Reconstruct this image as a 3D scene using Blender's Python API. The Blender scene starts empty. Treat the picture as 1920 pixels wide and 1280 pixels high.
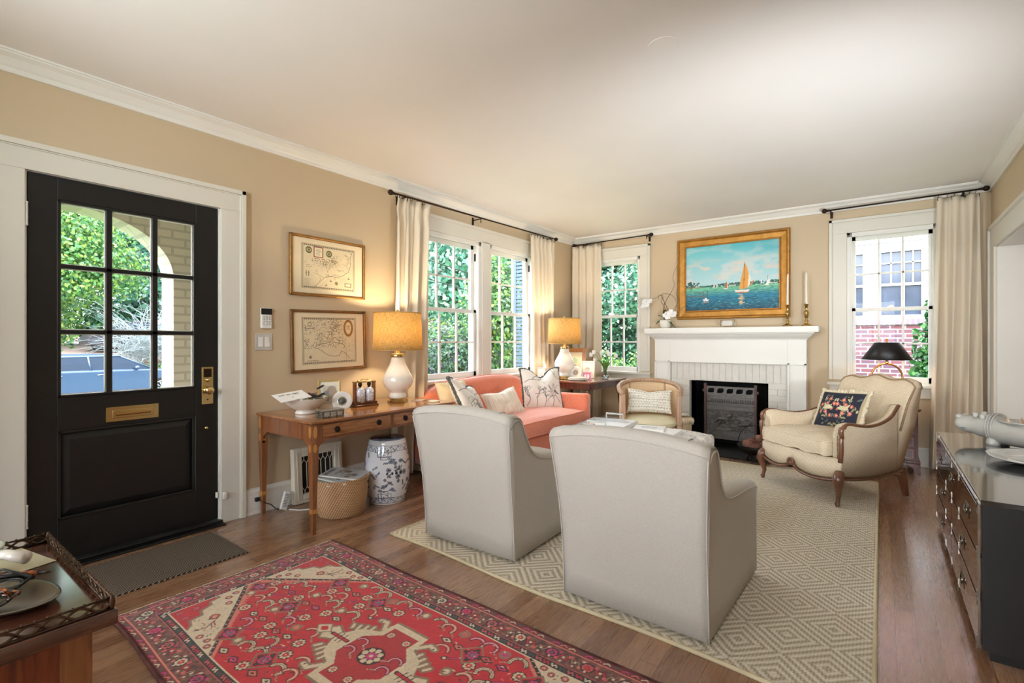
import bpy, math, random
import numpy as np
from math import pi, sin, cos, sqrt, radians
from mathutils import Vector, Matrix, noise as mnoise
random.seed(7); np.random.seed(7)
SC = bpy.context.scene
COL = SC.collection

# ------------------------------------------------------------------ camera
CX, CZ, FPX, YAW = 3.45, 1.19, 923.0, math.atan(690/923.0)
cd = bpy.data.cameras.new('camera'); cam = bpy.data.objects.new('camera', cd); COL.objects.link(cam)
cam.location = (CX, 0, CZ); cam.rotation_euler = (pi/2, 0, YAW)
cd.sensor_width = 36; cd.lens = 36*FPX/1920; cd.shift_y = -2/1920; cd.clip_start = 0.03; cd.clip_end = 300
SC.camera = cam
# ------------------------------------------------------------------ colour management
SC.view_settings.view_transform = 'Standard'; SC.view_settings.look = 'None'
SC.view_settings.gamma = 1; SC.view_settings.exposure = 0.0
try: SC.view_settings.use_curve_mapping = False
except Exception: pass
SC.cycles.max_bounces = 8; SC.cycles.diffuse_bounces = 5; SC.cycles.transparent_max_bounces = 16
# ------------------------------------------------------------------ world sky and sun
W = bpy.data.worlds.new('sky'); SC.world = W; W.use_nodes = True
nt = W.node_tree; nt.nodes.clear()
wo = nt.nodes.new('ShaderNodeOutputWorld'); bg = nt.nodes.new('ShaderNodeBackground'); sky = nt.nodes.new('ShaderNodeTexSky')
sky.sky_type = 'NISHITA'; sky.sun_disc = False; sky.sun_elevation = radians(48); sky.sun_rotation = radians(200)
sky.air_density = 1.0; sky.dust_density = 3.0; sky.ozone_density = 1.0
mx = nt.nodes.new('ShaderNodeMix'); mx.data_type = 'RGBA'; mx.inputs[0].default_value = .55
mx.inputs[7].default_value = (7.5, 8.2, 8.8, 1)      # thin bright cloud over the clear sky
nt.links.new(sky.outputs[0], mx.inputs[6]); nt.links.new(mx.outputs[2], bg.inputs[0]); nt.links.new(bg.outputs[0], wo.inputs[0])
SKY_STRENGTH = 1.9
bg.inputs[1].default_value = SKY_STRENGTH

def lamp(kind, name, loc, power, color=(1,1,1), size=.1, rot=None, sizey=None, spread=None):
    d = bpy.data.lights.new(name, kind); o = bpy.data.objects.new(name, d); COL.objects.link(o)
    o.location = loc; d.energy = power; d.color = color
    if kind == 'AREA':
        d.shape = 'RECTANGLE'; d.size = size; d.size_y = sizey or size
        if spread: d.spread = spread
    elif kind == 'SUN': d.angle = size
    else: d.shadow_soft_size = size
    if rot: o.rotation_euler = rot
    return o
lamp('SUN', 'sun', (0, 0, 30), .6, (1, .95, .86), .03, rot=(radians(35), 0, radians(20)))
# room lamps: two drum-shade lamps, one metal-shade lamp (lights sit in their builders), then fill lights added out of view
LAMPW = 19
FILL_GLOBES = []
FILL_SPOTS = [((1.0, -2.2, 2.45), (1.2, 6.0, 1.7), 100), ((3.2, -2.2, 2.45), (3.0, 6.0, 1.7), 100)]  # unseen spots added to light the far half of the room
FILL_UPLIGHTS = [((1.7, -1.0, 1.75), (1.6, 3.9, 2.6), 285, 115), ((4.20, 1.95, .85), (1.6, 5.2, 2.55), 350, 96)]  # unseen uplighters added to brighten the ceiling and far end

# ------------------------------------------------------------------ helpers
def lin(h):
    if isinstance(h, str):
        h = h.lstrip('#'); c = [int(h[i:i+2], 16)/255 for i in (0, 2, 4)]
    else: c = [v/255 for v in h]
    return tuple(((v/12.92) if v <= .04045 else ((v+.055)/1.055)**2.4) for v in c)
def rgba(h): return lin(h)+(1,)

class MatB:
    def __init__(s, name):
        s.m = bpy.data.materials.new(name); s.m.use_nodes = True; s.nt = s.m.node_tree
        s.b = s.nt.nodes['Principled BSDF']; s.out = s.nt.nodes['Material Output']
    def n(s, t, **k):
        x = s.nt.nodes.new(t)
        for a, v in k.items(): setattr(x, a, v)
        return x
    def l(s, a, b): s.nt.links.new(a, b)
    def coord(s, which='Object', scale=(1,1,1), rot=(0,0,0), loc=(0,0,0)):
        t = s.n('ShaderNodeTexCoord'); m = s.n('ShaderNodeMapping')
        m.inputs['Scale'].default_value = scale; m.inputs['Rotation'].default_value = rot; m.inputs['Location'].default_value = loc
        s.l(t.outputs[which], m.inputs[0]); return m.outputs[0]
    def noise(s, vec, scale, detail=3, rough=.5, dist=0):
        x = s.n('ShaderNodeTexNoise'); x.inputs['Scale'].default_value = scale; x.inputs['Detail'].default_value = detail
        x.inputs['Roughness'].default_value = rough; x.inputs['Distortion'].default_value = dist
        if vec is not None: s.l(vec, x.inputs['Vector'])
        return x.outputs[0]
    def ramp(s, fac, stops, interp='LINEAR'):
        r = s.n('ShaderNodeValToRGB'); cr = r.color_ramp; cr.interpolation = interp
        while len(cr.elements) < len(stops): cr.elements.new(.5)
        for e, (p, c) in zip(cr.elements, stops): e.position = p; e.color = c if len(c) == 4 else tuple(c)+(1,)
        s.l(fac, r.inputs[0]); return r.outputs[0]
    def math(s, op, a, b=None, c=None):
        x = s.n('ShaderNodeMath', operation=op)
        for i, v in enumerate((a, b, c)):
            if v is None: continue
            if isinstance(v, (int, float)): x.inputs[i].default_value = v
            else: s.l(v, x.inputs[i])
        return x.outputs[0]
    def mix(s, fac, a, b, mode='MIX'):
        x = s.n('ShaderNodeMix', data_type='RGBA', blend_type=mode)
        for i, v in ((0, fac), (6, a), (7, b)):
            if isinstance(v, (int, float, tuple)): x.inputs[i].default_value = v
            else: s.l(v, x.inputs[i])
        return x.outputs[2]
    def bump(s, h, strength=.3, dist=.002):
        x = s.n('ShaderNodeBump'); x.inputs['Strength'].default_value = strength; x.inputs['Distance'].default_value = dist
        s.l(h, x.inputs['Height']); s.l(x.outputs[0], s.b.inputs['Normal'])
    def base(s, v):
        if isinstance(v, tuple): s.b.inputs['Base Color'].default_value = v if len(v) == 4 else v+(1,)
        else: s.l(v, s.b.inputs['Base Color'])
    def set(s, **k):
        for a, v in k.items(): s.b.inputs[a.replace('_', ' ')].default_value = v
        return s

def simple(name, col, rough=.5, metal=0, var=.06, vscale=12, bump=0, bscale=60, spec=None, coat=0, sheen=0):
    m = MatB(name); c = lin(col); v = m.coord()
    f = m.noise(v, vscale, 4)
    lo = tuple(max(0, x*(1-var)) for x in c)+(1,); hi = tuple(min(1, x*(1+var)) for x in c)+(1,)
    m.base(m.ramp(f, [(.3, lo), (.7, hi)])); m.set(Roughness=rough, Metallic=metal)
    if coat: m.set(Coat_Weight=coat, Coat_Roughness=.1)
    if sheen: m.set(Sheen_Weight=sheen)
    if spec is not None: m.b.inputs['Specular IOR Level'].default_value = spec
    if bump: m.bump(m.noise(v, bscale, 5, .6), bump, .004)
    return m.m

def fabric(name, col, col2=None, wscale=900, bump=.35, rough=.9, sheen=.2, nsc=150):
    m = MatB(name); v = m.coord(); c = rgba(col); c2 = rgba(col2 or col)
    f = m.noise(v, nsc, 4, .65); g = m.noise(v, 6, 2)
    base = m.ramp(f, [(.35, c2), (.65, c)])
    dk = tuple(x*.9 for x in c2[:3])+(1,)
    m.base(m.mix(m.math('MULTIPLY', g, .25), base, dk)); m.set(Roughness=rough, Sheen_Weight=sheen)
    wx = m.n('ShaderNodeTexWave', wave_type='BANDS', bands_direction='X'); wx.inputs['Scale'].default_value = wscale/6.28
    wz = m.n('ShaderNodeTexWave', wave_type='BANDS', bands_direction='Z'); wz.inputs['Scale'].default_value = wscale/6.28
    m.l(v, wx.inputs[0]); m.l(v, wz.inputs[0])
    m.bump(m.math('ADD', m.math('ADD', wx.outputs[0], wz.outputs[0]), m.math('MULTIPLY', f, 3)), bump, .0012)
    return m.m

def wood(name, c1, c2, c3=None, scale=1, axis=1, rough=.3, coat=.3, ring=8, stretch=14):
    m = MatB(name); s = [stretch, stretch, stretch]; s[axis] = 1.2
    v = m.coord(scale=tuple(x*scale for x in s))
    f = m.noise(v, 3.2, 8, .62, 1.3); g = m.noise(v, 14, 4, .6)
    col = m.ramp(f, [(.28, rgba(c2)), (.5, rgba(c1)), (.72, rgba(c3 or c1))])
    m.base(m.mix(m.math('MULTIPLY', g, .35), col, rgba(c2))); m.set(Roughness=rough, Coat_Weight=coat, Coat_Roughness=.12)
    m.bump(g, .08, .001); return m.m

def vcol(name, rough=.9, bump=0, attr='col', bscale=400, coat=0, metal=0):
    m = MatB(name); a = m.n('ShaderNodeVertexColor', layer_name=attr); m.base(a.outputs[0]); m.set(Roughness=rough, Coat_Weight=coat, Metallic=metal)
    if bump: m.bump(m.noise(m.coord(), bscale, 4), bump, .003)
    return m.m

class MB:
    """collects geometry and links it as one mesh object"""
    def __init__(s): s.v = []; s.f = []; s.mi = []; s.sm = []; s.cur = 0; s.smooth = False
    def add(s, vs, fs, M=None, sm=None):
        o = len(s.v)
        if M is not None: vs = [M @ Vector(p) for p in vs]
        s.v += [tuple(p) for p in vs]; s.f += [tuple(i+o for i in f) for f in fs]
        s.mi += [s.cur]*len(fs); s.sm += [s.smooth if sm is None else sm]*len(fs); return s
    def box(s, x0, x1, y0, y1, z0, z1, M=None):
        vs = [(x0,y0,z0),(x1,y0,z0),(x1,y1,z0),(x0,y1,z0),(x0,y0,z1),(x1,y0,z1),(x1,y1,z1),(x0,y1,z1)]
        return s.add(vs, [(0,3,2,1),(4,5,6,7),(0,1,5,4),(1,2,6,5),(2,3,7,6),(3,0,4,7)], M)
    def taper(s, cx, cy, z0, z1, a0, b0, a1, b1, dx=0, dy=0, M=None):
        vs = [(cx-a0,cy-b0,z0),(cx+a0,cy-b0,z0),(cx+a0,cy+b0,z0),(cx-a0,cy+b0,z0),
              (cx+dx-a1,cy+dy-b1,z1),(cx+dx+a1,cy+dy-b1,z1),(cx+dx+a1,cy+dy+b1,z1),(cx+dx-a1,cy+dy+b1,z1)]
        return s.add(vs, [(0,3,2,1),(4,5,6,7),(0,1,5,4),(1,2,6,5),(2,3,7,6),(3,0,4,7)], M)
    def tube(s, pts, r, n=10, closed=False, M=None, caps=True, flat=1.0):
        pts = [Vector(p) for p in pts]; k = len(pts)
        rr = r if isinstance(r, (list, tuple)) else [r]*k
        vs = []; fs = []; up = None
        for i, p in enumerate(pts):
            a = pts[(i-1) % k] if (closed or i > 0) else p; b = pts[(i+1) % k] if (closed or i < k-1) else p
            t = (b-a); t = t.normalized() if t.length > 1e-9 else Vector((0,0,1))
            if up is None:
                ref = Vector((0,0,1)) if abs(t.z) < .9 else Vector((1,0,0)); up = (ref - t*ref.dot(t)).normalized()
            else:
                up = up - t*up.dot(t); up = up.normalized() if up.length > 1e-6 else Vector((1,0,0))
            q = t.cross(up)
            for j in range(n):
                an = 2*pi*j/n; vs.append(p + (up*cos(an)*flat + q*sin(an))*rr[i])
        m = k if closed else k-1
        for i in range(m):
            for j in range(n):
                a = i*n+j; b = i*n+(j+1) % n; c = ((i+1) % k)*n+(j+1) % n; d = ((i+1) % k)*n+j
                fs.append((a, b, c, d))
        if caps and not closed: fs.append(tuple(range(n))[::-1]); fs.append(tuple((k-1)*n+j for j in range(n)))
        return s.add(vs, fs, M, sm=True)
    def cyl(s, p0, p1, r0, r1=None, n=20, M=None): return s.tube([p0, p1], [r0, r0 if r1 is None else r1], n, M=M) if False else s._cyl(p0, p1, r0, r1, n, M)
    def _cyl(s, p0, p1, r0, r1, n, M):
        r1 = r0 if r1 is None else r1; p0 = Vector(p0); p1 = Vector(p1); t = (p1-p0).normalized()
        ref = Vector((0,0,1)) if abs(t.z) < .9 else Vector((1,0,0)); u = (ref-t*ref.dot(t)).normalized(); q = t.cross(u)
        vs = [p0+(u*cos(2*pi*j/n)+q*sin(2*pi*j/n))*r0 for j in range(n)]+[p1+(u*cos(2*pi*j/n)+q*sin(2*pi*j/n))*r1 for j in range(n)]
        o = len(s.v); s.add(vs, [(j, (j+1) % n, n+(j+1) % n, n+j) for j in range(n)], M, sm=True)
        s.add(vs, [tuple(range(n))[::-1], tuple(n+j for j in range(n))], M, sm=False); return s
    def lathe(s, prof, n=32, c=(0,0,0), M=None, sx=1, sy=1, sharp=False, cap=True):
        vs = []; fs = []
        for r, z in prof:
            for j in range(n):
                a = 2*pi*j/n; vs.append((c[0]+r*cos(a)*sx, c[1]+r*sin(a)*sy, c[2]+z))
        for i in range(len(prof)-1):
            for j in range(n): fs.append((i*n+j, i*n+(j+1) % n, (i+1)*n+(j+1) % n, (i+1)*n+j))
        if cap and prof[0][0] > 1e-5: fs.append(tuple(range(n))[::-1])
        if cap and prof[-1][0] > 1e-5: fs.append(tuple((len(prof)-1)*n+j for j in range(n)))
        return s.add(vs, fs, M, sm=not sharp)
    def ell(s, c, r, nu=16, nv=10, M=None, fn=None):
        if isinstance(r, (int, float)): r = (r, r, r)
        vs = []; fs = []
        for i in range(nv+1):
            ph = pi*i/nv
            for j in range(nu):
                th = 2*pi*j/nu; d = Vector((sin(ph)*cos(th), sin(ph)*sin(th), cos(ph))); k = fn(d) if fn else 1
                vs.append((c[0]+r[0]*d.x*k, c[1]+r[1]*d.y*k, c[2]+r[2]*d.z*k))
        for i in range(nv):
            for j in range(nu): fs.append((i*nu+j, (i+1)*nu+j, (i+1)*nu+(j+1) % nu, i*nu+(j+1) % nu))
        return s.add(vs, fs, M, sm=True)
    def prism(s, poly, d0, d1, plane='xz', M=None, sm=False):
        """poly: 2-D outline; extruded along the remaining axis from d0 to d1"""
        def P(a, b, d): return (a, d, b) if plane == 'xz' else ((d, a, b) if plane == 'yz' else (a, b, d))
        n = len(poly); vs = [P(a, b, d0) for a, b in poly]+[P(a, b, d1) for a, b in poly]
        s.add(vs, [tuple(range(n)), tuple(range(2*n-1, n-1, -1))]+[(i, n+i, n+(i+1) % n, (i+1) % n) for i in range(n)], M, sm=sm); return s
    def grid(s, nu, nv, fn, M=None, closed_u=False, closed_v=False, sm=True):
        vs = [fn(i/(nu if closed_u else nu), j/nv) for i in range(nu+(0 if closed_u else 1)) for j in range(nv+(0 if closed_v else 1))]
        W_ = nv+(0 if closed_v else 1); H = nu+(0 if closed_u else 1); fs = []
        for i in range(nu):
            for j in range(nv): fs.append((i*W_+j, ((i+1) % H)*W_+j, ((i+1) % H)*W_+(j+1) % W_, i*W_+(j+1) % W_))
        return s.add(vs, fs, M, sm=sm)
    def loft(s, rings, M=None, caps=True, sm=True):
        n = len(rings[0]); vs = [p for r in rings for p in r]; fs = []
        for i in range(len(rings)-1):
            for j in range(n): fs.append((i*n+j, i*n+(j+1) % n, (i+1)*n+(j+1) % n, (i+1)*n+j))
        if caps: fs.append(tuple(range(n))[::-1]); fs.append(tuple((len(rings)-1)*n+j for j in range(n)))
        return s.add(vs, fs, M, sm=sm)
    def obj(s, name, mat, parent=None, bevel=0, seg=2, subsurf=0, solid=0, autos=None, recalc=True, off=-1):
        me = bpy.data.meshes.new(name); me.from_pydata(s.v, [], s.f); 
        mats = mat if isinstance(mat, (list, tuple)) else [mat]
        for m in mats: me.materials.append(m)
        me.polygons.foreach_set('material_index', s.mi); me.polygons.foreach_set('use_smooth', s.sm); me.update()
        if recalc and len(s.f) < 60000:
            import bmesh
            b = bmesh.new(); b.from_mesh(me); bmesh.ops.recalc_face_normals(b, faces=b.faces); b.to_mesh(me); b.free()
        o = bpy.data.objects.new(name, me); COL.objects.link(o)
        if parent is not None: o.parent = parent
        if solid: md = o.modifiers.new('solid', 'SOLIDIFY'); md.thickness = solid; md.offset = off
        if bevel:
            md = o.modifiers.new('bevel', 'BEVEL'); md.width = bevel; md.segments = seg; md.limit_method = 'ANGLE'; md.angle_limit = radians(35); md.harden_normals = False
            for p in me.polygons: p.use_smooth = True
            try: md2 = o.modifiers.new('wn', 'WEIGHTED_NORMAL'); md2.keep_sharp = True
            except Exception: pass
        if subsurf: md = o.modifiers.new('sub', 'SUBSURF'); md.levels = subsurf; md.render_levels = subsurf
        return o

def rbox(x0, x1, y0, y1, z0, z1, r=.004, seg=3):
    return MB().box(x0, x1, y0, y1, z0, z1)
def thing(name, label, cat, loc=(0,0,0), rz=0, group=None):
    o = bpy.data.objects.new(name, None); COL.objects.link(o); o.empty_display_size = .05
    o.location = loc; o.rotation_euler = (0, 0, rz); o['label'] = label; o['category'] = cat
    if group: o['group'] = group
    return o
def tag(o, label, cat, group=None, kind=None):
    o['label'] = label; o['category'] = cat
    if group: o['group'] = group
    if kind: o['kind'] = kind
    return o
def struct(o): o['kind'] = 'structure'; return o
def colgrid(name, mat, nu, nv, pos, img, parent=None, attr='col'):
    """surface patch with one colour per vertex taken from the array img[nv+1][nu+1]"""
    U, V = np.meshgrid(np.linspace(0, 1, nu+1), np.linspace(0, 1, nv+1)); P = pos(U, V)
    me = bpy.data.meshes.new(name); N = (nu+1)*(nv+1)
    me.vertices.add(N); me.vertices.foreach_set('co', np.stack([p.ravel() for p in P], 1).astype(np.float32).ravel())
    i = (np.arange(nv)[:, None]*(nu+1)+np.arange(nu)[None, :]).ravel()
    q = np.stack([i, i+1, i+nu+2, i+nu+1], 1).astype(np.int32)
    me.loops.add(q.size); me.loops.foreach_set('vertex_index', q.ravel())
    me.polygons.add(len(q)); me.polygons.foreach_set('loop_start', np.arange(0, q.size, 4, dtype=np.int32))
    try: me.polygons.foreach_set('loop_total', np.full(len(q), 4, dtype=np.int32))
    except Exception: pass
    me.update(calc_edges=True); me.validate()
    ca = me.color_attributes.new(attr, 'FLOAT_COLOR', 'POINT')
    c = np.ones((N, 4), np.float32); c[:, :3] = np.clip(img, 0, 1).reshape(-1, 3)
    ca.data.foreach_set('color', c.ravel())
    me.materials.append(mat); me.polygons.foreach_set('use_smooth', np.ones(len(q), bool))
    o = bpy.data.objects.new(name, me); COL.objects.link(o)
    if parent is not None: o.parent = parent
    return o

def copy_tree(o, parent=None):
    c = o.copy(); COL.objects.link(c)
    if parent is not None: c.parent = parent
    for ch in list(o.children): copy_tree(ch, c)
    return c

class Canvas:
    """numpy raster, coordinates in metres; colours linear"""
    def __init__(s, w, h, res, col):
        s.w, s.h = w, h; s.nu = int(round(w/res)); s.nv = int(round(h/res))
        s.X, s.Y = np.meshgrid(np.linspace(0, w, s.nu+1), np.linspace(0, h, s.nv+1))
        s.a = np.empty((s.nv+1, s.nu+1, 3)); s.a[:] = lin(col)
    def win(s, x0, x1, y0, y1):
        i0 = max(0, int(math.floor(x0/s.w*s.nu))); i1 = min(s.nu+1, int(math.ceil(x1/s.w*s.nu))+1)
        j0 = max(0, int(math.floor(y0/s.h*s.nv))); j1 = min(s.nv+1, int(math.ceil(y1/s.h*s.nv))+1)
        return slice(j0, max(j0, j1)), slice(i0, max(i0, i1))
    def put(s, sl, mask, col, al=1.0):
        c = np.array(lin(col)); r = s.a[sl]; r[mask] = r[mask]*(1-al)+c*al
    def rect(s, x0, x1, y0, y1, col, al=1.0):
        sl = s.win(x0, x1, y0, y1); X, Y = s.X[sl], s.Y[sl]; s.put(sl, (X >= x0) & (X <= x1) & (Y >= y0) & (Y <= y1), col, al)
    def disc(s, x, y, r, col, ry=None, al=1.0, rot=0):
        ry = ry or r; m = max(r, ry); sl = s.win(x-m, x+m, y-m, y+m); X, Y = s.X[sl]-x, s.Y[sl]-y
        if rot: X, Y = X*cos(rot)+Y*sin(rot), -X*sin(rot)+Y*cos(rot)
        s.put(sl, (X/r)**2+(Y/ry)**2 <= 1, col, al)
    def diam(s, x, y, rx, ry, col):
        sl = s.win(x-rx, x+rx, y-ry, y+ry); X, Y = s.X[sl], s.Y[sl]; s.put(sl, abs(X-x)/rx+abs(Y-y)/ry <= 1, col)
    def line(s, x0, y0, x1, y1, w, col, al=1.0):
        sl = s.win(min(x0, x1)-w, max(x0, x1)+w, min(y0, y1)-w, max(y0, y1)+w); X, Y = s.X[sl], s.Y[sl]
        dx, dy = x1-x0, y1-y0; L = dx*dx+dy*dy+1e-12; t = np.clip(((X-x0)*dx+(Y-y0)*dy)/L, 0, 1)
        s.put(sl, (X-x0-t*dx)**2+(Y-y0-t*dy)**2 <= (w/2)**2, col, al)
    def pline(s, pts, w, col, closed=False, al=1.0):
        for a, b in zip(pts, pts[1:]+([pts[0]] if closed else [])): s.line(a[0], a[1], b[0], b[1], w, col, al)
    def poly(s, pts, col, al=1.0):
        xs = [p[0] for p in pts]; ys = [p[1] for p in pts]; sl = s.win(min(xs), max(xs), min(ys), max(ys)); X, Y = s.X[sl], s.Y[sl]
        ins = np.zeros(X.shape, bool)
        for (xa, ya), (xb, yb) in zip(pts, pts[1:]+[pts[0]]):
            if ya == yb: continue
            c = ((Y >= ya) != (Y >= yb)); xi = (xb-xa)*(Y-ya)/(yb-ya)+xa; ins ^= c & (X < xi)
        s.put(sl, ins, col, al)
def fbm(X, Y, sc, seed=0, oct=4):
    rs = np.random.RandomState(seed); out = np.zeros(X.shape); amp = 1
    for o in range(oct):
        n = 64; g = rs.rand(n, n); x = (X*sc) % n; y = (Y*sc) % n
        xi = np.floor(x).astype(int) % n; yi = np.floor(y).astype(int) % n; fx = x-np.floor(x); fy = y-np.floor(y)
        fx = fx*fx*(3-2*fx); fy = fy*fy*(3-2*fy); x2 = (xi+1) % n; y2 = (yi+1) % n
        out += amp*((g[yi, xi]*(1-fx)+g[yi, x2]*fx)*(1-fy)+(g[y2, xi]*(1-fx)+g[y2, x2]*fx)*fy-.5); amp *= .5; sc *= 2
    return out

def textobj(txt, size, mat, parent, M, name='lettering', extrude=.0004):
    c = bpy.data.curves.new(name, 'FONT'); c.body = txt; c.size = size; c.extrude = extrude; c.resolution_u = 3
    t = bpy.data.objects.new(name+'_c', c); COL.objects.link(t)
    dg = bpy.context.evaluated_depsgraph_get(); me = bpy.data.meshes.new_from_object(t.evaluated_get(dg)); me.name = name
    bpy.data.objects.remove(t); me.transform(M); me.materials.clear(); me.materials.append(mat)
    o = bpy.data.objects.new(name, me); COL.objects.link(o)
    if parent is not None: o.parent = parent
    return o

# ------------------------------------------------------------------ shared materials
M = {}
def wallpaint(name, col):
    m = MatB(name); v = m.coord(); f = m.noise(v, 1.6, 3); c = lin(col)
    m.base(m.ramp(f, [(.3, tuple(x*.96 for x in c)+(1,)), (.7, c+(1,))])); m.set(Roughness=.6)
    m.bump(m.noise(v, 220, 4), .06, .002); return m.m
M['wall'] = wallpaint('tan_wall_paint', (204, 184, 154))
M['ceil'] = wallpaint('ceiling_paint', (234, 230, 226))
M['trim'] = simple('white_trim_paint', (220, 216, 205), .38, var=.02, vscale=3)
M['trim2'] = simple('bright_trim_paint', (232, 230, 224), .35, var=.02, vscale=3)
M['brass'] = simple('brass', (208, 182, 126), .22, 1, var=.05)
M['silver'] = simple('silver', (205, 196, 178), .18, 1, var=.04)
M['gold'] = simple('gilt', (190, 140, 60), .38, .85, var=.2, vscale=30, bump=.1)
M['iron'] = simple('dark_bronze', (48, 34, 28), .4, .7)
M['black'] = simple('black_plastic', (14, 14, 15), .35)
M['white'] = simple('white_plastic', (232, 230, 224), .35, var=.01)
M['glazewhite'] = simple('white_glaze', (232, 224, 212), .12, coat=.6, var=.02)
def glassmat(name, tint=(1,1,1), refl=.07):
    m = MatB(name); m.nt.nodes.remove(m.b)
    t = m.n('ShaderNodeBsdfTransparent'); t.inputs[0].default_value = tint+(1,); g = m.n('ShaderNodeBsdfGlossy'); g.inputs['Roughness'].default_value = .02
    fr = m.n('ShaderNodeFresnel'); fr.inputs[0].default_value = 1.35; mxs = m.n('ShaderNodeMixShader')
    ge = m.n('ShaderNodeNewGeometry'); m.l(m.math('MULTIPLY', fr.outputs[0], m.math('SUBTRACT', .8, m.math('MULTIPLY', ge.outputs['Backfacing'], .8))), mxs.inputs[0]); m.l(t.outputs[0], mxs.inputs[1]); m.l(g.outputs[0], mxs.inputs[2]); m.l(mxs.outputs[0], m.out.inputs[0]); return m.m
M['pane'] = glassmat('window_glass')
m = MatB('clear_glass'); m.set(Roughness=.02, Transmission_Weight=1, IOR=1.45); m.base((.97, .98, .97)); M['glass'] = m.m
M['mahog'] = wood('mahogany', (92, 46, 30), (48, 22, 16), (125, 66, 42), axis=2, rough=.22, coat=.5)
M['walnut'] = wood('desk_veneer', (158, 104, 64), (120, 74, 44), (182, 126, 80), axis=1, rough=.25, coat=.4)
M['walnutv'] = wood('desk_veneer_upright', (140, 86, 52), (96, 54, 32), (160, 102, 64), axis=2, rough=.28, coat=.4)
M['inlay'] = wood('satinwood_inlay', (198, 140, 72), (165, 108, 52), axis=2, rough=.3, stretch=40)
# ================================================================== ROOM SHELL
RX, LY, H = 4.24, 6.05, 2.60
BACKY = -2.6
def wall_mesh(axis, c0, c1, u0, u1, z0, z1, holes):
    """slab between c0 and c1 on the axis, with rectangular holes (ua, ub, za, zb)"""
    us = sorted({u0, u1, *[h[0] for h in holes], *[h[1] for h in holes]}); zs = sorted({z0, z1, *[h[2] for h in holes], *[h[3] for h in holes]})
    mb = MB()
    for ua, ub in zip(us, us[1:]):
        for za, zb in zip(zs, zs[1:]):
            mu, mz = (ua+ub)/2, (za+zb)/2
            if any(h[0] < mu < h[1] and h[2] < mz < h[3] for h in holes): continue
            if axis == 'x': mb.box(c0, c1, ua, ub, za, zb)
            else: mb.box(ua, ub, c0, c1, za, zb)
    import bmesh
    return mb
DY0, DY1, DZ = .527, 1.42, 2.045
W1 = (3.17, 4.057, .79, 2.245); W2 = (4.193, 5.08, .79, 2.245)
W3 = (.29, .988, .775, 2.275); W4 = (3.18, 3.89, .765, 2.28)
FBX = (1.63, 2.475, 0, .72)
struct(wall_mesh('x', -.16, 0, BACKY, LY+.16, -.02, H, [(DY0-.02, DY1+.02, -.02, DZ+.02), W1, W2]).obj('wall_left', M['wall']))
struct(wall_mesh('y', LY, LY+.16, 0, RX+.05, -.02, H, [W3, W4, FBX]).obj('wall_far', M['wall']))
OP = (1.4, 5.78, -.02, 1.985)
struct(wall_mesh('x', RX, RX+.14, BACKY, LY+.16, -.02, H, [OP]).obj('wall_right', M['wall']))
struct(wall_mesh('y', BACKY-.16, BACKY, -.16, RX+.14, -.02, H, [(.5, 1.7, .8, 2.2), (2.4, 3.8, .8, 2.2)]).obj('wall_back', M['wall']))
struct(MB().box(-.16, RX+3.2, BACKY-.16, LY+.16, H, H+.08).obj('ceiling', M['ceil']))
# next room seen through the cased opening
struct(MB().box(RX+3.0, RX+3.1, BACKY, LY+.16, 0, H).obj('wall_next_room', M['wall']))
struct(MB().box(RX+.14, RX+3.0, LY, LY+.16, 0, H).obj('wall_next_room_far', M['wall']))
struct(MB().box(RX+.14, RX+3.0, BACKY-.16, BACKY, 0, H).obj('wall_next_room_back', M['wall']))
tag(MB().lathe([(0, -.0015), (.07, -.0015), (.072, 0)], 32, (0, 0, 0), sharp=True).obj('ceiling_cover_plate', M['ceil']), 'round ceiling coloured blanking plate where a light was removed', 'cover plate').location = (2.62, 2.32, H)

# oak floor
m = MatB('oak_floor'); tc = m.n('ShaderNodeTexCoord'); sp = m.n('ShaderNodeSeparateXYZ'); m.l(tc.outputs['Object'], sp.inputs[0])
PW = .070
row = m.math('FLOOR', m.math('DIVIDE', sp.outputs[0], PW))
wn = m.n('ShaderNodeTexWhiteNoise', noise_dimensions='1D'); m.l(row, wn.inputs['W'])
yo = m.math('ADD', m.math('DIVIDE', sp.outputs[1], 1.35), m.math('MULTIPLY', wn.outputs[0], 7.3))
wn2 = m.n('ShaderNodeTexWhiteNoise', noise_dimensions='2D'); cb = m.n('ShaderNodeCombineXYZ')
m.l(row, cb.inputs[0]); m.l(m.math('FLOOR', yo), cb.inputs[1]); m.l(cb.outputs[0], wn2.inputs['Vector'])
fx = m.math('FRACT', m.math('DIVIDE', sp.outputs[0], PW)); fy = m.math('FRACT', yo)
seam = m.math('MAXIMUM', m.math('LESS_THAN', fx, .022), m.math('LESS_THAN', fy, .0022))
cv = m.n('ShaderNodeCombineXYZ')
m.l(m.math('ADD', m.math('MULTIPLY', sp.outputs[0], 13), m.math('MULTIPLY', wn2.outputs[0], 50)), cv.inputs[0])
m.l(m.math('ADD', m.math('MULTIPLY', sp.outputs[1], 1.1), m.math('MULTIPLY', wn2.outputs[0], 31)), cv.inputs[1])
g1 = m.noise(cv.outputs[0], 1.1, 4, .55, .6)
rings = m.math('FRACT', m.math('MULTIPLY', g1, 13))
rg = m.ramp(rings, [(0, (0,0,0)), (.35, (.6,.6,.6)), (.8, (1,1,1)), (1, (0,0,0))])
cv2 = m.n('ShaderNodeCombineXYZ'); m.l(m.math('MULTIPLY', sp.outputs[0], 260), cv2.inputs[0]); m.l(m.math('MULTIPLY', sp.outputs[1], 9), cv2.inputs[1])
g2 = m.noise(cv2.outputs[0], 1, 4, .6)
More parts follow.
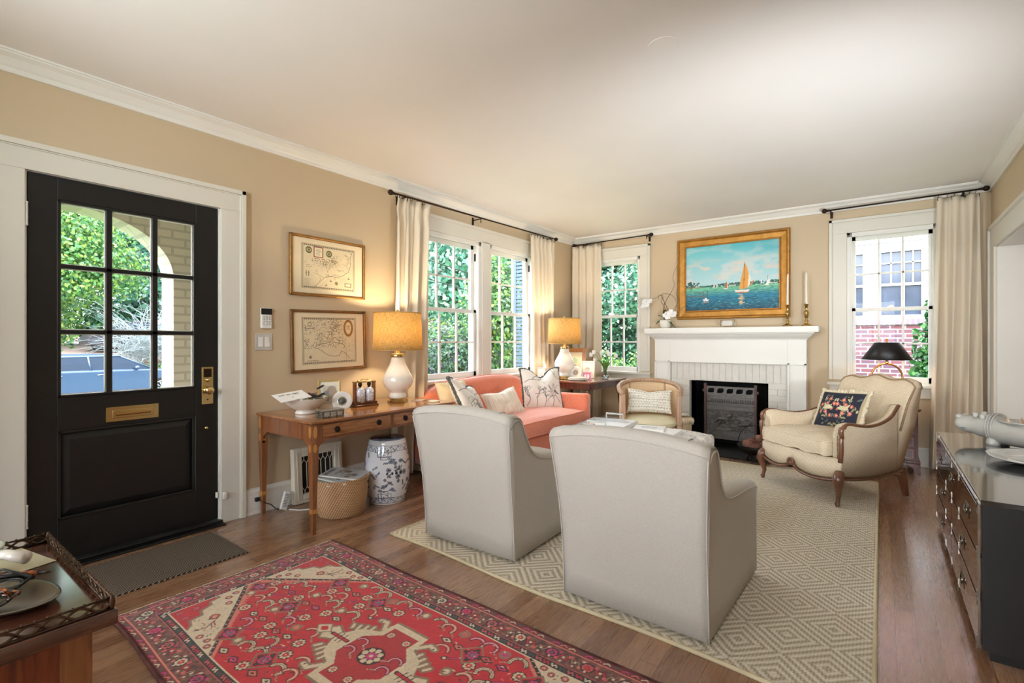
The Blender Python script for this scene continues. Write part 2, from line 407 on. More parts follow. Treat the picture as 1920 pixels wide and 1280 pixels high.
tone = m.ramp(wn2.outputs[0], [(0, rgba((146, 104, 75))), (.5, rgba((172, 130, 97))), (1, rgba((192, 150, 116)))])
c1 = m.mix(m.math('MULTIPLY', m.math('SUBTRACT', 1.0, rg), .45), tone, rgba((92, 56, 36)))
c2 = m.mix(m.math('MULTIPLY', g2, .5), c1, rgba((96, 60, 38)))
m.base(m.mix(m.math('MULTIPLY', seam, .75), c2, rgba((38, 20, 12))))
m.l(m.ramp(g2, [(.3, (.2,.2,.2)), (.8, (.4,.4,.4))]), m.b.inputs['Roughness']); m.set(Coat_Weight=1.0, Coat_Roughness=.2)
m.bump(m.math('SUBTRACT', m.math('ADD', rg, g2), m.math('MULTIPLY', seam, 3)), .12, .0012); M['floor'] = m.m
struct(MB().box(-.16, RX+3.2, BACKY-.16, LY+.16, -.06, 0).obj('floor', M['floor']))

# crown moulding, baseboards
def run_y(name, poly, y0, y1, mat, side=1, x=0):
    return struct(MB().prism([(x+side*a, b) for a, b in poly], y0, y1, 'xz').obj(name, mat))
def run_x(name, poly, x0, x1, mat, y, side=-1):
    return struct(MB().prism([(y+side*a, b) for a, b in poly], x0, x1, 'yz').obj(name, mat))
cr = [(0, -.088), (.016, -.088), (.020, -.078), (.020, -.066), (.030, -.058), (.040, -.046), (.054, -.030), (.074, -.020), (.082, -.016), (.082, -.010), (.094, -.010), (.094, 0), (0, 0)]
crown = [(a, H+b) for a, b in cr]
run_y('trim_1', crown, BACKY, LY, M['trim2']); run_x('trim_2', crown, 0, RX, M['trim2'], LY)
run_y('trim_3', crown, BACKY, LY, M['trim2'], -1, RX); run_x('trim_4', crown, 0, RX, M['trim2'], BACKY, 1)
bb = [(0, 0), (.022, 0), (.022, .018), (.016, .022), (.016, .135), (.019, .14), (.019, .155), (.010, .166), (.008, .176), (0, .176)]
run_y('baseboard_left', bb, 1.577, LY, M['trim2']); run_y('baseboard_left_near', bb, BACKY, .37, M['trim2'])
run_x('baseboard_far', bb, 0, 1.21, M['trim2'], LY); run_x('baseboard_far_right', bb, 2.87, RX, M['trim2'], LY)
run_y('baseboard_right', bb, 6.0, LY, M['trim2'], -1, RX); run_y('baseboard_right_near', bb, BACKY, 1.2, M['trim2'], -1, RX)

# casings ------------------------------------------------------------
def casing(name, axis, c, side, u0, u1, z0, z1, w, top=None, sill=None, extra=None):
    """flat casing with a backband around an opening; c wall face, side +1/-1 into the room"""
    mb = MB(); t = .02; top = top or w
    def B(ua, ub, da, db, za, zb):
        a, b = sorted((c+side*da, c+side*db))
        if axis == 'x': mb.box(a, b, ua, ub, za, zb)
        else: mb.box(ua, ub, a, b, za, zb)
    B(u0-w, u0, 0, t, z0, z1); B(u1, u1+w, 0, t, z0, z1); B(u0-w, u1+w, 0, t, z1, z1+top)
    bw = .022
    B(u0-w-.006, u0-w+bw, 0, t+.014, z0, z1+top+.006); B(u1+w-bw, u1+w+.006, 0, t+.014, z0, z1+top+.006); B(u0-w-.006, u1+w+.006, 0, t+.014, z1+top-bw, z1+top+.006)
    B(u0-w+bw, u0-w+bw+.008, 0, t+.006, z0, z1+top-bw); B(u1+w-bw-.008, u1+w-bw, 0, t+.006, z0, z1+top-bw); B(u0-w+bw, u1+w-bw, 0, t+.006, z1+top-bw-.008, z1+top-bw)
    if extra: extra(B, t)
    return struct(mb.obj(name, M['trim'], bevel=.0025, seg=2))
casing('trim_5', 'x', 0, 1, DY0-.012, DY1+.012, 0, DZ+.005, .146, .135)
def mull(B, t): B(W1[1], W2[0], 0, t, .79, W1[3]+.01)
casing('trim_6', 'x', 0, 1, W1[0], W2[1], .80, W1[3], .13, .145, extra=mull)
casing('trim_7', 'y', LY, -1, W3[0], W3[1], .80, W3[3], .128, .135)
casing('trim_8', 'y', LY, -1, W4[0], W4[1], .79, W4[3], .146, .135)
casing('trim_9', 'x', RX, -1, OP[0], OP[1], 0, OP[3], .2, .185)
# deep white jamb lining of the cased opening
mb = MB(); mb.box(RX+.001, RX+.62, OP[1]-.005, OP[1]+.03, 0, 2.1); mb.box(RX, RX+.62, OP[0]-.03, OP[0], 0, 2.1); mb.box(RX+.001, RX+.62, OP[0], OP[1], OP[3]-.005, OP[3]+.05)
mb.box(RX+.14, RX+.62, OP[1]+.03, OP[1]+.27, 0, H); mb.box(RX+.14, RX+.62, OP[0]-.3, OP[0]-.03, 0, H)
struct(mb.obj('trim_10', M['trim2']))
# stools and aprons
def stool(name, axis, c, side, u0, u1, z, mat=None):
    mb = MB()
    def B(ua, ub, da, db, za, zb):
        a, b = sorted((c+side*da, c+side*db))
        if axis == 'x': mb.box(a, b, ua, ub, za, zb)
        else: mb.box(ua, ub, a, b, za, zb)
    B(u0-.02, u1+.02, -.10, .055, z-.028, z); B(u0, u1, 0, .018, z-.125, z-.028)
    return struct(mb.obj(name, M['trim'], bevel=.004, seg=3))
stool('trim_11', 'x', 0, 1, W1[0]-.13, W2[1]+.13, .80); stool('trim_12', 'y', LY, -1, W3[0]-.128, W3[1]+.128, .785); stool('trim_13', 'y', LY, -1, W4[0]-.146, W4[1]+.146, .765)

# double-hung sash windows, six panes over six -----------------------
def window(name, axis, c, out, u0, u1, z0, z1, meet, flip=False):
    """out: direction (+1/-1) towards outdoors"""
    w = struct(bpy.data.objects.new(name, None)); COL.objects.link(w)
    def BB(mb, ua, ub, da, db, za, zb):
        a, b = sorted((c+out*da, c+out*db))
        if axis == 'x': mb.box(a, b, ua, ub, za, zb)
        else: mb.box(ua, ub, a, b, za, zb)
    mb = MB()
    BB(mb, u0, u0+.028, 0, .16, z0, z1); BB(mb, u1-.028, u1, 0, .16, z0, z1); BB(mb, u0, u1, 0, .16, z1-.028, z1); BB(mb, u0, u1, 0, .2, z0-.03, z0+.015)
    BB(mb, u0+.028, u0+.042, 0, .035, z0, z1); BB(mb, u1-.042, u1-.028, 0, .035, z0, z1); BB(mb, u0, u1, 0, .035, z1-.042, z1-.028)
    mb.obj('window_frame', M['trim2'], w, bevel=.002)
    for nm, za, zb, d in (('lower_sash', z0+.015, meet+.018, .045), ('upper_sash', meet-.018, z1-.03, .085)):
        mb = MB(); s = .042; a, b = u0+.03, u1-.03
        BB(mb, a, a+s, d, d+.036, za, zb); BB(mb, b-s, b, d, d+.036, za, zb)
        bt = .055 if nm == 'lower_sash' else .034; tp = .034 if nm == 'lower_sash' else .045
        BB(mb, a, b, d, d+.036, za, za+bt); BB(mb, a, b, d, d+.036, zb-tp, zb)
        ga, gb, gz0, gz1 = a+s, b-s, za+bt, zb-tp
        for k in (1, 2): u = ga+(gb-ga)*k/3; BB(mb, u-.009, u+.009, d+.006, d+.03, gz0, gz1)
        zz = (gz0+gz1)/2; BB(mb, ga, gb, d+.006, d+.03, zz-.009, zz+.009)
        o = mb.obj(nm, M['trim2'], w, bevel=.002)
        g = MB(); BB(g, ga, gb, d+.016, d+.019, gz0, gz1); g.obj('glass_pane', M['pane'], o)
    lk = MB(); uc = (u0+u1)/2; BB(lk, uc-.025, uc+.025, .03, .045, meet+.018, meet+.026); BB(lk, uc-.008, uc+.02, .026, .05, meet+.026, meet+.036)
    lk.obj('sash_lock', M['silver'], w)
    pl = MB(); BB(pl, u1-.029, u1-.0265, .05, .075, z1-.20, z1-.12); pl.obj('sash_pulley', M['iron'], w)
    return w
window('window_1', 'x', 0, -1, *W1, 1.50); window('window_2', 'x', 0, -1, *W2, 1.50)
window('window_3', 'y', LY, 1, *W3, 1.51); window('window_4', 'y', LY, 1, *W4, 1.50)
# unseen windows added to the wall behind the camera for daylight
window('window_5', 'y', BACKY, -1, .5, 1.7, .8, 2.2, 1.5); window('window_6', 'y', BACKY, -1, 2.4, 3.8, .8, 2.2, 1.5)

# front door ----------------------------------------------------------
M['door'] = simple('black_door_paint', (16, 15, 14), .42, var=.15, vscale=40, bump=.08, bscale=120)
door = struct(bpy.data.objects.new('door_1', None)); COL.objects.link(door)
dx0, dx1 = -.050, -.006
g = (.64, 1.293, .888, 1.93)
def framed(mb, y0, y1, z0, z1, h, xa, xb):
    mb.box(xa, xb, y0, h[0], z0, z1); mb.box(xa, xb, h[1], y1, z0, z1); mb.box(xa, xb, h[0], h[1], z0, h[2]); mb.box(xa, xb, h[0], h[1], h[3], z1)
mb = MB(); pn = (.64, 1.287, .243, .712)
mb.box(dx0, dx1, DY0, g[0], .03, DZ); mb.box(dx0, dx1, g[1], DY1, .03, DZ); mb.box(dx0, dx1, g[0], g[1], g[3], DZ); mb.box(dx0, dx1, g[0], g[1], pn[3], g[2]); mb.box(dx0, dx1, g[0], g[1], .03, pn[2])
mb.box(dx0+.01, dx1-.016, pn[0], pn[1], pn[2], pn[3])
mb.obj('door_slab', M['door'], door, bevel=.003)
mb = MB()     # raised field with sloped edge
a, b, e = .012, .055, .0
vs = []; 
for d, x in ((.012, dx1-.016), (.05, dx1-.004)):
    vs += [(x, pn[0]+d, pn[2]+d), (x, pn[1]-d, pn[2]+d), (x, pn[1]-d, pn[3]-d), (x, pn[0]+d, pn[3]-d)]
mb.add(vs, [(0,1,5,4), (1,2,6,5), (2,3,7,6), (3,0,4,7), (4,5,6,7)])
mb.obj('raised_panel', M['door'], door)
mb = MB(); mw = .014
for (a0, a1, c0, c1) in ((g[0], g[1], g[2], g[3]), (pn[0], pn[1], pn[2], pn[3])):
    mb.box(dx1-.014, dx1+.003, a0-.002, a0+mw, c0, c1); mb.box(dx1-.014, dx1+.003, a1-mw, a1+.002, c0, c1); mb.box(dx1-.014, dx1+.003, a0, a1, c0, c0+mw); mb.box(dx1-.014, dx1+.003, a0, a1, c1-mw, c1)
for k in (1, 2):
    y = g[0]+(g[1]-g[0])*k/3; mb.box(dx0+.006, dx1-.002, y-.014, y+.014, g[2], g[3]); z = g[2]+(g[3]-g[2])*k/3; mb.box(dx0+.006, dx1-.002, g[0], g[1], z-.011, z+.011)
mb.obj('glazing_bars', M['door'], door, bevel=.003)
mb = MB()     # light glazing beads against the glass
for i in range(3):
    for j in range(3):
        ya = g[0]+(g[1]-g[0])*i/3+(.014 if i == 0 else .014); yb = g[0]+(g[1]-g[0])*(i+1)/3-.014
        za = g[2]+(g[3]-g[2])*j/3+(.014 if j == 0 else .011); zb = g[2]+(g[3]-g[2])*(j+1)/3-(.014 if j == 2 else .011)
        w_ = .0045; xa, xb = -.030, -.024
        mb.box(xa, xb, ya, ya+w_, za, zb); mb.box(xa, xb, yb-w_, yb, za, zb); mb.box(xa, xb, ya, yb, za, za+w_); mb.box(xa, xb, ya, yb, zb-w_, zb)
mb.obj('glazing_bead', M['trim2'], door)
MB().box(-.032, -.029, g[0], g[1], g[2], g[3]).obj('glass_pane', M['pane'], door)
o = MB().box(dx1, dx1+.004, .842, 1.092, .733, .815).obj('mail_slot', M['brass'], door, bevel=.0015)
mb = MB(); mb.box(dx1+.003, dx1+.010, .870, 1.064, .752, .796); mb.obj('mail_flap', M['brass'], o, bevel=.003)
mb = MB(); mb.prism([(dx1+.010, .765), (dx1+.016, .770), (dx1+.017, .776), (dx1+.010, .780)], .885, 1.05, 'xz')
for y in (.855, 1.079): mb.cyl((dx1+.003, y, .745), (dx1+.007, y, .745), .004); mb.cyl((dx1+.003, y, .803), (dx1+.007, y, .803), .004)
mb.obj('flap_lip', M['brass'], o)
lockp = MB().box(dx1, dx1+.006, 1.325, 1.392, .782, 1.02).obj('lock_plate', M['brass'], door, bevel=.003, seg=3)
MB().lathe([(0, .05), (.018, .048), (.026, .038), (.024, .026), (.012, .018), (.010, .004), (.022, .002), (.022, 0)], 24, M=Matrix.Translation((dx1+.006, 1.358, .872)) @ Matrix.Rotation(pi/2, 4, 'Y')).obj('door_knob', M['brass'], lockp)
MB().lathe([(0, .018), (.009, .017), (.012, .008), (.015, .003), (.015, 0)], 20, M=Matrix.Translation((dx1+.006, 1.358, .938)) @ Matrix.Rotation(pi/2, 4, 'Y')).obj('thumb_turn', M['brass'], lockp)
mb = MB(); mb.box(dx1+.006, dx1+.0075, 1.336, 1.381, .955, 1.008); mb.cyl((dx1+.006, 1.358, .812), (dx1+.008, 1.358, .812), .005); mb.obj('lock_engraving', M['iron'], lockp)
MB().lathe([(0, .014), (.008, .012), (.010, .004), (.013, 0)], 20, M=Matrix.Translation((dx1, 1.351, .631)) @ Matrix.Rotation(pi/2, 4, 'Y')).obj('door_peg', M['brass'], door)
for z in (1.83, .30):
    mb = MB(); mb.cyl((.008, DY0-.006, z-.05), (.008, DY0-.006, z+.05), .0065); mb.ell((.008, DY0-.006, z+.055), .0075); mb.ell((.008, DY0-.006, z-.055), .0075)
    for k in (-.018, .018): mb.cyl((.008, DY0-.006, z+k-.001), (.008, DY0-.006, z+k+.001), .0075)
    mb.box(-.004, .003, DY0-.012, DY0-.001, z-.05, z+.05); mb.obj('door_hinge', M['white'], door)
mb = MB(); mb.box(-.15, .075, DY0-.02, DY1+.02, 0, .012); mb.box(-.15, .03, DY0-.02, DY1+.02, .012, .026)
mb.obj('door_threshold', M['door'], door, bevel=.004)
mb = MB(); mb.box(-.16, -.05, DY0-.02, DY0-.002, 0, DZ+.02); mb.box(-.16, -.05, DY1+.002, DY1+.02, 0, DZ+.02); mb.box(-.16, -.05, DY0-.02, DY1+.02, DZ+.002, DZ+.02)
mb.box(-.05, 0, DY0-.02, DY0-.004, 0, DZ+.02); mb.box(-.05, 0, DY1+.004, DY1+.02, 0, DZ+.02); mb.box(-.05, 0, DY0-.02, DY1+.02, DZ+.004, DZ+.02)
struct(mb.obj('trim_14', M['trim2']))
tag(MB().box(dx1, dx1+.014, 1.405, 1.419, .168, .205).obj('door_sensor', M['white'], bevel=.004, seg=3), 'small white alarm magnet on the bottom edge of the black door', 'sensor')
tag(MB().box(.02, .036, 1.438, 1.462, .155, .20).obj('door_sensor', M['white'], bevel=.004, seg=3), 'white alarm contact on the casing beside the black door', 'sensor')
# ================================================================== OUTSIDE
def leafmat(name, cols, trans=.35):
    m = MatB(name); a = m.n('ShaderNodeVertexColor', layer_name='col')
    m.base(a.outputs[0]); m.set(Roughness=.42)
    d = m.n('ShaderNodeBsdfTranslucent'); m.l(a.outputs[0], d.inputs[0]); x = m.n('ShaderNodeMixShader'); x.inputs[0].default_value = trans
    m.l(m.b.outputs[0], x.inputs[1]); m.l(d.outputs[0], x.inputs[2]); m.l(x.outputs[0], m.out.inputs[0]); return m.m
LEAF = leafmat('leaf', None)
def foliage(name, blobs, n, size, cols, parent, seed=1, shell=.55):
    """leafy crown: n little folded leaves scattered in ellipsoid blobs (cx,cy,cz,rx,ry,rz)"""
    rs = np.random.RandomState(seed); B = np.array(blobs, float); wts = (B[:, 3]*B[:, 4]*B[:, 5])**.67; k = rs.choice(len(B), n, p=wts/wts.sum())
    d = rs.normal(size=(n, 3)); d /= np.linalg.norm(d, axis=1)[:, None]; r = (shell+(1-shell)*rs.rand(n))[:, None]
    r = r*(1+.13*np.sin(d[:, :1]*7+k[:, None])*np.cos(d[:, 2:]*6+k[:, None]*2))
    P = B[k, :3]+d*r*B[k, 3:6]
    nn = d+rs.normal(size=(n, 3))*.7; nn /= np.linalg.norm(nn, axis=1)[:, None]
    t = np.cross(nn, rs.normal(size=(n, 3))); t /= np.linalg.norm(t, axis=1)[:, None]; q = np.cross(nn, t)
    L = size*(.7+.6*rs.rand(n))[:, None]; w = L*.32
    V = np.stack([P-t*L*.5, P+q*w+nn*w*.3, P+t*L*.5, P-q*w+nn*w*.3], 1).reshape(-1, 3)
    C = np.array([lin(c) for c in cols]); ci = rs.randint(0, len(C), n); cc = C[ci]*(.38+.34*rs.rand(n))[:, None]
    me = bpy.data.meshes.new(name); me.vertices.add(4*n); me.vertices.foreach_set('co', V.astype(np.float32).ravel())
    me.loops.add(4*n); me.loops.foreach_set('vertex_index', np.arange(4*n, dtype=np.int32)); me.polygons.add(n); me.polygons.foreach_set('loop_start', np.arange(0, 4*n, 4, dtype=np.int32))
    me.update(calc_edges=True)
    ca = me.color_attributes.new('col', 'FLOAT_COLOR', 'POINT'); a = np.ones((4*n, 4), np.float32); a[:, :3] = np.repeat(cc, 4, 0); ca.data.foreach_set('color', a.ravel())
    me.materials.append(LEAF); o = bpy.data.objects.new(name, me); COL.objects.link(o)
    if parent is not None: o.parent = parent
    return o
BARK = simple('bark', (96, 84, 70), .9, bump=.5, var=.25)
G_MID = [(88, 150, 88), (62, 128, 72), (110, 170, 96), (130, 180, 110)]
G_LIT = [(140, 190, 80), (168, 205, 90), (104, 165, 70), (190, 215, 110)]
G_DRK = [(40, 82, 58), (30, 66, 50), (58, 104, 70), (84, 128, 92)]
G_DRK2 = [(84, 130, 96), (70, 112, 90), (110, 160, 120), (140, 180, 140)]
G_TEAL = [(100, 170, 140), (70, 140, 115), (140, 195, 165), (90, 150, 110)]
def tree(label, x, y, z0, h, r, cols, n=9000, leaf=.22, seed=1, trunk=.12, nb=7, name='leafy_tree', low=.25):
    t = thing(name, label, 'tree', (x, y, z0)); rs = random.Random(seed)
    mb = MB(); mb.tube([(0, 0, 0), (rs.uniform(-.1, .1), 0, h*.3), (rs.uniform(-.2, .2), rs.uniform(-.2, .2), h*.75)], [trunk*1.3, trunk, trunk*.4], 10)
    bl = []
    for k in range(nb):
        a = rs.uniform(0, 2*pi); zz = h*(low+.12+(.82-low)*k/(nb-1)); rr = r*(1.0-.55*abs((k/(nb-1))-.35)); d = rr*.45
        bl.append((cos(a)*d, sin(a)*d, zz, rr*.75, rr*.75, h*.17))
        mb.tube([(0, 0, zz*.7), (cos(a)*d*.6, sin(a)*d*.6, zz*.9), (cos(a)*d*1.3, sin(a)*d*1.3, zz)], [trunk*.5, trunk*.3, trunk*.1], 6)
    mb.obj('trunk', BARK, t); foliage('foliage', bl, n, leaf, cols, t, seed, .3); return t
def shrub(label, x, y, z0, blobs, cols, n, leaf, seed, name='evergreen_shrub'):
    t = thing(name, label, 'shrub', (x, y, z0)); foliage('foliage', blobs, n, leaf, cols, t, seed)
    MB().tube([(0, 0, 0), (.03, 0, .3), (0, .04, .6)], [.04, .03, .015], 8).obj('stem', BARK, t); return t
GRASS = simple('lawn', (86, 120, 58), .95, var=.35, vscale=30, bump=.6, bscale=200)
ASPH = simple('asphalt', (118, 118, 114), .9, var=.1, vscale=40)
GRAVEL = simple('leaf_litter_bank', (130, 110, 96), .95, var=.3, vscale=18, bump=.5)
GZ = -.72
struct(MB().box(-60, -.16, -40, 60, GZ-.1, GZ).obj('trim_15', GRASS)).name = 'ground'
struct(MB().box(-.16, 60, LY+.3, 60, GZ-.1, GZ).obj('ground_side', GRASS))
struct(MB().box(-60, 60, -40, BACKY-.3, GZ-.1, GZ).obj('ground_back', GRASS))
struct(MB().box(-20.5, -13.5, -30, 60, GZ, GZ+.02).obj('road', ASPH))
# rising bank across the street
mb = MB(); mb.prism([(-21, GZ), (-22.5, GZ+.9), (-26, GZ+1.25), (-40, GZ+2.2), (-40, GZ)], -30, 60, 'xz'); struct(mb.obj('street_bank', GRAVEL))
# painted brick
def brickmat(name, c1, c2, mort, paint=False, plane='yz', bw=.205, rh=.075, ms=.01):
    m = MatB(name); tc = m.n('ShaderNodeTexCoord'); sp = m.n('ShaderNodeSeparateXYZ'); m.l(tc.outputs['Object'], sp.inputs[0]); cb = m.n('ShaderNodeCombineXYZ')
    a = m.math('ADD', sp.outputs[0], sp.outputs[1]); m.l(a, cb.inputs[0]); m.l(sp.outputs[2], cb.inputs[1])
    b = m.n('ShaderNodeTexBrick'); m.l(cb.outputs[0], b.inputs[0]); b.inputs['Color1'].default_value = rgba(c1); b.inputs['Color2'].default_value = rgba(c2); b.inputs['Mortar'].default_value = rgba(mort)
    b.inputs['Scale'].default_value = 1; b.inputs['Mortar Size'].default_value = ms; b.inputs['Brick Width'].default_value = bw; b.inputs['Row Height'].default_value = rh; b.inputs['Bias'].default_value = 0
    n = m.noise(m.coord(), 30, 4); m.base(m.mix(m.math('MULTIPLY', n, .25), b.outputs[0], rgba(c2))); m.set(Roughness=.85)
    m.bump(m.math('ADD', m.math('MULTIPLY', b.outputs[1], -1.0), m.math('MULTIPLY', n, .4)), .7, .006); return m.m
PB = brickmat('painted_brick', (186, 182, 170), (178, 174, 162), (158, 154, 143))
RB = brickmat('red_brick', (104, 54, 54), (78, 58, 74), (140, 136, 138))
# arched porch front
yc, ra, rb, zs = 1.0, .71, .50, 1.745; X0, X1 = -1.88, -1.60
out = [(-1.2, GZ)] ; top = 2.55
arch = [(yc-ra, GZ)]+[(yc-ra*cos(t), zs+rb*sin(t)) for t in np.linspace(0, pi, 40)]+[(yc+ra, GZ)]
mb = MB()
# left pier, right pier and spandrels as strips following the curve
def strip(pa, pb):
    (ya, za), (yb, zb) = pa, pb; vs = [(x, y, z) for x in (X0, X1) for y, z in ((ya, za), (yb, zb), (yb, top), (ya, top))]
    mb.add(vs, [(0,1,2,3), (7,6,5,4), (0,4,5,1), (3,2,6,7)])
cur = arch[1:-1]
for pa, pb in zip(cur, cur[1:]): strip(pa, pb)
mb.box(X0, X1, -1.2, yc-ra, GZ, top); mb.box(X0, X1, yc+ra, 2.75, GZ, top)
porch = thing('porch_arch', 'white painted brick porch wall with an arched opening outside the front door', 'porch')
mb.obj('arch_wall', PB, porch)
MB().box(X0, -.16, -1.2, 2.75, top, top+.12).obj('porch_ceiling', M['trim'], porch)
MB().box(X0, -.16, -1.2, 2.75, GZ, -.03).obj('porch_floor', simple('porch_slab', (150, 140, 128), .8), porch)
mb = MB(); mb.box(X0, -.16, 2.62, 2.75, GZ, top); mb.obj('side_wall', PB, porch)
# cars
def car(label, x, y, z, L, Hh, paint, faceplus=True, suv=False):
    t = thing('car', label, 'car', (x, y, z), 0 if faceplus else pi)
    PM = MatB('car_paint'); PM.base(rgba(paint)); PM.set(Roughness=.35, Metallic=.1, Coat_Weight=.5, Coat_Roughness=.05); PM = PM.m
    DG = simple('dark_glass', (26, 40, 56), .25, var=.1, spec=.2); RUB = simple('tyre', (22, 22, 24), .8); AL = simple('alloy', (190, 195, 200), .25, .9)
    h = Hh; bl = .67*h
    prof = [(-.5, .30), (-.5, .46), (-.492, .60), (-.45, .665), (-.33, .675), (0, .67), (.27, .665), (.42, .61), (.485, .51), (.5, .36), (.49, .22), (-.49, .22)]
    if suv: prof = [(-.5, .28), (-.5, .5), (-.495, .66), (-.47, .67), (-.33, .675), (0, .67), (.27, .665), (.44, .62), (.49, .48), (.5, .34), (.49, .22), (-.49, .22)]
    ring = []
    for s, k in ((-.5, .93), (-.485, .985), (-.3, 1.0), (.3, 1.0), (.485, .985), (.5, .93)):
        ring.append([(s*1.78, yy*L*(.99 if abs(s) > .45 else 1), .22*h+(zz-.22)*h*k) for yy, zz in prof])
    mb = MB(); mb.loft(ring, sm=True); mb.obj('body', PM, t, bevel=.02, seg=2)
    ya, yb_, yc_, yd = (-.42, .27, -.30, .10) if not suv else (-.49, .28, -.44, .12)
    def lay(z, f, hwid, sc_=1):
        y0_ = ya+(yc_-ya)*f; y1_ = yb_+(yd-yb_)*f; return [(-hwid, y0_*L, z*h), (-hwid*.7, (y0_-.012)*L, z*h), (hwid*.7, (y0_-.012)*L, z*h), (hwid, y0_*L, z*h), (hwid, y1_*L, z*h), (hwid*.7, (y1_+.02)*L, z*h), (-hwid*.7, (y1_+.02)*L, z*h), (-hwid, y1_*L, z*h)]
    mb = MB(); mb.loft([lay(.655, 0, .83), lay(.80, .5, .76), lay(.945, 1, .66)], sm=False); mb.obj('windows', DG, t)
    mb = MB(); mb.loft([lay(.94, .99, .672), lay(.975, 1.06, .64), lay(1.0, 1.5, .50)]); mb.obj('roof', PM, t)
    for sx in (1, -1):
        mb = MB()
        for (a, b) in (((ya, .655, .835), (yc_, .95, .665)), ((yb_, .655, .835), (yd, .95, .665)), ((-.06, .655, .838), (-.07, .95, .668))): mb.tube([(sx*a[2], a[0]*L, a[1]*h), (sx*b[2], b[0]*L, b[1]*h)], .028, 6)
        mb.tube([(sx*.838, ya*L, .66*h), (sx*.838, yb_*L, .66*h)], .018, 6); mb.obj('window_pillars', PM, t)
    for yy in (-.31, .32):
        for sx in (1, -1):
            w = MB().cyl((sx*.72, yy*L, .33), (sx*.90, yy*L, .33), .33, n=28).obj('wheel', RUB, t, bevel=.02)
            mb = MB(); mb.cyl((sx*.895, yy*L, .33), (sx*.91, yy*L, .33), .06, n=16)
            for k in range(10):
                an = k*pi/5; mb.tube([(sx*.905, yy*L+cos(an)*.05, .33+sin(an)*.05), (sx*.905, yy*L+cos(an)*.22, .33+sin(an)*.22)], .016, 6)
            mb.tube([(sx*.905, yy*L+cos(a)*.225, .33+sin(a)*.225) for a in np.linspace(0, 2*pi, 24, endpoint=False)], .014, 6, closed=True); mb.obj('wheel_rim', AL, w)
    TL = simple('tail_light', (200, 30, 40), .2)
    for sx in (1, -1):
        MB().ell((sx*.93, .175*L, .70*h), (.10, .07, .06), 12, 8).obj('wing_mirror', PM, t)
        for yy in (-.03, -.23): MB().tube([(sx*.893, yy*L, .57*h), (sx*.905, (yy+.03)*L, .575*h)], .015, 6).obj('door_handle', AL, t)
        MB().box(sx*.6-.14, sx*.6+.14, -.503*L, -.48*L, .50*h, .60*h).obj('tail_light', TL, t)
    return t
car('blue grey saloon car parked at the kerb beyond the porch arch', -16.6, 4.62, GZ+.02, 4.8, 1.46, (46, 66, 94))
car('dark car with a red tail light parked up on the bank across the street', -27.5, 9.0, GZ+1.33, 4.7, 1.6, (64, 60, 66), False, True)
car('silver car on the driveway beyond the lawn seen through the corner window', -6.0, 24.5, .25, 4.5, 1.45, (90, 96, 105))
# planting in front of the door view
tree('big light green tree filling the porch arch on the left', -21.5, 4.4, GZ+.9, 8.2, 3.2, G_LIT+G_MID, 34000, .15, 3, low=.08)
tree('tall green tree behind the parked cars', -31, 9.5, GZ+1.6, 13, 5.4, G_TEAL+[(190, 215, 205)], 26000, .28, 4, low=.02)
tree('tall tree far left behind the porch arch', -33, 2.0, GZ+1.6, 13, 6, G_MID, 20000, .3, 5, low=.02)
tree('large tree across the street to the right of the porch arch', -30, 18, GZ+1.6, 13, 6, G_MID+G_TEAL, 14000, .42, 6, low=.02)
mb = MB(); rs = random.Random(4)
tb = thing('bare_bush', 'pale tangle of bare arching twigs in front of the tall tree', 'bush', (-22.6, 8.4, GZ+.9))
for k in range(420):
    a = rs.uniform(0, 2*pi); l = rs.uniform(1.2, 3.4); e = rs.uniform(.3, 1.4); p = Vector((rs.uniform(-.3, .3), rs.uniform(-1.4, 1.4), rs.uniform(0, .8))); pts = [tuple(p)]
    for s in range(4):
        p = p+Vector((cos(a)*cos(e), sin(a)*cos(e), sin(e)))*l/4; e -= rs.uniform(.1, .45); a += rs.uniform(-.4, .4); pts.append(tuple(p))
    mb.tube(pts, [.014, .012, .01, .008, .005], 4, caps=False)
mb.obj('twigs', simple('pale_twig', (158, 166, 166), .8), tb)
shrub('low green ivy covered bank behind the parked blue car', -21.3, 6.3, GZ, [(0, k*.9, .45, .7, .8, .55) for k in range(-4, 6)], G_MID+[(110, 105, 70)], 9000, .12, 8, 'ground_cover')
shrub('long band of mixed green bushes behind the bare twiggy bush', -32.5, 6.5, GZ+1.4, [(rs_k % 2, -7+rs_k*1.9, 1.6+.5*sin(rs_k*2.1), 1.8, 1.7, 2.2+.5*sin(rs_k)) for rs_k in range(10)], G_MID+G_TEAL+G_LIT[:2], 22000, .26, 51, 'bush_row')
# beside the big window
shrub('dark clipped evergreen shrub against the first big window', -1.9, 5.0, GZ, [(0, -.4, 1.1, .6, .75, 1.15), (.1, .45, 1.15, .55, .65, 1.15), (-.3, 0, .6, .8, 1.2, .7)], G_DRK2+[(96, 84, 110)], 16000, .055, 11)
shrub('tall glossy green shrub outside the second big window', -1.75, 6.35, GZ, [(0, 0, 1.6, .62, .62, 1.7), (-.2, .35, 2.6, .5, .45, 1.0), (.05, -.3, .8, .6, .6, .9), (-.5, -.6, 1.2, .5, .5, 1.1)], G_DRK2+G_MID+G_LIT, 20000, .075, 12)
shrub('pink flowering bush behind the dark evergreen shrub', -3.4, 6.0, GZ, [(0, -.5, 2.0, .5, .7, .4), (0, .5, 1.9, .5, .8, .4), (0, 0, 1.0, .5, 1.0, 1.0)], [(210, 140, 140), (225, 170, 165), (150, 180, 110), (120, 160, 100)], 7000, .07, 13, 'flowering_bush')
tree('tall airy tree beyond the pink bush', -9, 14.5, GZ, 9.5, 3.3, G_TEAL+[(205, 225, 215)], 15000, .22, 21, low=.0)
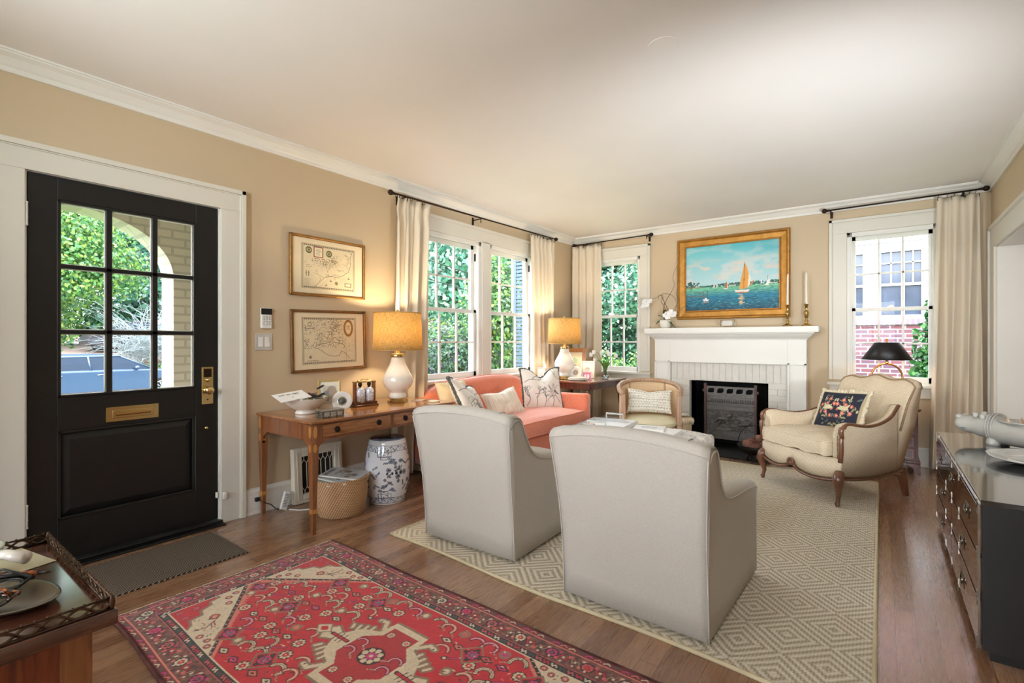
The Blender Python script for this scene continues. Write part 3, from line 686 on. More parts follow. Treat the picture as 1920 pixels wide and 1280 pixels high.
tree('dark dense tree beyond the big windows', -7.2, 15.3, GZ, 10.5, 2.2, G_DRK+G_TEAL, 12000, .2, 22, low=.1)
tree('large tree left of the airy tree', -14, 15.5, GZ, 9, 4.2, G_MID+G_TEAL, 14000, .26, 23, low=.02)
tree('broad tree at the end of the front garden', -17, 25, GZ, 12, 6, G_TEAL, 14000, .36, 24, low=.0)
h = thing('distant_house', 'small grey roofed house glimpsed between the trees', 'house', (-11.6, 19.5, GZ))
MB().box(-1.6, 1.6, -1.5, 1.5, 0, 3.1).obj('wall', simple('blue_siding', (112, 132, 156), .7), h)
MB().prism([(-2.0, 3.0), (0, 4.3), (2.0, 3.0)], -1.8, 1.8, 'xz').obj('roof', simple('grey_shingle', (170, 172, 178), .9), h)
mb = MB()
for k, zz in enumerate((2.9, 3.15)):
    pts = [(-4.2, 4+22*t, zz+1.0*(t-.5)**2*4-.9+k*.15) for t in np.linspace(0, 1, 20)]; mb.tube(pts, .012, 5)
tag(mb.obj('power_line', M['black']), 'thin dark overhead wires crossing outside the big window', 'wire')
# louvred shutter hanging outside the second window
sh = thing('window_shutter', 'dark blue grey louvred shutter folded back outside the second big window', 'shutter', (-.18, 5.115, .75)); mb = MB()
SHM = simple('shutter_paint', (74, 96, 116), .6)
mb.box(-.17, .02, 0, .03, 0, .05); mb.box(-.17, .02, 0, .03, 1.5, 1.55); mb.box(-.17, -.13, 0, .03, 0, 1.55); mb.box(-.03, .02, 0, .03, 0, 1.55); mb.obj('frame', SHM, sh)
mb = MB()
for k in range(30): mb.box(-.13, -.03, .004, .024, .06+k*.048, .095+k*.048)
mb.obj('louvres', SHM, sh)
# corner window view: hedge, lawn, drive, trees
shrub('bright green clipped hedge below the corner window', -.9, 9.2, GZ, [(k*.75, .1*sin(k*3), .85, .6, .6, .85+.08*sin(k*2)) for k in range(-3, 5)], G_LIT+G_MID, 14000, .075, 31, 'hedge')
shrub('dark blue green bush at the left of the corner window', -1.9, 8.6, GZ, [(0, 0, 1.3, .45, .5, 1.3)], G_DRK+G_TEAL, 5000, .07, 32)
mb = MB(); mb.prism([(9.8, GZ), (14, GZ+.5), (22, GZ+.9), (40, GZ+1.3), (40, GZ)], -13, 3.2, 'yz'); struct(mb.obj('lawn_rise', GRASS))
mb = MB(); mb.prism([(18, GZ+.60), (20, GZ+.72), (27, GZ+1.04), (27, GZ+.9), (18, GZ+.5)], -14, 3.0, 'yz'); struct(mb.obj('driveway', simple('pale_drive', (176, 172, 166), .9)))
tree('round tree over the driveway seen through the corner window', -2.2, 15.8, GZ+.5, 6.6, 2.1, G_TEAL+[(215, 225, 220)], 13000, .16, 33, low=.22)
tree('wide tree behind the driveway', -9, 31, .2, 10, 5, G_TEAL+G_MID, 14000, .32, 34, low=.0)
tree('light green tree right of the driveway', -1.5, 30, .2, 9.5, 4.2, G_MID+[(220, 205, 205)], 14000, .3, 35, low=.0)
tree('small dark tree beyond the corner window', -4.6, 17.2, GZ+.6, 6.5, 1.6, G_DRK+G_TEAL, 9000, .16, 36, low=.0)
# neighbour's brick house
NY = 10.6
nh = thing('brick_house', 'neighbouring red brick house with white framed windows', 'house', (0, NY, GZ))
def nb(mb, x0, x1, z0, z1, d0, d1): mb.box(x0, x1, d0, d1, z0-GZ, z1-GZ)
mb = MB(); nb(mb, .8, 12, GZ, 1.46, 0, .3); nb(mb, .8, 12, 3.05, 6.5, 0, .3); mb.obj('wall', RB, nh)
mb = MB(); nb(mb, .8, 12, 1.46, 1.56, -.04, .3); mb.obj('brick_sill', brickmat('sill_brick', (120, 96, 112), (100, 84, 100), (170, 165, 170), bw=.07, rh=.12), nh)
WP = simple('white_house_paint', (160, 163, 170), .6, var=.02)
mb = MB(); nb(mb, .8, 12, 2.86, 3.05, -.03, .3)
wins = [(2.62, 2.92), (2.95, 3.21), (3.465, 3.737), (3.785, 4.0), (4.5, 4.77), (4.82, 5.09)]
cur = .8
for a, b in wins: nb(mb, cur, a, 1.95-.33, 2.70, 0, .1); cur = b
nb(mb, cur, 12, 1.62, 2.70, 0, .1); nb(mb, .8, 12, 1.56, 1.62, -.03, .1); nb(mb, .8, 12, 2.70, 2.86, -.0, .1)
mb.v = [v for v in mb.v]; o = mb.obj('white_trim', WP, nh)
NG = simple('house_window_glass', (52, 62, 78), .2, var=.25, vscale=3)
for a, b in wins:
    w = MB(); nb(w, a, b, 1.62, 2.70, .06, .08); w = w.obj('window', NG, nh)
    w2 = MB(); nb(w2, a, b, 2.12, 2.165, .02, .07); nb(w2, (a+b)/2-.011, (a+b)/2+.011, 2.165, 2.70, .02, .07); nb(w2, a, b, 2.50, 2.522, .02, .07); w2.obj('window_bars', WP, w)
tt = shrub('tapering glossy green shrub in front of the brick house', 4.25, 8.3, GZ, [(0, 0, .7, .72, .6, .9), (0, 0, 1.5, .52, .5, .8), (0, 0, 2.15, .33, .33, .55), (.05, 0, 2.6, .16, .16, .35)], [(52, 120, 58), (70, 146, 66), (40, 100, 52), (110, 178, 96)], 14000, .085, 41)
tree('tall tree behind the brick house', 8, 20, GZ, 14, 5, G_MID, 8000, .4, 42)

# ================================================================== ADDED FILL LIGHTS OUT OF VIEW
GM = MatB('fill_globe_glass'); GM.base((.9, .88, .82)); GM.b.inputs['Emission Color'].default_value = (1, .93, .84, 1); GM.b.inputs['Emission Strength'].default_value = 3
for (p, w) in FILL_GLOBES:
    t = thing('fill_globe', 'added unseen fill globe hanging in the back half of the room' + (' nearer the left wall' if p[0] < 2 else ' nearer the right wall'), 'ceiling lamp', (p[0], p[1], H), group='added fill globes behind the camera')
    MB().tube([(0, 0, 0), (0, 0, p[2]-H+.12)], .008, 8).obj('cord', M['brass'], t)
    MB().ell((0, 0, p[2]-H), .12, 24, 16).obj('glass_globe', GM.m, t)
    MB().lathe([(0, -.02), (.05, -.02), (.06, 0)], 24).obj('ceiling_rose', M['brass'], t)
    lamp('POINT', 'fill_globe_light', (p[0], p[1], p[2]-.32), w*8, (.90, .96, 1), .15)

for (p, q, w) in FILL_SPOTS:
    t = thing('fill_spotlight', 'added unseen fill spotlight behind the camera ' + ('nearer the left wall' if p[0] < 2 else 'nearer the right wall'), 'spotlight', (p[0], p[1], H))
    d = (Vector(q)-Vector(p)).normalized(); l0 = Vector(p)-Vector((p[0], p[1], H))
    MB().cyl((0, 0, 0), (0, 0, l0.z+.03), .008).obj('stem', M['black'], t); MB().cyl(l0-d*.09, l0, .05, .065, 24).obj('spot_can', M['black'], t)
    o = lamp('SPOT', 'fill_spot', tuple(Vector(p)+d*.02), w, (.90, .96, 1), .05); o.rotation_euler = d.to_track_quat('-Z', 'Y').to_euler(); o.data.spot_size = radians(85); o.data.spot_blend = 1

for (p, q, w, cone) in FILL_UPLIGHTS:
    t = thing('fill_uplighter', 'added unseen fill floor lamp ' + ('behind the camera' if p[0] < 2 else 'standing in the cased opening on the right'), 'floor lamp', (p[0], p[1], 0))
    MB().lathe([(0, 0), (.13, 0), (.13, .02), (.02, .03), (.012, .05), (.012, p[2]-.14), (0, p[2]-.14)], 24).obj('stand', M['brass'], t); MB().lathe([(.02, p[2]-.15), (.10, p[2]-.11), (.16, p[2]-.04)], 32, cap=False).obj('bowl_shade', M['trim'], t, solid=.004)
    o = lamp('SPOT', 'fill_uplight', p, w, (.90, .96, 1), .10); o.rotation_euler = (Vector(q)-Vector(p)).to_track_quat('-Z', 'Y').to_euler(); o.data.spot_size = radians(cone); o.data.spot_blend = 1
t = thing('fill_globe', 'added unseen fill globe in the next room beyond the cased opening', 'ceiling lamp', (6.3, -.6, H)); MB().tube([(0, 0, 0), (0, 0, -.38)], .008, 8).obj('cord', M['brass'], t); MB().ell((0, 0, -.5), .12, 24, 16).obj('glass_globe', GM.m, t)  # unseen globe added to brighten the cased opening and its jamb
lamp('POINT', 'next_room_fill', (6.3, -.6, H-.85), 130, (.95, .98, 1), .15)

# ================================================================== FIREPLACE
fp = thing('fireplace', 'white painted wooden mantelpiece around a white painted brick fireplace', 'fireplace', (2.03, LY, 0))
MT = M['trim2']
def fb(mb, x0, x1, d0, d1, z0, z1): mb.box(x0-2.03, x1-2.03, -d1, -d0, z0, z1)
D = .13
mb = MB(); fb(mb, 1.225, 1.416, 0, D, 0, 1.20); fb(mb, 2.665, 2.84, 0, D, 0, 1.20); fb(mb, 1.416, 2.665, 0, D, .93, 1.20)
mb.obj('mantel_surround', MT, fp, bevel=.002)
mb = MB()
for a, b in ((1.225, 1.416), (2.665, 2.84)):
    e = .022; fb(mb, a, a+e, D, D+.014, .10, .95); fb(mb, b-e, b, D, D+.014, .10, .95); fb(mb, a, b, D, D+.014, .93, .952); fb(mb, a, b, D, D+.018, 0, .12)
fb(mb, 1.416, 2.665, D, D+.012, .93, .945)
mb.obj('pilaster_moulding', MT, fp, bevel=.003)
mb = MB()
prof = [(0, 1.196), (D+.006, 1.196), (D+.010, 1.21), (D+.028, 1.222), (D+.052, 1.245), (D+.058, 1.256), (D+.072, 1.264), (D+.072, 1.276), (0, 1.276)]
rings = []
for (d, z) in prof:
    k = max(0, d-D); rings.append([(1.225-2.03-k, 0, z), (1.225-2.03-k, -d, z), (2.84-2.03+k, -d, z), (2.84-2.03+k, 0, z)])
mb.loft(rings, sm=False); mb.obj('bed_moulding', MT, fp)
mb = MB(); fb(mb, 1.13, 2.955, 0, .235, 1.274, 1.337); mb.obj('mantel_shelf', MT, fp, bevel=.004, seg=3)
# painted brick facing: individual bricks as relief in one facing
PBK = simple('painted_brick_facing', (218, 214, 206), .5, var=.04, vscale=20, bump=.6, bscale=90)
mb = MB(); rs = random.Random(2)
x0, x1, xo0, xo1, zt, zo = 1.416, 2.665, 1.63, 2.475, .93, .72
def brick(a, b, za, zb): 
    g_ = .003; j = rs.uniform(-.002, .003); fb(mb, a+g_, b-g_, .02, .085+j, za+g_, zb-g_)
n = 18
for k in range(n): brick(x0+(x1-x0)*k/n, x0+(x1-x0)*(k+1)/n, zo+.005, zt)
for (a, b) in ((x0, xo0), (xo1, x1)):
    z = 0; r = 0
    while z < zo-.01:
        zb = min(z+.0655, zo+.005)
        if r % 2 == 0: brick(a, b, z, zb)
        else: mm_ = a+(b-a)*.48; brick(a, mm_, z, zb); brick(mm_, b, z, zb)
        z = zb; r += 1
mb.obj('brick_facing', PBK, fp, bevel=.003, seg=2)
mb = MB(); fb(mb, x0, xo0, 0, .078, 0, zt); fb(mb, xo1, x1, 0, .078, 0, zt); fb(mb, xo0, xo1, 0, .078, zo, zt); mb.obj('brick_joints', PBK, fp)
SOOT = simple('sooty_brick', (18, 16, 16), .9, var=.4, bump=.5); 
mb = MB()
for (a, b, c_, d_, e, f_) in ((xo0-.05, xo0, -.55, .0, 0, .9), (xo1, xo1+.05, -.55, .0, 0, .9), (xo0, xo1, -.6, -.5, 0, .9), (xo0, xo1, -.55, 0, .80, .9), (xo0, xo1, -.55, 0, -.02, .004)): fb(mb, a, b, c_, d_, e, f_)
mb.obj('firebox', SOOT, fp)
mb = MB(); r = 0
for k in range(10):
    for j in range(5):
        off = (r % 2)*.1; a = xo0+j*.205-off; fb(mb, max(a+.004, xo0), min(a+.2, xo1), -.5, -.492, k*.075+.004, k*.075+.071)
    r += 1
for k in range(10):
    for j in range(3): mb.box(xo1-.008-2.03, xo1-2.03, .03+j*.17+(k % 2)*.08, .19+j*.17+(k % 2)*.08, k*.075+.004, k*.075+.071)
mb.obj('firebox_bricks', SOOT, fp)
hs = struct(MB().box(1.42, 3.06, 5.30, LY-.001, 0, .012).obj('hearth_slab', simple('black_slate', (24, 24, 26), .35, var=.3, vscale=25, bump=.15), bevel=.003)); hs.name = 'trim_16'

# cast-iron summer front
CI = simple('cast_iron', (104, 100, 98), .5, .35, var=.2, vscale=40)
sc = thing('cast_iron_fire_screen', 'grey cast iron summer front with a hunting relief standing in the fireplace opening', 'fire screen', (2.11, 5.86, .012))
hw = .25; MX = Matrix.Identity(4)
def sbx(mb, a, b, z0, z1, d0=0, d1=.02): mb.box(a, b, -d1, -d0, z0, z1)
mb = MB(); sbx(mb, -hw, hw, .07, .155); sbx(mb, -hw, hw, .155, .40, 0, .008); sbx(mb, -hw, hw, .40, .455); sbx(mb, -hw, hw, .455, .545, 0, .012); sbx(mb, -hw, hw, .545, .565, 0, .024); sbx(mb, -hw, hw, .44, .448, 0, .026)
sbx(mb, -hw, hw, .155, .163, 0, .024); sbx(mb, -hw, hw, .39, .398, 0, .024); sbx(mb, -hw, hw, .10, .106, 0, .026)
mb.obj('panel', CI, sc, bevel=.002)
mb = MB()     # pierced top rail: five leaf-shaped openings
n = 5; w_ = 2*hw/n
for k in range(n):
    c_ = -hw+w_*(k+.5); m_ = 24; inner = []; outer = []
    for j in range(m_):
        a = 2*pi*j/m_+pi/4; r_ = .032*(1+.38*max(0, cos(2*(a-pi/4)))**6); x_ = c_+r_*cos(a)*1.1; z_ = .612+r_*sin(a)*.85; inner.append((x_, z_))
        s = max(abs(cos(a))/(w_/2), abs(sin(a))/.048); outer.append((c_+cos(a)/s, .612+sin(a)/s))
    vs = [(x_, -.016, z_) for x_, z_ in inner+outer]+[(x_, 0, z_) for x_, z_ in inner+outer]
    fs = []
    for j in range(m_):
        j2 = (j+1) % m_; fs += [(j, m_+j, m_+j2, j2), (2*m_+j, 2*m_+j2, 3*m_+j2, 3*m_+j), (j, j2, 2*m_+j2, 2*m_+j), (m_+j, 3*m_+j, 3*m_+j2, m_+j2)]
    mb.add(vs, fs)
mb.obj('pierced_rail', CI, sc)
mb = MB()
for k in range(20): mb.ell((-hw+.02+k*(2*hw-.04)/19, -.014, .50), (.0095, .018, .024), 10, 8)
mb.obj('egg_moulding', CI, sc)
U, V = np.meshgrid(np.linspace(0, 1, 181), np.linspace(0, 1, 91)); X = (U-.5)*.47; Z = .165+V*.222
hgt = fbm(U, V, 22, 5, 3)*.016
def bump_(cx, cz, rx, rz, rot, a):
    dx, dz = X-cx, Z-cz; u = dx*cos(rot)+dz*sin(rot); v = -dx*sin(rot)+dz*cos(rot); return a*np.clip(1-(u/rx)**2-(v/rz)**2, 0, 1)**.5
for a in [(-.06, .30, .07, .03, -.1, .02), (.0, .335, .035, .022, .8, .02), (-.13, .285, .05, .014, .7, .015), (-.03, .26, .02, .04, .4, .014), (-.11, .255, .015, .04, -.5, .014), (.14, .25, .07, .018, .15, .016), (.09, .27, .03, .012, .9, .013), (.2, .265, .03, .011, .6, .013), (-.16, .33, .07, .008, .8, .01), (.06, .22, .15, .007, .02, .008)]: hgt = np.maximum(hgt, bump_(*a)+hgt*.3)
img = np.ones((91, 181, 3))*np.array(lin((78, 76, 76)))
colgrid('hunting_relief', CI, 180, 90, lambda u, v: ((u-.5)*.47, -.010-np.clip(hgt*1.9, 0, .05), .165+v*.222), img, sc)
mb = MB()
for s in (-1, 1):
    mb.box(s*(hw+.012)-.012, s*(hw+.012)+.012, -.03, .0, 0, .665); mb.box(s*(hw+.012)-.014, s*(hw+.012)+.014, -.032, .002, .655, .690)
    mb.box(s*(hw+.032)-.01, s*(hw+.032)+.01, -.024, -.006, .595, .622); mb.box(s*(hw+.012)-.014, s*(hw+.012)+.014, -.07, .06, 0, .018)
mb.obj('side_bars', simple('brown_iron', (88, 66, 62), .5, .5), sc, bevel=.002)

# ================================================================== SOFA
CORAL = fabric('coral_velvet', (232, 136, 102), (220, 118, 84), bump=.15, rough=.7, sheen=.5, nsc=60)
def smoothpoly(pts, n=8):
    """Catmull-Rom through 2-D/3-D points"""
    P_ = [Vector(p) for p in pts]; out = []
    for i in range(len(P_)-1):
        p0 = P_[max(i-1, 0)]; p1 = P_[i]; p2 = P_[i+1]; p3 = P_[min(i+2, len(P_)-1)]
        for k in range(n):
            t = k/n; out.append(.5*((2*p1)+(-p0+p2)*t+(2*p0-5*p1+4*p2-p3)*t*t+(-p0+3*p1-3*p2+p3)*t**3))
    out.append(P_[-1]); return out
def cushion_box(L, D_, T, puff=.03, nu=24, nv=16, nt=5, wr=0, seed=0, rim=.96):
    """soft rectangular cushion centred at origin, lying flat"""
    mb = MB(); rs_ = np.random.RandomState(seed)
    def S(u, v, s):
        x = (u*2-1); y = (v*2-1); ex = (1-abs(x)**8); ey = (1-abs(y)**8); p = puff*(max(0, 1-x*x)**.6)*(max(0, 1-y*y)**.6)
        w_ = wr*(mnoise.noise(Vector((x*3+seed, y*2.2, s)))) if wr else 0
        z = s*(T/2*(.82+.18*min(ex, ey)**.5)+p)+w_
        return (x*L/2*(1-.012*abs(y)**4), y*D_/2, z)
    mb.grid(nu, nv, lambda u, v: S(u, v, 1)); mb.grid(nu, nv, lambda u, v: S(u, v, -1))
    rim_ = [(i/nu, 0) for i in range(nu)]+[(1, j/nv) for j in range(nv)]+[(1-i/nu, 1) for i in range(nu)]+[(0, 1-j/nv) for j in range(nv)]
    n_ = len(rim_); vs = []
    for k in range(nt+1):
        f = k/nt; b = 1+.012*sin(pi*f)
        for (u, v) in rim_:
            t_, bt = Vector(S(u, v, 1)), Vector(S(u, v, -1)); p = t_.lerp(bt, f); vs.append((p.x*(1+.015*sin(pi*f)), p.y*(1+.02*sin(pi*f)), p.z))
    mb.add(vs, [(k*n_+j, k*n_+(j+1) % n_, (k+1)*n_+(j+1) % n_, (k+1)*n_+j) for k in range(nt) for j in range(n_)], sm=True)
    top_rim = [S(u, v, 1) for u, v in rim_]; bot_rim = [S(u, v, -1) for u, v in rim_]
    return mb, top_rim, bot_rim
so = thing('sofa', 'coral orange upholstered sofa with one long seat cushion under the big windows', 'sofa', (.08, 2.98, 0))
SL, SD = 1.78, .87
# local: x out from wall, y along the wall
mb = MB(); mb.box(.02, SD-.03, .03, SL-.03, .10, .30); mb.obj('seat_base', CORAL, so, bevel=.02, seg=3)
# back: curved top sweeping down to the arms
topc = smoothpoly([(0, .60), (.06, .66), (.18, .735), (.34, .785), (.62, .81), (.95, .825), (1.25, .82), (1.45, .80), (1.60, .745), (1.72, .66), (SL, .60)], 6)
rings = []
for p in topc:
    y, zt_ = p.x, p.y; r = []
    for (x_, z_) in ((.02, .12), (-.0+.0, .45), (-.0, zt_-.06), (.012, zt_-.015), (.045, zt_), (.10, zt_-.008), (.135, zt_-.05), (.165, .45), (.20, .12)): r.append((x_, y, z_))
    rings.append(r)
mb = MB(); mb.loft(rings); mb.obj('backrest', CORAL, so)
# arms: slim, squared, slightly flared outward and forward
for nm, yc_, s in (('left', .055, -1), ('right', SL-.055, 1)):
    rings = []
    for (x_, zt_) in [(.03, .60), (.2, .605), (.45, .61), (.7, .615), (SD-.03, .62), (SD, .612)]:
        w_ = .05 if x_ < SD else .042; fl = s*.012; r = []
        for (a, z_) in ((-w_, .10), (-w_, .4), (-w_, zt_-.022), (-w_+.008, zt_-.006), (-w_+.025, zt_), (w_-.025, zt_), (w_-.008, zt_-.006), (w_, zt_-.022), (w_, .4), (w_, .10)):
            r.append((x_, yc_+a+fl*(z_/.6), z_))
        rings.append(r)
    mb = MB(); mb.loft(rings); mb.obj('armrest', CORAL, so)
cm, tr, br = cushion_box(SD-.20, SL-.24, .15, .03, 18, 40, wr=.012, seed=3)
c_ = cm.obj('seat_cushion', CORAL, so); c_.location = (.20+(SD-.20)/2, SL/2, .30+.085)
mb = MB(); mb.tube(tr, .006, 6, closed=True); mb.tube(br, .006, 6, closed=True); mb.obj('piping', CORAL, c_)
mb = MB(); mb.tube([(.045, p.x, p.y+.001) for p in topc], .005, 6)
for s, yy in ((0, .012), (1, SL-.012)): pass
mb.obj('back_piping', CORAL, so)
for x_ in (.07, SD-.09):
    for y_ in (.08, SL-.08): MB().taper(x_, y_, 0, .10, .014, .014, .022, .022).obj('leg', M['walnutv'], so)

# pillows ---------------------------------------------------------------
def pillow_mesh(w, h, t, chop=0, n=22, seed=0, ear=.06):
    """throw pillow in the xz plane (x width, z height, y thickness) centred at origin; returns MB and rim points"""
    def S(u, v, s):
        x, z = u*2-1, v*2-1
        th = t/2*(max(0, (1-x*x))**.45)*(max(0, (1-z*z))**.45)
        px = x*w/2*(1-ear*(1-abs(z)**2)); pz = z*h/2*(1-ear*(1-abs(x)**2))
        if chop and z > -.2: pz -= chop*math.exp(-(x/.38)**2)*max(0, (z+.2)/1.2)**1.3; th *= 1-.25*math.exp(-(x/.35)**2)*max(0, z)
        wv = .01*mnoise.noise(Vector((x*2.2+seed, z*2.2, s*.5)))
        return (px, s*th+wv*(1-max(abs(x), abs(z))**4)*2, pz)
    mb = MB(); mb.grid(n, n, lambda u, v: S(u, v, -1)); mb.grid(n, n, lambda u, v: S(u, v, 1))
    rim = [S(i/n, 0, 1) for i in range(n)]+[S(1, i/n, 1) for i in range(n)]+[S(1-i/n, 1, 1) for i in range(n)]+[S(0, 1-i/n, 1) for i in range(n)]
    return mb, rim, S
CREAMF = fabric('ivory_linen', (232, 218, 196), (220, 204, 180), bump=.2)
def branch_canvas(seed):
    cv = Canvas(.5, .5, .0022, (232, 224, 214)); rs = random.Random(seed)
    def br(x, y, a, l, w, d):
        if d == 0 or l < .012: return
        pts = [(x, y)]
        for k in range(4): a += rs.uniform(-.3, .3); x += cos(a)*l/4; y += sin(a)*l/4; pts.append((x, y))
        cv.pline(pts, w+.0022, (74, 82, 84)); 
        if w > .0035: cv.pline(pts, w*.6, (140, 148, 148))
        for k in range(rs.choice((2, 2, 3))): br(x, y, a+rs.uniform(-.9, .9), l*rs.uniform(.6, .85), w*.6, d-1)
    for x, y, a in ((.03, .05, .9), (.25, .02, 1.5), (.46, .06, 2.2), (.15, .03, 1.2), (.36, .02, 1.8), (.02, .33, .3), (.48, .35, 2.9)): br(x, y, a, .10, .005, 4)
    cv.disc(.40, .20, .03, (104, 116, 118), .012, rot=-.5); cv.disc(.43, .175, .02, (104, 116, 118), .01, rot=-.3)
    n = fbm(cv.X, cv.Y, 300, 3, 2)*.04; cv.a = np.clip(cv.a+n[..., None], 0, 1); return cv
VF = vcol('printed_fabric', .85, .15, bscale=700)
def printed_pillow(name, label, w, h, t, cv, loc, rot, chop=0, seed=0, group=None, backmat=None):
    o = thing(name, label, 'pillow', loc, 0, group); o.rotation_euler = rot
    mb, rim, S = pillow_mesh(w, h, t, chop, 26, seed)
    nu, nv = cv.nu, cv.nv
    def pos(U, V):
        f = np.vectorize(lambda u, v: S(u, v, -1)); X, Y, Z = f(U, V); return X, Y-.0008, Z
    colgrid('printed_front', VF, nu, nv, pos, cv.a, o)
    mb2 = MB(); mb2.grid(26, 26, lambda u, v: S(u, v, 1)); mb2.obj('back_cover', backmat or CREAMF, o)
    return o, rim
BFR = simple('grey_brush_fringe', (92, 96, 96), .95, var=.5, vscale=200, bump=1, bscale=400)
def fringe(o, rim, r, mat, n=2):
    mb = MB(); P_ = [Vector(p) for p in rim]; rs = random.Random(5)
    for i, p in enumerate(P_):
        q = P_[(i+1) % len(P_)]
        for k in range(n):
            c = p.lerp(q, k/n); mb.ell(tuple(c+Vector((rs.uniform(-1, 1), rs.uniform(-1, 1), rs.uniform(-1, 1)))*r*.25), r*rs.uniform(.7, 1.2), 6, 4)
    return mb.obj('fringe', mat, o)
cvA = branch_canvas(5); cvB = branch_canvas(9)
pz = .30+.175
# right-hand coral branch pillow, chopped, leaning in the far corner of the sofa
o, rim = printed_pillow('throw_pillow', 'white branch print throw pillow with chopped top at the far end of the sofa', .47, .45, .16, cvA, (.52, 4.45, pz+.195), (radians(-14), 0, radians(60)), .10, 1)
fringe(o, rim, .012, BFR, 3)
o, rim = printed_pillow('throw_pillow', 'white branch print throw pillow leaning at the near end of the sofa', .46, .44, .16, cvB, (.60, 3.20, pz+.165), (radians(-34), radians(16), radians(104)), .06, 2)
fringe(o, rim, .014, BFR, 3)
mb, rim, S = pillow_mesh(.42, .40, .15, 0, 20, 3); o = thing('throw_pillow', 'plain cream throw pillow half hidden behind the near branch print pillow', 'pillow', (.40, 3.24, pz+.16)); o.rotation_euler = (radians(-20), 0, radians(96))
mb.obj('cover', fabric('cream_fabric', (232, 210, 170)), o); mb = MB(); mb.tube(rim, .004, 6, closed=True); mb.obj('piping', CREAMF, o)
sm_ = MatB('ivory_silk'); v = sm_.coord(scale=(26, 1, 2)); f = sm_.noise(v, 3, 3); sm_.base(sm_.ramp(f, [(.3, rgba((216, 198, 178))), (.7, rgba((244, 232, 214)))])); sm_.set(Roughness=.45, Sheen_Weight=.4)
sm_.bump(f, .3, .006); SILK = sm_.m
mb, rim, S = pillow_mesh(.46, .27, .13, .02, 20, 4); o = thing('lumbar_pillow', 'ivory silk lumbar pillow lying between the two branch print pillows', 'pillow', (.56, 3.73, pz+.115)); o.rotation_euler = (radians(-30), radians(-6), radians(84))
mb.obj('cover', SILK, o); mb = MB(); mb.tube(rim, .004, 6, closed=True); mb.obj('piping', SILK, o)

# ================================================================== SWIVEL ARMCHAIRS
LINEN = fabric('grey_linen', (212, 205, 194), (186, 180, 172), bump=.3, rough=.95, sheen=.15, nsc=420)
SEAM = simple('seam_shadow', (150, 145, 138), .9)
def swivel_chair(label, loc, rz):
    t = thing('swivel_armchair', label, 'armchair', loc, rz)
    Wb, Wt, Dp = .325, .352, .80     # half widths bottom/top, depth; back at y=0, front +y
    zb = .018
    def hw_(z): return Wb+(Wt-Wb)*max(0, (z-.35)/.45)**1.4 if z > .35 else Wb
    prof_top = smoothpoly([(-.068, .750), (-.045, .782), (.01, .785), (.045, .752), (.085, .69), (.14, .61), (.215, .555), (.32, .528), (.45, .515), (.60, .50), (.72, .485), (.775, .468), (.785, .44)], 4)
    for s in (-1, 1):
        th = .115; rings = []
        for p in prof_top:
            y, zt = p.x, p.y; yb = max(y, .012); o_ = s*hw_(zt); r = []
            n_ = 7
            for k in range(n_): # outer from bottom to top
                z = zb+(zt-.03-zb)*k/(n_-1); yy = yb+(y-yb)*(k/(n_-1))**1.6; r.append((s*hw_(z), yy, z))
            r += [(o_-s*.006, y, zt-.012), (o_-s*.022, y, zt-.001), (o_-s*.05, y, zt+.002), (o_-s*(th-.03), y, zt-.004), (o_-s*(th-.01), y, zt-.02)]
            for k in range(n_):
                z = zt-.045-(zt-.045-zb)*k/(n_-1); yy = yb+(y-yb)*(1-k/(n_-1))**1.6; r.append((s*(hw_(z)-th), yy, z))
            rings.append(r)
        mb = MB(); mb.loft(rings); mb.obj('arm_panel', LINEN, t, bevel=0)
        # seam piping along the outer edge of the arm and down the back corner
        mb = MB(); mb.tube([(s*(hw_(p.y)+.001), p.x, p.y-.028) for p in prof_top], .0035, 6)
        mb.tube([(s*(hw_(zb+(.75-zb)*k/10)+.0005), -.085*(k/10)**1.6-.0015, zb+(.735-zb)*k/10) for k in range(11)], .0035, 6)
        mb.tube([(s*(hw_(z)), .787, z) for z in (.44, .3, .15, zb)], .0035, 6)
        mb.obj('arm_piping', LINEN, t)
    # back slab between the arms: domed top
    rings = []; nx = 16
    for i in range(nx+1):
        f = i/nx*2-1; dome = .034*(1-abs(f)**2.2)+.0; zt = .780+dome; r = []
        for k in range(8):
            q = k/7; z = zb+(zt-.05-zb)*q; r.append((f*(hw_(z)+.002), -.085*q**1.6, z))
        r += [(f*(hw_(zt)+.002), -.088, zt-.03), (f*hw_(zt)*.998, -.078, zt-.010), (f*hw_(zt)*.998, -.055, zt), (f*hw_(zt)*.998, -.02, zt), (f*hw_(zt)*.998, .02, zt-.012), (f*hw_(zt)*.995, .045, zt-.04)]
        for k in range(6):
            q = k/5; z = zt-.06-(zt-.06-.3)*q; r.append((f*hw_(z)*.93, .05+.04*q, z))
        r.append((f*Wb*.95, .1, zb)); rings.append(r)
    mb = MB(); mb.loft(rings); mb.obj('back_panel', LINEN, t)
    mb = MB(); mb.tube([(f*(hw_(.75)-.002), -.0885, .744+.034*(1-abs(f)**2.2)) for f in np.linspace(-1, 1, 21)], .003, 6)
    for s in (-1, 1): mb.tube([(s*.26, -.088+.01, .776), (s*.262, -.05, .798), (s*.263, .0, .795)], .003, 6)
    mb.obj('back_piping', LINEN, t)
    mb = MB(); mb.box(-Wb+.1, Wb-.1, .08, Dp-.02, zb, .28); mb.obj('seat_base', LINEN, t, bevel=.015)
    cm, tr, br = cushion_box(2*Wb-.225, .62, .15, .03, 14, 14, wr=.006, seed=8); c_ = cm.obj('seat_cushion', LINEN, t); c_.location = (0, .46, .365)
    MB().cyl((0, .4, 0), (0, .4, .05), .27, n=40).obj('swivel_base', M['black'], t)
    return t
RUGZ = .010
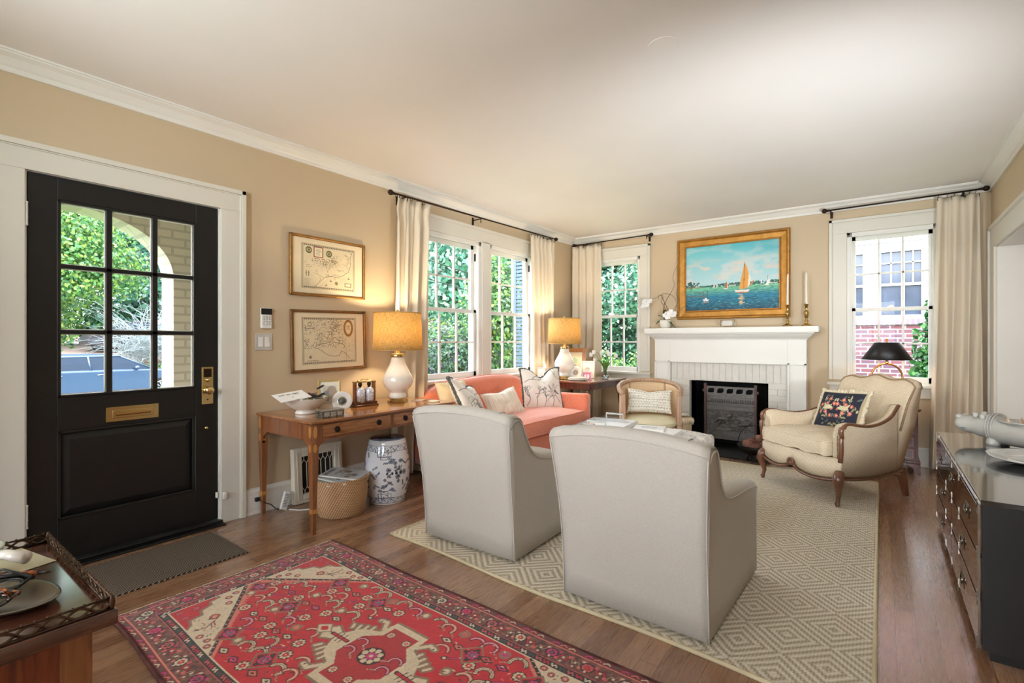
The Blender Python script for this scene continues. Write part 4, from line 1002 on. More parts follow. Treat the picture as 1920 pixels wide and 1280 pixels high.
c1_ = swivel_chair('grey linen swivel armchair nearer the front door, left of its twin', (1.585, 2.075, RUGZ), radians(1.5))
c2_ = copy_tree(c1_); c2_['label'] = 'grey linen swivel armchair in front of the fireplace, right of its twin'; c2_.location = (2.60, 1.97, RUGZ); c2_.rotation_euler = (0, 0, radians(-1.5))
# ================================================================== BERGERE
TWEED = MatB('oatmeal_weave'); v = TWEED.coord(); b_ = TWEED.n('ShaderNodeTexBrick'); TWEED.l(v, b_.inputs[0])
sp = TWEED.n('ShaderNodeSeparateXYZ'); TWEED.l(v, sp.inputs[0]); cb = TWEED.n('ShaderNodeCombineXYZ'); TWEED.l(TWEED.math('ADD', sp.outputs[0], sp.outputs[1]), cb.inputs[0]); TWEED.l(TWEED.math('ADD', sp.outputs[2], TWEED.math('MULTIPLY', sp.outputs[1], .35)), cb.inputs[1]); TWEED.l(cb.outputs[0], b_.inputs[0])
b_.inputs['Scale'].default_value = 1; b_.inputs['Brick Width'].default_value = .012; b_.inputs['Row Height'].default_value = .0095; b_.inputs['Mortar Size'].default_value = .0015
b_.inputs['Color1'].default_value = rgba((240, 228, 206)); b_.inputs['Color2'].default_value = rgba((230, 214, 188)); b_.inputs['Mortar'].default_value = rgba((190, 164, 130))
n_ = TWEED.noise(v, 300, 3); TWEED.base(TWEED.mix(TWEED.math('MULTIPLY', n_, .4), b_.outputs[0], rgba((222, 206, 180)))); TWEED.set(Roughness=.95); TWEED.bump(TWEED.math('ADD', n_, TWEED.math('MULTIPLY', b_.outputs[1], -1.0)), .4, .002); TWEED = TWEED.m
CARV = wood('carved_walnut', (116, 74, 50), (70, 40, 26), (140, 96, 66), axis=2, rough=.3, coat=.3)
be = thing('bergere_armchair', 'oatmeal tweed armchair with carved wooden cabriole legs and nailhead trim', 'armchair', (3.159, 4.70, RUGZ), radians(-42))
hwF, hwB, yF, yB = .40, .29, -.36, .31    # front is -y
def side_x(y): t_ = (y-yF)/(yB-yF); return hwF+(hwB-hwF)*t_
# seat rail with scalloped lower edge
def apron(f): return .215-.035*abs(sin(pi*f*2))**1.0+.0*f+(.045*math.exp(-((f-.5)/.05)**2)) if True else .2
mb = MB(); N_ = 60
outl = [(-hwF, yF+.02), (-hwF*.5, yF-.025), (0, yF-.035), (hwF*.5, yF-.025), (hwF, yF+.02)]
fr = smoothpoly(outl, 15)
def railpts(): 
    L_ = []
    for i, p in enumerate(fr): L_.append((p.x, p.y, .205-.035*sin(pi*((i/(len(fr)-1)*2) % 1))-.0+.03*math.exp(-((i/(len(fr)-1)-.5)/.05)**2), .335))
    return L_
fp_ = railpts()
vs = []; fs = []
for (x_, y_, zb_, zt_) in fp_: vs += [(x_, y_, zb_), (x_, y_, zt_), (x_*.96, y_+.04, zt_), (x_*.96, y_+.04, zb_)]
for i in range(len(fp_)-1):
    for k in range(4): fs.append((i*4+k, i*4+(k+1) % 4, (i+1)*4+(k+1) % 4, (i+1)*4+k))
fs.append((0, 1, 2, 3)); fs.append(tuple((len(fp_)-1)*4+k for k in range(4))[::-1]); mb.add(vs, fs, sm=True)
mb.taper(0, (yF+yB)/2, .24, .33, hwB-.03, .33, hwB-.03, .33); mb.obj('seat_rail', TWEED, be)
mb = MB(); mb.tube([(p[0]*1.003, p[1]-.004, p[2]-.006) for p in fp_], .011, 8)
for s in (-1, 1): mb.tube([(s*(side_x(y)+.0), y, .20-.03*sin(pi*(y-yF)/(yB-yF))) for y in np.linspace(yF+.02, yB, 14)], .010, 8)
mb.obj('carved_rail_edge', CARV, be)
mb = MB(); c0 = (0, yF-.045, .232)
for a in range(7): an = pi*(a/6); mb.ell((c0[0]+cos(an)*.028, c0[1], c0[2]+sin(an)*.026-.004), (.010, .008, .016), 8, 6, )
mb.ell((0, yF-.048, .222), (.014, .012, .02), 10, 8); mb.obj('carved_shell', CARV, be)
NAIL = simple('brass_nail', (110, 84, 60), .35, .8); mb = MB()
def beads(mb, pts, r, step):
    P_ = [Vector(p) for p in pts]; acc = 0
    for a, b in zip(P_, P_[1:]):
        L_ = (b-a).length
        while acc < L_: mb.ell(tuple(a.lerp(b, acc/L_)), r, 6, 4); acc += step
        acc -= L_
beads(mb, [(p[0]*1.004, p[1]-.003, p[2]+.010) for p in fp_], .0045, .0105)
for s in (-1, 1): beads(mb, [(s*(side_x(y)+.004), y, .215-.03*sin(pi*(y-yF)/(yB-yF))) for y in np.linspace(yF+.03, yB, 14)], .0045, .011)
nails = mb.obj('nailhead_trim', NAIL, be); nails['kind'] = 'stuff'
# sides + arms
for s in (-1, 1):
    top_ = smoothpoly([(yF+.035, .50), (yF+.03, .545), (yF+.055, .582), (yF+.11, .588), (yF+.2, .572), (yF+.32, .562), (yF+.44, .580), (yF+.54, .62), (yF+.62, .70)], 5)
    rings = []
    for i, p in enumerate(top_):
        y, zt = max(p.x, yF+.03), p.y; xo = side_x(y); th = .075; roll = .012
        zlo = .20-.03*sin(pi*(y-yF)/(yB-yF))+.005
        rings.append([(s*xo, y, zlo), (s*(xo+.004), y, .35), (s*(xo+.006), y, zt-.05), (s*(xo+roll), y, zt-.02), (s*(xo+roll-.01), y, zt-.004), (s*(xo-.03), y, zt), (s*(xo-th+.01), y, zt-.012), (s*(xo-th), y, zt-.05), (s*(xo-th), y, zlo+.03)])
    mb = MB(); mb.loft(rings); mb.obj('arm_side', TWEED, be)
    mb = MB(); mb.tube([(s*(hwF-.005), yF+.02, .315), (s*(hwF+.004), yF+.018, .40), (s*(hwF+.008), yF+.012, .48)]+[(s*(side_x(p.x)+.010), p.x-.012 if i < 8 else p.x, p.y-.006) for i, p in enumerate(top_)], [.016]*3+[.015]*10+[.012]*(len(top_)-10), 8)
    mb.obj('arm_rail', CARV, be)
    mb = MB(); beads(mb, [(s*(hwF-.030), yF+.022, .33), (s*(hwF-.026), yF+.016, .48), (s*(hwF-.024), yF+.03, .56)], .004, .0105); nb_ = mb.obj('arm_nail_trim', NAIL, be); nb_['kind'] = 'stuff'
# back: serpentine top, raked
def rake(z): return yB-.05+max(0, z-.3)*.28
xs_ = np.linspace(-1, 1, 31); rings = []
def toph(f): return .895-.035*abs(f)**2.5+.018*cos(f*pi*2.2)*(1-abs(f))+.010*math.exp(-((abs(f)-.72)/.16)**2)
for f in xs_:
    zt = toph(f); r = []; wz = lambda z: .285+.040*min(1, max(0, (z-.35)/.5))
    ztc = zt if abs(f) < .97 else zt-.03
    for k in range(8): z = .16+(ztc-.03-.16)*k/7; r.append((f*wz(z), rake(z)+.05+.045*sin(pi*k/7), z))
    r += [(f*wz(ztc), rake(ztc)+.055, ztc-.01), (f*wz(ztc), rake(ztc)+.02, ztc), (f*wz(ztc), rake(ztc)-.02, ztc-.008)]
    for k in range(8): z = ztc-.04-(ztc-.04-.25)*k/7; r.append((f*wz(z)*.985, rake(z)-.045-.03*(1-f*f)*sin(pi*k/7), z))
    rings.append(r)
mb = MB(); mb.loft(rings); mb.obj('backrest', TWEED, be)
mb = MB(); pts = [(-.305, rake(.5)-.04, .5), (-.317, rake(.7)-.04, .70)]+[(f*.323, rake(toph(f))-.026, toph(f)-.012-(.02 if abs(f) > .97 else 0)) for f in xs_]+[(.317, rake(.7)-.04, .70), (.305, rake(.5)-.04, .5)]
mb.tube(pts, .007, 6); mb.obj('back_piping', simple('brown_welt', (150, 124, 96), .8), be)
cm, tr, br = cushion_box(2*hwF-.16, .60, .12, .025, 18, 16, wr=.014, seed=5)
c_ = cm.obj('seat_cushion', TWEED, be); c_.location = (0, -.10, .335+.065)
mb = MB(); mb.tube(tr, .005, 6, closed=True); mb.tube(br, .006, 6, closed=True); pp_ = mb.obj('piping', TWEED, c_)
for o_ in (c_, pp_):
    for v_ in o_.data.vertices: v_.co.x *= 1-.28*max(0, v_.co.y+.28)/.58
mb = MB(); mb.box(-hwF+.002, hwF-.002, yF-.02, yF+.06, .336, .46)
# cabriole front legs, raked back legs
for s in (-1, 1):
    x_ = s*(hwF-.02); pth = [(x_, yF+.03, .24), (x_+s*.012, yF+.008, .21), (x_+s*.016, yF-.002, .17), (x_+s*.006, yF+.012, .12), (x_-s*.004, yF+.022, .07), (x_, yF+.014, .035), (x_+s*.002, yF+.008, .018), (x_+s*.001, yF+.01, 0)]
    mb = MB(); mb.tube(pth, [.030, .036, .034, .024, .016, .014, .018, .012], 12); mb.ell((x_+s*.012, yF-.02, .19), (.016, .012, .028), 10, 8); mb.obj('front_leg', CARV, be)
    x_ = s*(hwB-.02); MB().taper(x_, yB+.06, 0, .22, .016, .016, .024, .026, dx=0, dy=-.05).obj('rear_leg', CARV, be)
# floral needlepoint pillow
cv = Canvas(.42, .32, .0026, (34, 36, 52)); rs = random.Random(12)
def half(f):
    for sx in (1, -1): f(lambda x: .21+sx*x)
for k in range(46):
    a, b = rs.uniform(0, .2), rs.uniform(.02, .30); c_l = rs.choice([(150, 146, 110), (186, 176, 140), (110, 118, 104), (206, 196, 164), (96, 104, 96)]); ro = rs.uniform(0, pi); rr = rs.uniform(.010, .024)
    for sx in (1, -1): cv.disc(.21+sx*a, b, rr, (20, 22, 34), rr*.5, rot=ro*sx); cv.disc(.21+sx*a, b, rr*.82, c_l, rr*.33, rot=ro*sx)
for k in range(9):
    a, b = rs.uniform(.01, .18), rs.uniform(.03, .29)
    for sx in (1, -1):
        for j in range(5): cv.disc(.21+sx*(a+.010*cos(j*1.256)), b+.010*sin(j*1.256), .0075, (206, 110, 100))
        cv.disc(.21+sx*a, b, .006, (236, 180, 150))
for sx in (1, -1):
    cv.poly([(.21+sx*x, y) for x, y in ((.02, .165), (.05, .19), (.09, .19), (.13, .215), (.115, .175), (.135, .155), (.09, .145), (.05, .15))], (210, 200, 164)); cv.pline([(.21+sx*x, y) for x, y in ((.02, .165), (.05, .19), (.09, .19), (.13, .215), (.115, .175), (.135, .155), (.09, .145), (.05, .15))], .003, (40, 40, 50), True)
for a_ in (0, 1): pass
cv.rect(0, .42, 0, .008, (176, 160, 128)); cv.rect(0, .42, .312, .32, (176, 160, 128)); cv.rect(0, .008, 0, .32, (176, 160, 128)); cv.rect(.412, .42, 0, .32, (176, 160, 128))
o, rim = printed_pillow('needlepoint_pillow', 'dark floral needlepoint pillow with cream tassel fringe on the tweed armchair', .42, .32, .13, cv, (3.195, 4.735, RUGZ+.46+.155), (radians(-24), radians(-3), radians(-42)), 0, 6)
FRC = simple('cream_tassel', (226, 212, 184), .95, var=.12, bump=.8, bscale=300)
mb = MB(); P_ = [Vector(p) for p in rim]; rs = random.Random(3)
for i, p in enumerate(P_):
    outw = Vector((p.x, 0, p.z)).normalized(); q = p+outw*rs.uniform(.024, .040)+Vector((rs.uniform(-.008, .008), rs.uniform(-.01, .01), 0))
    mb.tube([p-outw*.004, p.lerp(q, .5), q], [.008, .014, .006], 6); mb.ell(tuple(p+outw*.010), .013, 6, 4)
fr_ = mb.obj('tassel_fringe', FRC, o)

# ================================================================== CANE TUB CHAIR
TW = wood('limed_wood', (176, 140, 110), (146, 108, 80), (196, 164, 136), axis=2, rough=.45, coat=.1)
CANE = MatB('cane_webbing'); v = CANE.coord(); ck = CANE.n('ShaderNodeTexBrick'); spx = CANE.n('ShaderNodeSeparateXYZ'); CANE.l(v, spx.inputs[0])
at = CANE.math('ARCTAN2', spx.outputs[1], spx.outputs[0]); cb = CANE.n('ShaderNodeCombineXYZ'); CANE.l(CANE.math('MULTIPLY', at, .33), cb.inputs[0]); CANE.l(spx.outputs[2], cb.inputs[1]); CANE.l(cb.outputs[0], ck.inputs[0])
ck.inputs['Scale'].default_value = 1; ck.inputs['Brick Width'].default_value = .011; ck.inputs['Row Height'].default_value = .011; ck.inputs['Mortar Size'].default_value = .0035; ck.offset = 0
ck.inputs['Color1'].default_value = rgba((150, 112, 78)); ck.inputs['Color2'].default_value = rgba((140, 104, 72)); ck.inputs['Mortar'].default_value = rgba((222, 190, 150))
CANE.base(ck.outputs[0]); CANE.set(Roughness=.6); CANE.bump(ck.outputs[1], .5, .002); CANE = CANE.m
tc_ = thing('cane_tub_chair', 'barrel backed cane armchair with pale leather seat beside the fireplace', 'armchair', (1.585, 4.81, 0), radians(27))
R_ = .30
def arc(t, r=R_): return (cos(t)*r, sin(t)*r*.98)
a0, a1 = radians(-28), radians(208)   # opening faces -y
ts = np.linspace(a0, a1, 49)
def topz(t): d_ = abs(t-pi/2)/radians(118); return .79-.115*d_**2.2
mb = MB(); rings = []
for t in ts:
    c_, s_ = cos(t), sin(t); zt = topz(t); r = []
    for (dr, dz) in ((-.022, -.018), (-.024, .006), (-.010, .018), (.012, .018), (.024, .006), (.022, -.018)): r.append((c_*(R_+dr), s_*(R_+dr)*.98, zt+dz-.018))
    rings.append(r)
mb.loft(rings); mb.obj('top_rail', TW, tc_)
mb = MB(); rings = []
for t in ts: c_, s_ = cos(t), sin(t); rings.append([(c_*(R_+d), s_*(R_+d)*.98, z) for d, z in ((-.02, .30), (-.02, .36), (.02, .36), (.02, .30))])
mb.loft(rings, sm=False); mb.obj('seat_frame', TW, tc_)
mb = MB(); mb.grid(96, 10, lambda u, v: (cos(a0+(a1-a0)*u)*(R_-.004), sin(a0+(a1-a0)*u)*(R_-.004)*.98, .36+(topz(a0+(a1-a0)*u)-.05-.36+.02)*v)); mb.obj('cane_back', CANE, tc_, solid=.006)
for k, t in enumerate((a0, radians(52), radians(128), a1)):
    c_, s_ = cos(t), sin(t); zt = topz(t)-.02; x_, y_ = c_*R_, s_*R_*.98
    mb = MB(); Mx = Matrix.Translation((x_, y_, 0)) @ Matrix.Rotation(0 if k in (0, 3) else t, 4, 'Z'); wd = .023 if k in (0, 3) else .014
    mb.taper(0, 0, .36, zt, wd, wd*.8, wd*.9, wd*.8, M=Mx); mb.taper(0, 0, 0, .36, wd*.75, wd*.75, wd*1.15, wd*1.15, M=Mx); mb.obj('post_and_leg' if k in (0, 3) else 'rear_post', TW, tc_, bevel=.004)
LTH = simple('pale_leather', (214, 204, 170), .3, var=.06, vscale=6, bump=.15, bscale=90, coat=.3)
cmx = MB(); cmx.lathe([(0, 0), (.24, 0), (.272, .03), (.275, .055), (.255, .085), (.17, .105), (0, .112)], 40, (0, -.02, .335), sx=1, sy=1.03); o = cmx.obj('seat_cushion', LTH, tc_)
MB().tube([(cos(a)*.276, sin(a)*.284-.02, .335+.055) for a in np.linspace(0, 2*pi, 48, endpoint=False)], .005, 6, closed=True).obj('piping', LTH, o)
cv = Canvas(.42, .22, .0028, (238, 232, 222))
for i in range(16):
    for j in range(9):
        x_, y_ = .014+i*.027+(j % 2)*.0135, .012+j*.026; G_ = (140, 134, 100)
        cv.pline([(x_-.009, y_-.008), (x_-.009, y_+.008), (x_+.009, y_+.008)], .0032, G_); cv.line(x_, y_-.012, x_, y_+.003, .0032, G_); cv.line(x_+.009, y_-.004, x_+.009, y_+.004, .003, G_)
o, rim = printed_pillow('lumbar_pillow', 'small white lumbar pillow with sage fretwork pattern on the cane tub chair', .44, .24, .12, cv, (1.57, 4.85, .45+.125), (radians(-18), radians(2), radians(24)), .025, 7)

# ================================================================== OTTOMAN, TRAY, BOOKS
cvm = MatB('blue_scroll_linen'); v = cvm.coord(); f = cvm.noise(v, 9, 2, .5, 2.5); cvm.base(cvm.ramp(f, [(.42, rgba((226, 218, 208))), (.46, rgba((150, 156, 170))), (.50, rgba((214, 208, 202))), (.56, rgba((224, 216, 206))), (.60, rgba((160, 160, 168))), (.64, rgba((226, 218, 208)))])); cvm.set(Roughness=.9); OTT = cvm.m
ot = thing('tufted_ottoman', 'button tufted ottoman in pale grey scroll print used as a coffee table', 'ottoman', (1.87, 3.80, RUGZ+.01))
OL, OD = .96, .80
def otop(u, v):
    x, y = u*2-1, v*2-1; z = .40+.045*(max(0, 1-x**6))*(max(0, 1-y**6)); e = 0
    for i in range(-2, 3):
        for j in range(-2, 3):
            bx, by = i*.36+(.18 if j % 2 else 0), j*.36
            if abs(bx) < .95 and abs(by) < .95: e += .030*math.exp(-((x-bx)**2*1.2+(y-by)**2)/.006)
    return (x*OL/2, y*OD/2, z-e)
mb = MB(); mb.grid(48, 40, otop); rim_ = [otop(i/48, 0) for i in range(48)]+[otop(1, j/40) for j in range(40)]+[otop(1-i/48, 1) for i in range(48)]+[otop(0, 1-j/40) for j in range(40)]
n_ = len(rim_); vs = []
for k in range(7):
    z = [.40, .385, .36, .30, .24, .19, .16][k]; g_ = [0, .014, .02, .018, .012, .006, 0][k]
    for p in rim_: d_ = Vector((p[0], p[1])); L_ = 1+g_/max(d_.length, .1); vs.append((p[0]*L_, p[1]*L_, min(z, p[2])))
mb.add(vs, [(k*n_+j, k*n_+(j+1) % n_, (k+1)*n_+(j+1) % n_, (k+1)*n_+j) for k in range(6) for j in range(n_)], sm=True)
mb.obj('upholstery', OTT, ot); mb = MB()
for i in range(-2, 3):
    for j in range(-2, 3):
        bx, by = i*.36+(.18 if j % 2 else 0), j*.36
        if abs(bx) < .9 and abs(by) < .9: mb.ell((bx*OL/2, by*OD/2, .417), (.012, .012, .006), 10, 6)
mb.obj('tufting_buttons', OTT, ot); MB().box(-OL/2+.02, OL/2-.02, -OD/2+.02, OD/2-.02, .12, .17).obj('base_rail', CARV, ot)
for sx in (-1, 1):
    for sy in (-1, 1): MB().lathe([(.016, 0), (.020, .02), (.014, .04), (.024, .10), (.028, .12)], 16, (sx*(OL/2-.06), sy*(OD/2-.06), 0)).obj('leg', CARV, ot)
TZ = RUGZ+.445
ACR = MatB('acrylic'); ACR.base((.93, .94, .95)); ACR.set(Roughness=.05, Transmission_Weight=.6, IOR=1.45); ACR = ACR.m
ty = thing('acrylic_tray', 'white lacquer tray with clear handles lying on the tufted ottoman', 'tray', (1.60, 3.80, TZ), radians(8)); mb = MB(); mb.box(-.20, .20, -.26, .26, 0, .012); mb.obj('tray_base', M['white'], ty, bevel=.003)
mb = MB(); mb.box(-.20, -.19, -.26, .26, .012, .04); mb.box(.19, .20, -.26, .26, .012, .04); mb.box(-.2, .2, -.26, -.25, .012, .04); mb.box(-.2, .2, .25, .26, .012, .04); mb.obj('tray_rim', ACR, ty)
for s in (-1, 1): MB().tube([(-.075, s*.24, .035), (-.075, s*.24, .085), (.075, s*.24, .085), (.075, s*.24, .035)], .008, 8).obj('handle', ACR, ty)
PAPER = simple('paper_pages', (232, 226, 214), .8, var=.02)
def book(name, label, cat, loc, rz, w, d, h, col, group=None, text=None):
    t = thing(name, label, cat, loc, rz, group); C_ = simple('book_cover', col, .35, var=.03)
    MB().box(-w/2+.004, w/2-.003, -d/2+.003, d/2-.003, .003, h-.003).obj('pages', PAPER, t)
    mb = MB(); mb.box(-w/2, w/2, -d/2, d/2, 0, .003); mb.box(-w/2, w/2, -d/2, d/2, h-.003, h); mb.box(-w/2, -w/2+.004, -d/2, d/2, 0, h); mb.obj('cover', C_, t); return t
book('coffee_table_book', 'large white coffee table book on the right side of the ottoman', 'book', (2.03, 3.76, TZ-.004), radians(5), .36, .30, .035, (240, 240, 240))
b2 = book('coffee_table_book', 'smaller pale grey book stacked on top of the white coffee table book', 'book', (1.98, 3.79, TZ+.031), radians(14), .24, .19, .014, (226, 224, 222))
mb = MB()
for k in range(3): mb.box(-.06, .06, -.03+k*.025, -.022+k*.025, .014, .0145)
mb.obj('cover_print', simple('grey_print', (150, 150, 156), .6), b2)
cd_ = thing('candle_dish', 'small glass dish with gold rim on the left end of the ottoman tray', 'dish', (1.50, 3.68, TZ+.012)); MB().lathe([(0, 0), (.035, .001), (.05, .012), (.052, .024), (.048, .024), (.034, .008), (0, .006)], 24).obj('dish', ACR, cd_); MB().tube([(cos(a)*.051, sin(a)*.051, .024) for a in np.linspace(0, 2*pi, 24, endpoint=False)], .002, 5, closed=True).obj('gold_rim', M['gold'], cd_)

# ================================================================== TABLE LAMPS
SHADE = MatB('raffia_shade'); v = SHADE.coord(); a_ = SHADE.math('ARCTAN2', *[SHADE.n('ShaderNodeSeparateXYZ').outputs[0]]*2)
sx_ = SHADE.n('ShaderNodeSeparateXYZ'); SHADE.l(v, sx_.inputs[0]); a_ = SHADE.math('ARCTAN2', sx_.outputs[1], sx_.outputs[0]); c1v = SHADE.n('ShaderNodeCombineXYZ'); SHADE.l(SHADE.math('MULTIPLY', a_, 6), c1v.inputs[0]); SHADE.l(SHADE.math('MULTIPLY', sx_.outputs[2], 320), c1v.inputs[1])
c2v = SHADE.n('ShaderNodeCombineXYZ'); SHADE.l(SHADE.math('MULTIPLY', a_, 70), c2v.inputs[0]); SHADE.l(SHADE.math('MULTIPLY', sx_.outputs[2], 22), c2v.inputs[1])
h1 = SHADE.noise(c1v.outputs[0], 1, 3); h2 = SHADE.noise(c2v.outputs[0], 1, 3); hh = SHADE.math('MULTIPLY', SHADE.math('ADD', h1, h2), .5)
colr = SHADE.ramp(hh, [(.38, rgba((172, 140, 80))), (.5, rgba((216, 188, 128))), (.62, rgba((232, 208, 150)))])
SHADE.base(colr); SHADE.set(Roughness=.8); tr_ = SHADE.n('ShaderNodeBsdfTranslucent'); SHADE.l(colr, tr_.inputs[0]); mxs = SHADE.n('ShaderNodeMixShader'); mxs.inputs[0].default_value = .5
SHADE.l(SHADE.b.outputs[0], mxs.inputs[1]); SHADE.l(tr_.outputs[0], mxs.inputs[2]); SHADE.l(mxs.outputs[0], SHADE.out.inputs[0]); SHADE.bump(hh, .4, .002); SHADE = SHADE.m
BULB = MatB('lamp_bulb'); BULB.base((1, .9, .7)); BULB.b.inputs['Emission Color'].default_value = (1, .78, .45, 1); BULB.b.inputs['Emission Strength'].default_value = 8; BULB = BULB.m
def table_lamp(label, loc, power):
    t = thing('table_lamp', label, 'lamp', loc, 0, 'gourd lamps with raffia drum shades')
    mb = MB(); mb.lathe([(.02, 0), (.078, 0), (.082, .006), (.082, .016), (.062, .018), (.062, .024), (.074, .026), (.074, .034), (0, .034)], 8, sharp=True); mb.obj('brass_foot', M['brass'], t)
    mb = MB(); mb.lathe([(.0, .034), (.066, .034), (.070, .042), (.070, .060), (.062, .072), (.062, .080), (.078, .095), (.104, .125), (.118, .158), (.119, .185), (.108, .220), (.088, .258), (.068, .295), (.055, .330), (.050, .355), (.050, .362), (0, .362)], 48)
    mb.obj('ceramic_body', M['glazewhite'], t)
    mb = MB(); mb.lathe([(0, .358), (.053, .358), (.055, .362), (.055, .384), (.052, .388), (.02, .390), (.016, .392), (.014, .43), (.010, .432), (.010, .50), (0, .50)], 32); mb.obj('brass_cap', M['brass'], t)
    mb = MB(); mb.lathe([(.196, .415), (.186, .712)], 64, cap=False); o = mb.obj('drum_shade', SHADE, t, solid=.003)
    mb = MB(); mb.tube([(cos(a)*.197, sin(a)*.197, .417) for a in np.linspace(0, 2*pi, 48, endpoint=False)], .0035, 6, closed=True); mb.tube([(cos(a)*.187, sin(a)*.187, .711) for a in np.linspace(0, 2*pi, 48, endpoint=False)], .0035, 6, closed=True)
    for k in range(3): mb.tube([(0, 0, .70), (cos(k*2.094)*.186, sin(k*2.094)*.186, .705)], .0018, 5)
    mb.obj('shade_rim', simple('shade_trim', (196, 156, 84), .7), t)
    MB().ell((0, 0, .530), (.028, .028, .038), 16, 10).obj('bulb', BULB, t)
    MB().lathe([(0, .70), (.004, .70), (.004, .715), (.009, .720), (.011, .728), (.007, .737), (0, .740)], 16).obj('finial', M['brass'], t)
    mb = MB(); mb.tube([(-.05, -.08, .003), (-.12, -.05, .003), (-.2, 0, .003)], .003, 6)
    l_ = lamp('POINT', 'table_lamp_light', (loc[0], loc[1], loc[2]+.625), power, (1, .80, .50), .03); return t
DZT = .697
table_lamp('white ceramic gourd lamp with raffia shade on the writing desk', (.35, 2.615, DZT), LAMPW)
table_lamp('white ceramic gourd lamp with raffia shade on the corner side table', (.47, 5.02, .735), LAMPW)
# ================================================================== WRITING DESK
dk = thing('writing_desk', 'inlaid wooden writing desk with slender tapered legs against the tan wall', 'desk', (0, 0, 0))
X0_, X1_, Y0_, Y1_ = .03, .69, 1.665, 2.90
mb = MB(); mb.box(X0_-.005, X1_+.012, Y0_-.015, Y1_+.015, .679, DZT); mb.obj('top', M['walnut'], dk, bevel=.005, seg=3)
mb = MB(); mb.box(X0_+.05, X1_-.04, Y0_+.045, Y1_-.045, DZT, DZT+.0006); 
for (a, b, c_, d_) in ((X0_+.045, X1_-.035, Y0_+.04, Y0_+.045), (X0_+.045, X1_-.035, Y1_-.045, Y1_-.04), (X0_+.045, X0_+.05, Y0_+.04, Y1_-.04), (X1_-.04, X1_-.035, Y0_+.04, Y1_-.04)): pass
mb.obj('top_field', wood('desk_top_field', (176, 118, 66), (140, 88, 48), (196, 140, 84), axis=1, rough=.15, coat=.6), dk)
mb = MB(); mb.box(X0_, X0_+.02, Y0_+.03, Y1_-.03, .572, .68); mb.box(X0_+.02, X1_-.02, Y0_+.006, Y0_+.026, .572, .68); mb.box(X0_+.02, X1_-.02, Y1_-.026, Y1_-.006, .572, .68); mb.box(X1_-.02, X1_-.008, Y0_+.03, Y1_-.03, .572, .68)
mb.obj('apron', M['walnutv'], dk, bevel=.001)
for (x_, y_) in ((X1_-.022, Y0_+.022), (X0_+.022, Y0_+.022), (X1_-.022, Y1_-.022), (X0_+.022, Y1_-.022)):
    mb = MB(); mb.box(x_-.022, x_+.022, y_-.022, y_+.022, .49, .679); mb.taper(x_, y_, 0, .49, .011, .011, .022, .022); mb.box(x_-.024, x_+.024, y_-.024, y_+.024, .483, .490)
    sy = 1 if y_ < 2 else -1; sx = 1 if x_ < .3 else -1
    arc_ = [(.022, .572), (.022+.055, .572)]+[(.022+.055-.055*sin(a), .572-.012-.055*(1-cos(a))) for a in np.linspace(.15, pi/2, 8)]+[(.022, .49)]
    mb.prism([(y_+sy*a, b) for a, b in arc_], x_-.010+sx*-.008, x_+.010-sx*.004, 'yz'); mb.prism([(x_+sx*a, b) for a, b in arc_], y_-.010-sy*.006, y_+.010-sy*.006, 'xz')
    lg = mb.obj('leg', M['walnutv'], dk)
    mb = MB()
    for zc, hh_ in ((.628, .038), (.530, .026)):
        n_ = 20; mb.prism([(y_+.012*cos(a), zc+hh_*sin(a)) for a in np.linspace(0, 2*pi, n_, endpoint=False)], x_-.0235, x_+.0235, 'yz'); mb.prism([(x_+.012*cos(a), zc+hh_*sin(a)) for a in np.linspace(0, 2*pi, n_, endpoint=False)], y_-.0235, y_+.0235, 'xz')
    mb.box(x_-.0175, x_+.0175, y_-.0175, y_+.0175, .13, .155)
    mb.obj('oval_inlay', M['inlay'], lg)
    ln = MB(); 
    for sx2 in (-1, 1):
        for sy2 in (-1, 1): ln.add([(x_+sx2*.0222, y_+sy2*.0205, .48), (x_+sx2*.0222, y_+sy2*.0222, .48), (x_+sx2*.0205, y_+sy2*.0222, .48), (x_+sx2*.0112, y_+sy2*.0100, .01), (x_+sx2*.0112, y_+sy2*.0112, .01), (x_+sx2*.0100, y_+sy2*.0112, .01)], [(0, 1, 4, 3), (1, 2, 5, 4)])
    ln.obj('stringing', M['inlay'], lg)
for (ya, yb) in ((1.735, 2.27), (2.295, 2.83)):
    mb = MB(); mb.box(X1_-.010, X1_-.003, ya, yb, .588, .668); dr = mb.obj('drawer', M['walnut'], dk, bevel=.001)
    mb = MB(); x_ = X1_-.003
    for (a, b, c_, d_) in ((ya, yb, .588, .590), (ya, yb, .666, .668), (ya, ya+.002, .588, .668), (yb-.002, yb, .588, .668)): mb.box(x_, x_+.0008, a, b, c_, d_)
    mb.obj('drawer_stringing', simple('dark_stringing', (60, 32, 20), .4), dr)
    for yy in (ya+.105, yb-.105):
        Mk = Matrix.Translation((x_, yy, .628)) @ Matrix.Rotation(pi/2, 4, 'Y'); mb = MB(); mb.lathe([(.019, 0), (.019, .003), (.016, .005), (.013, .003), (.010, .005), (.007, .003), (.005, .009), (0, .010)], 28, M=Mk)
        mb.tube([(x_+.007, yy+.0165*cos(a), .626+.0165*sin(a)) for a in np.linspace(0, 2*pi, 24, endpoint=False)], .0022, 6, closed=True); mb.obj('ring_handle', M['iron'], dr)
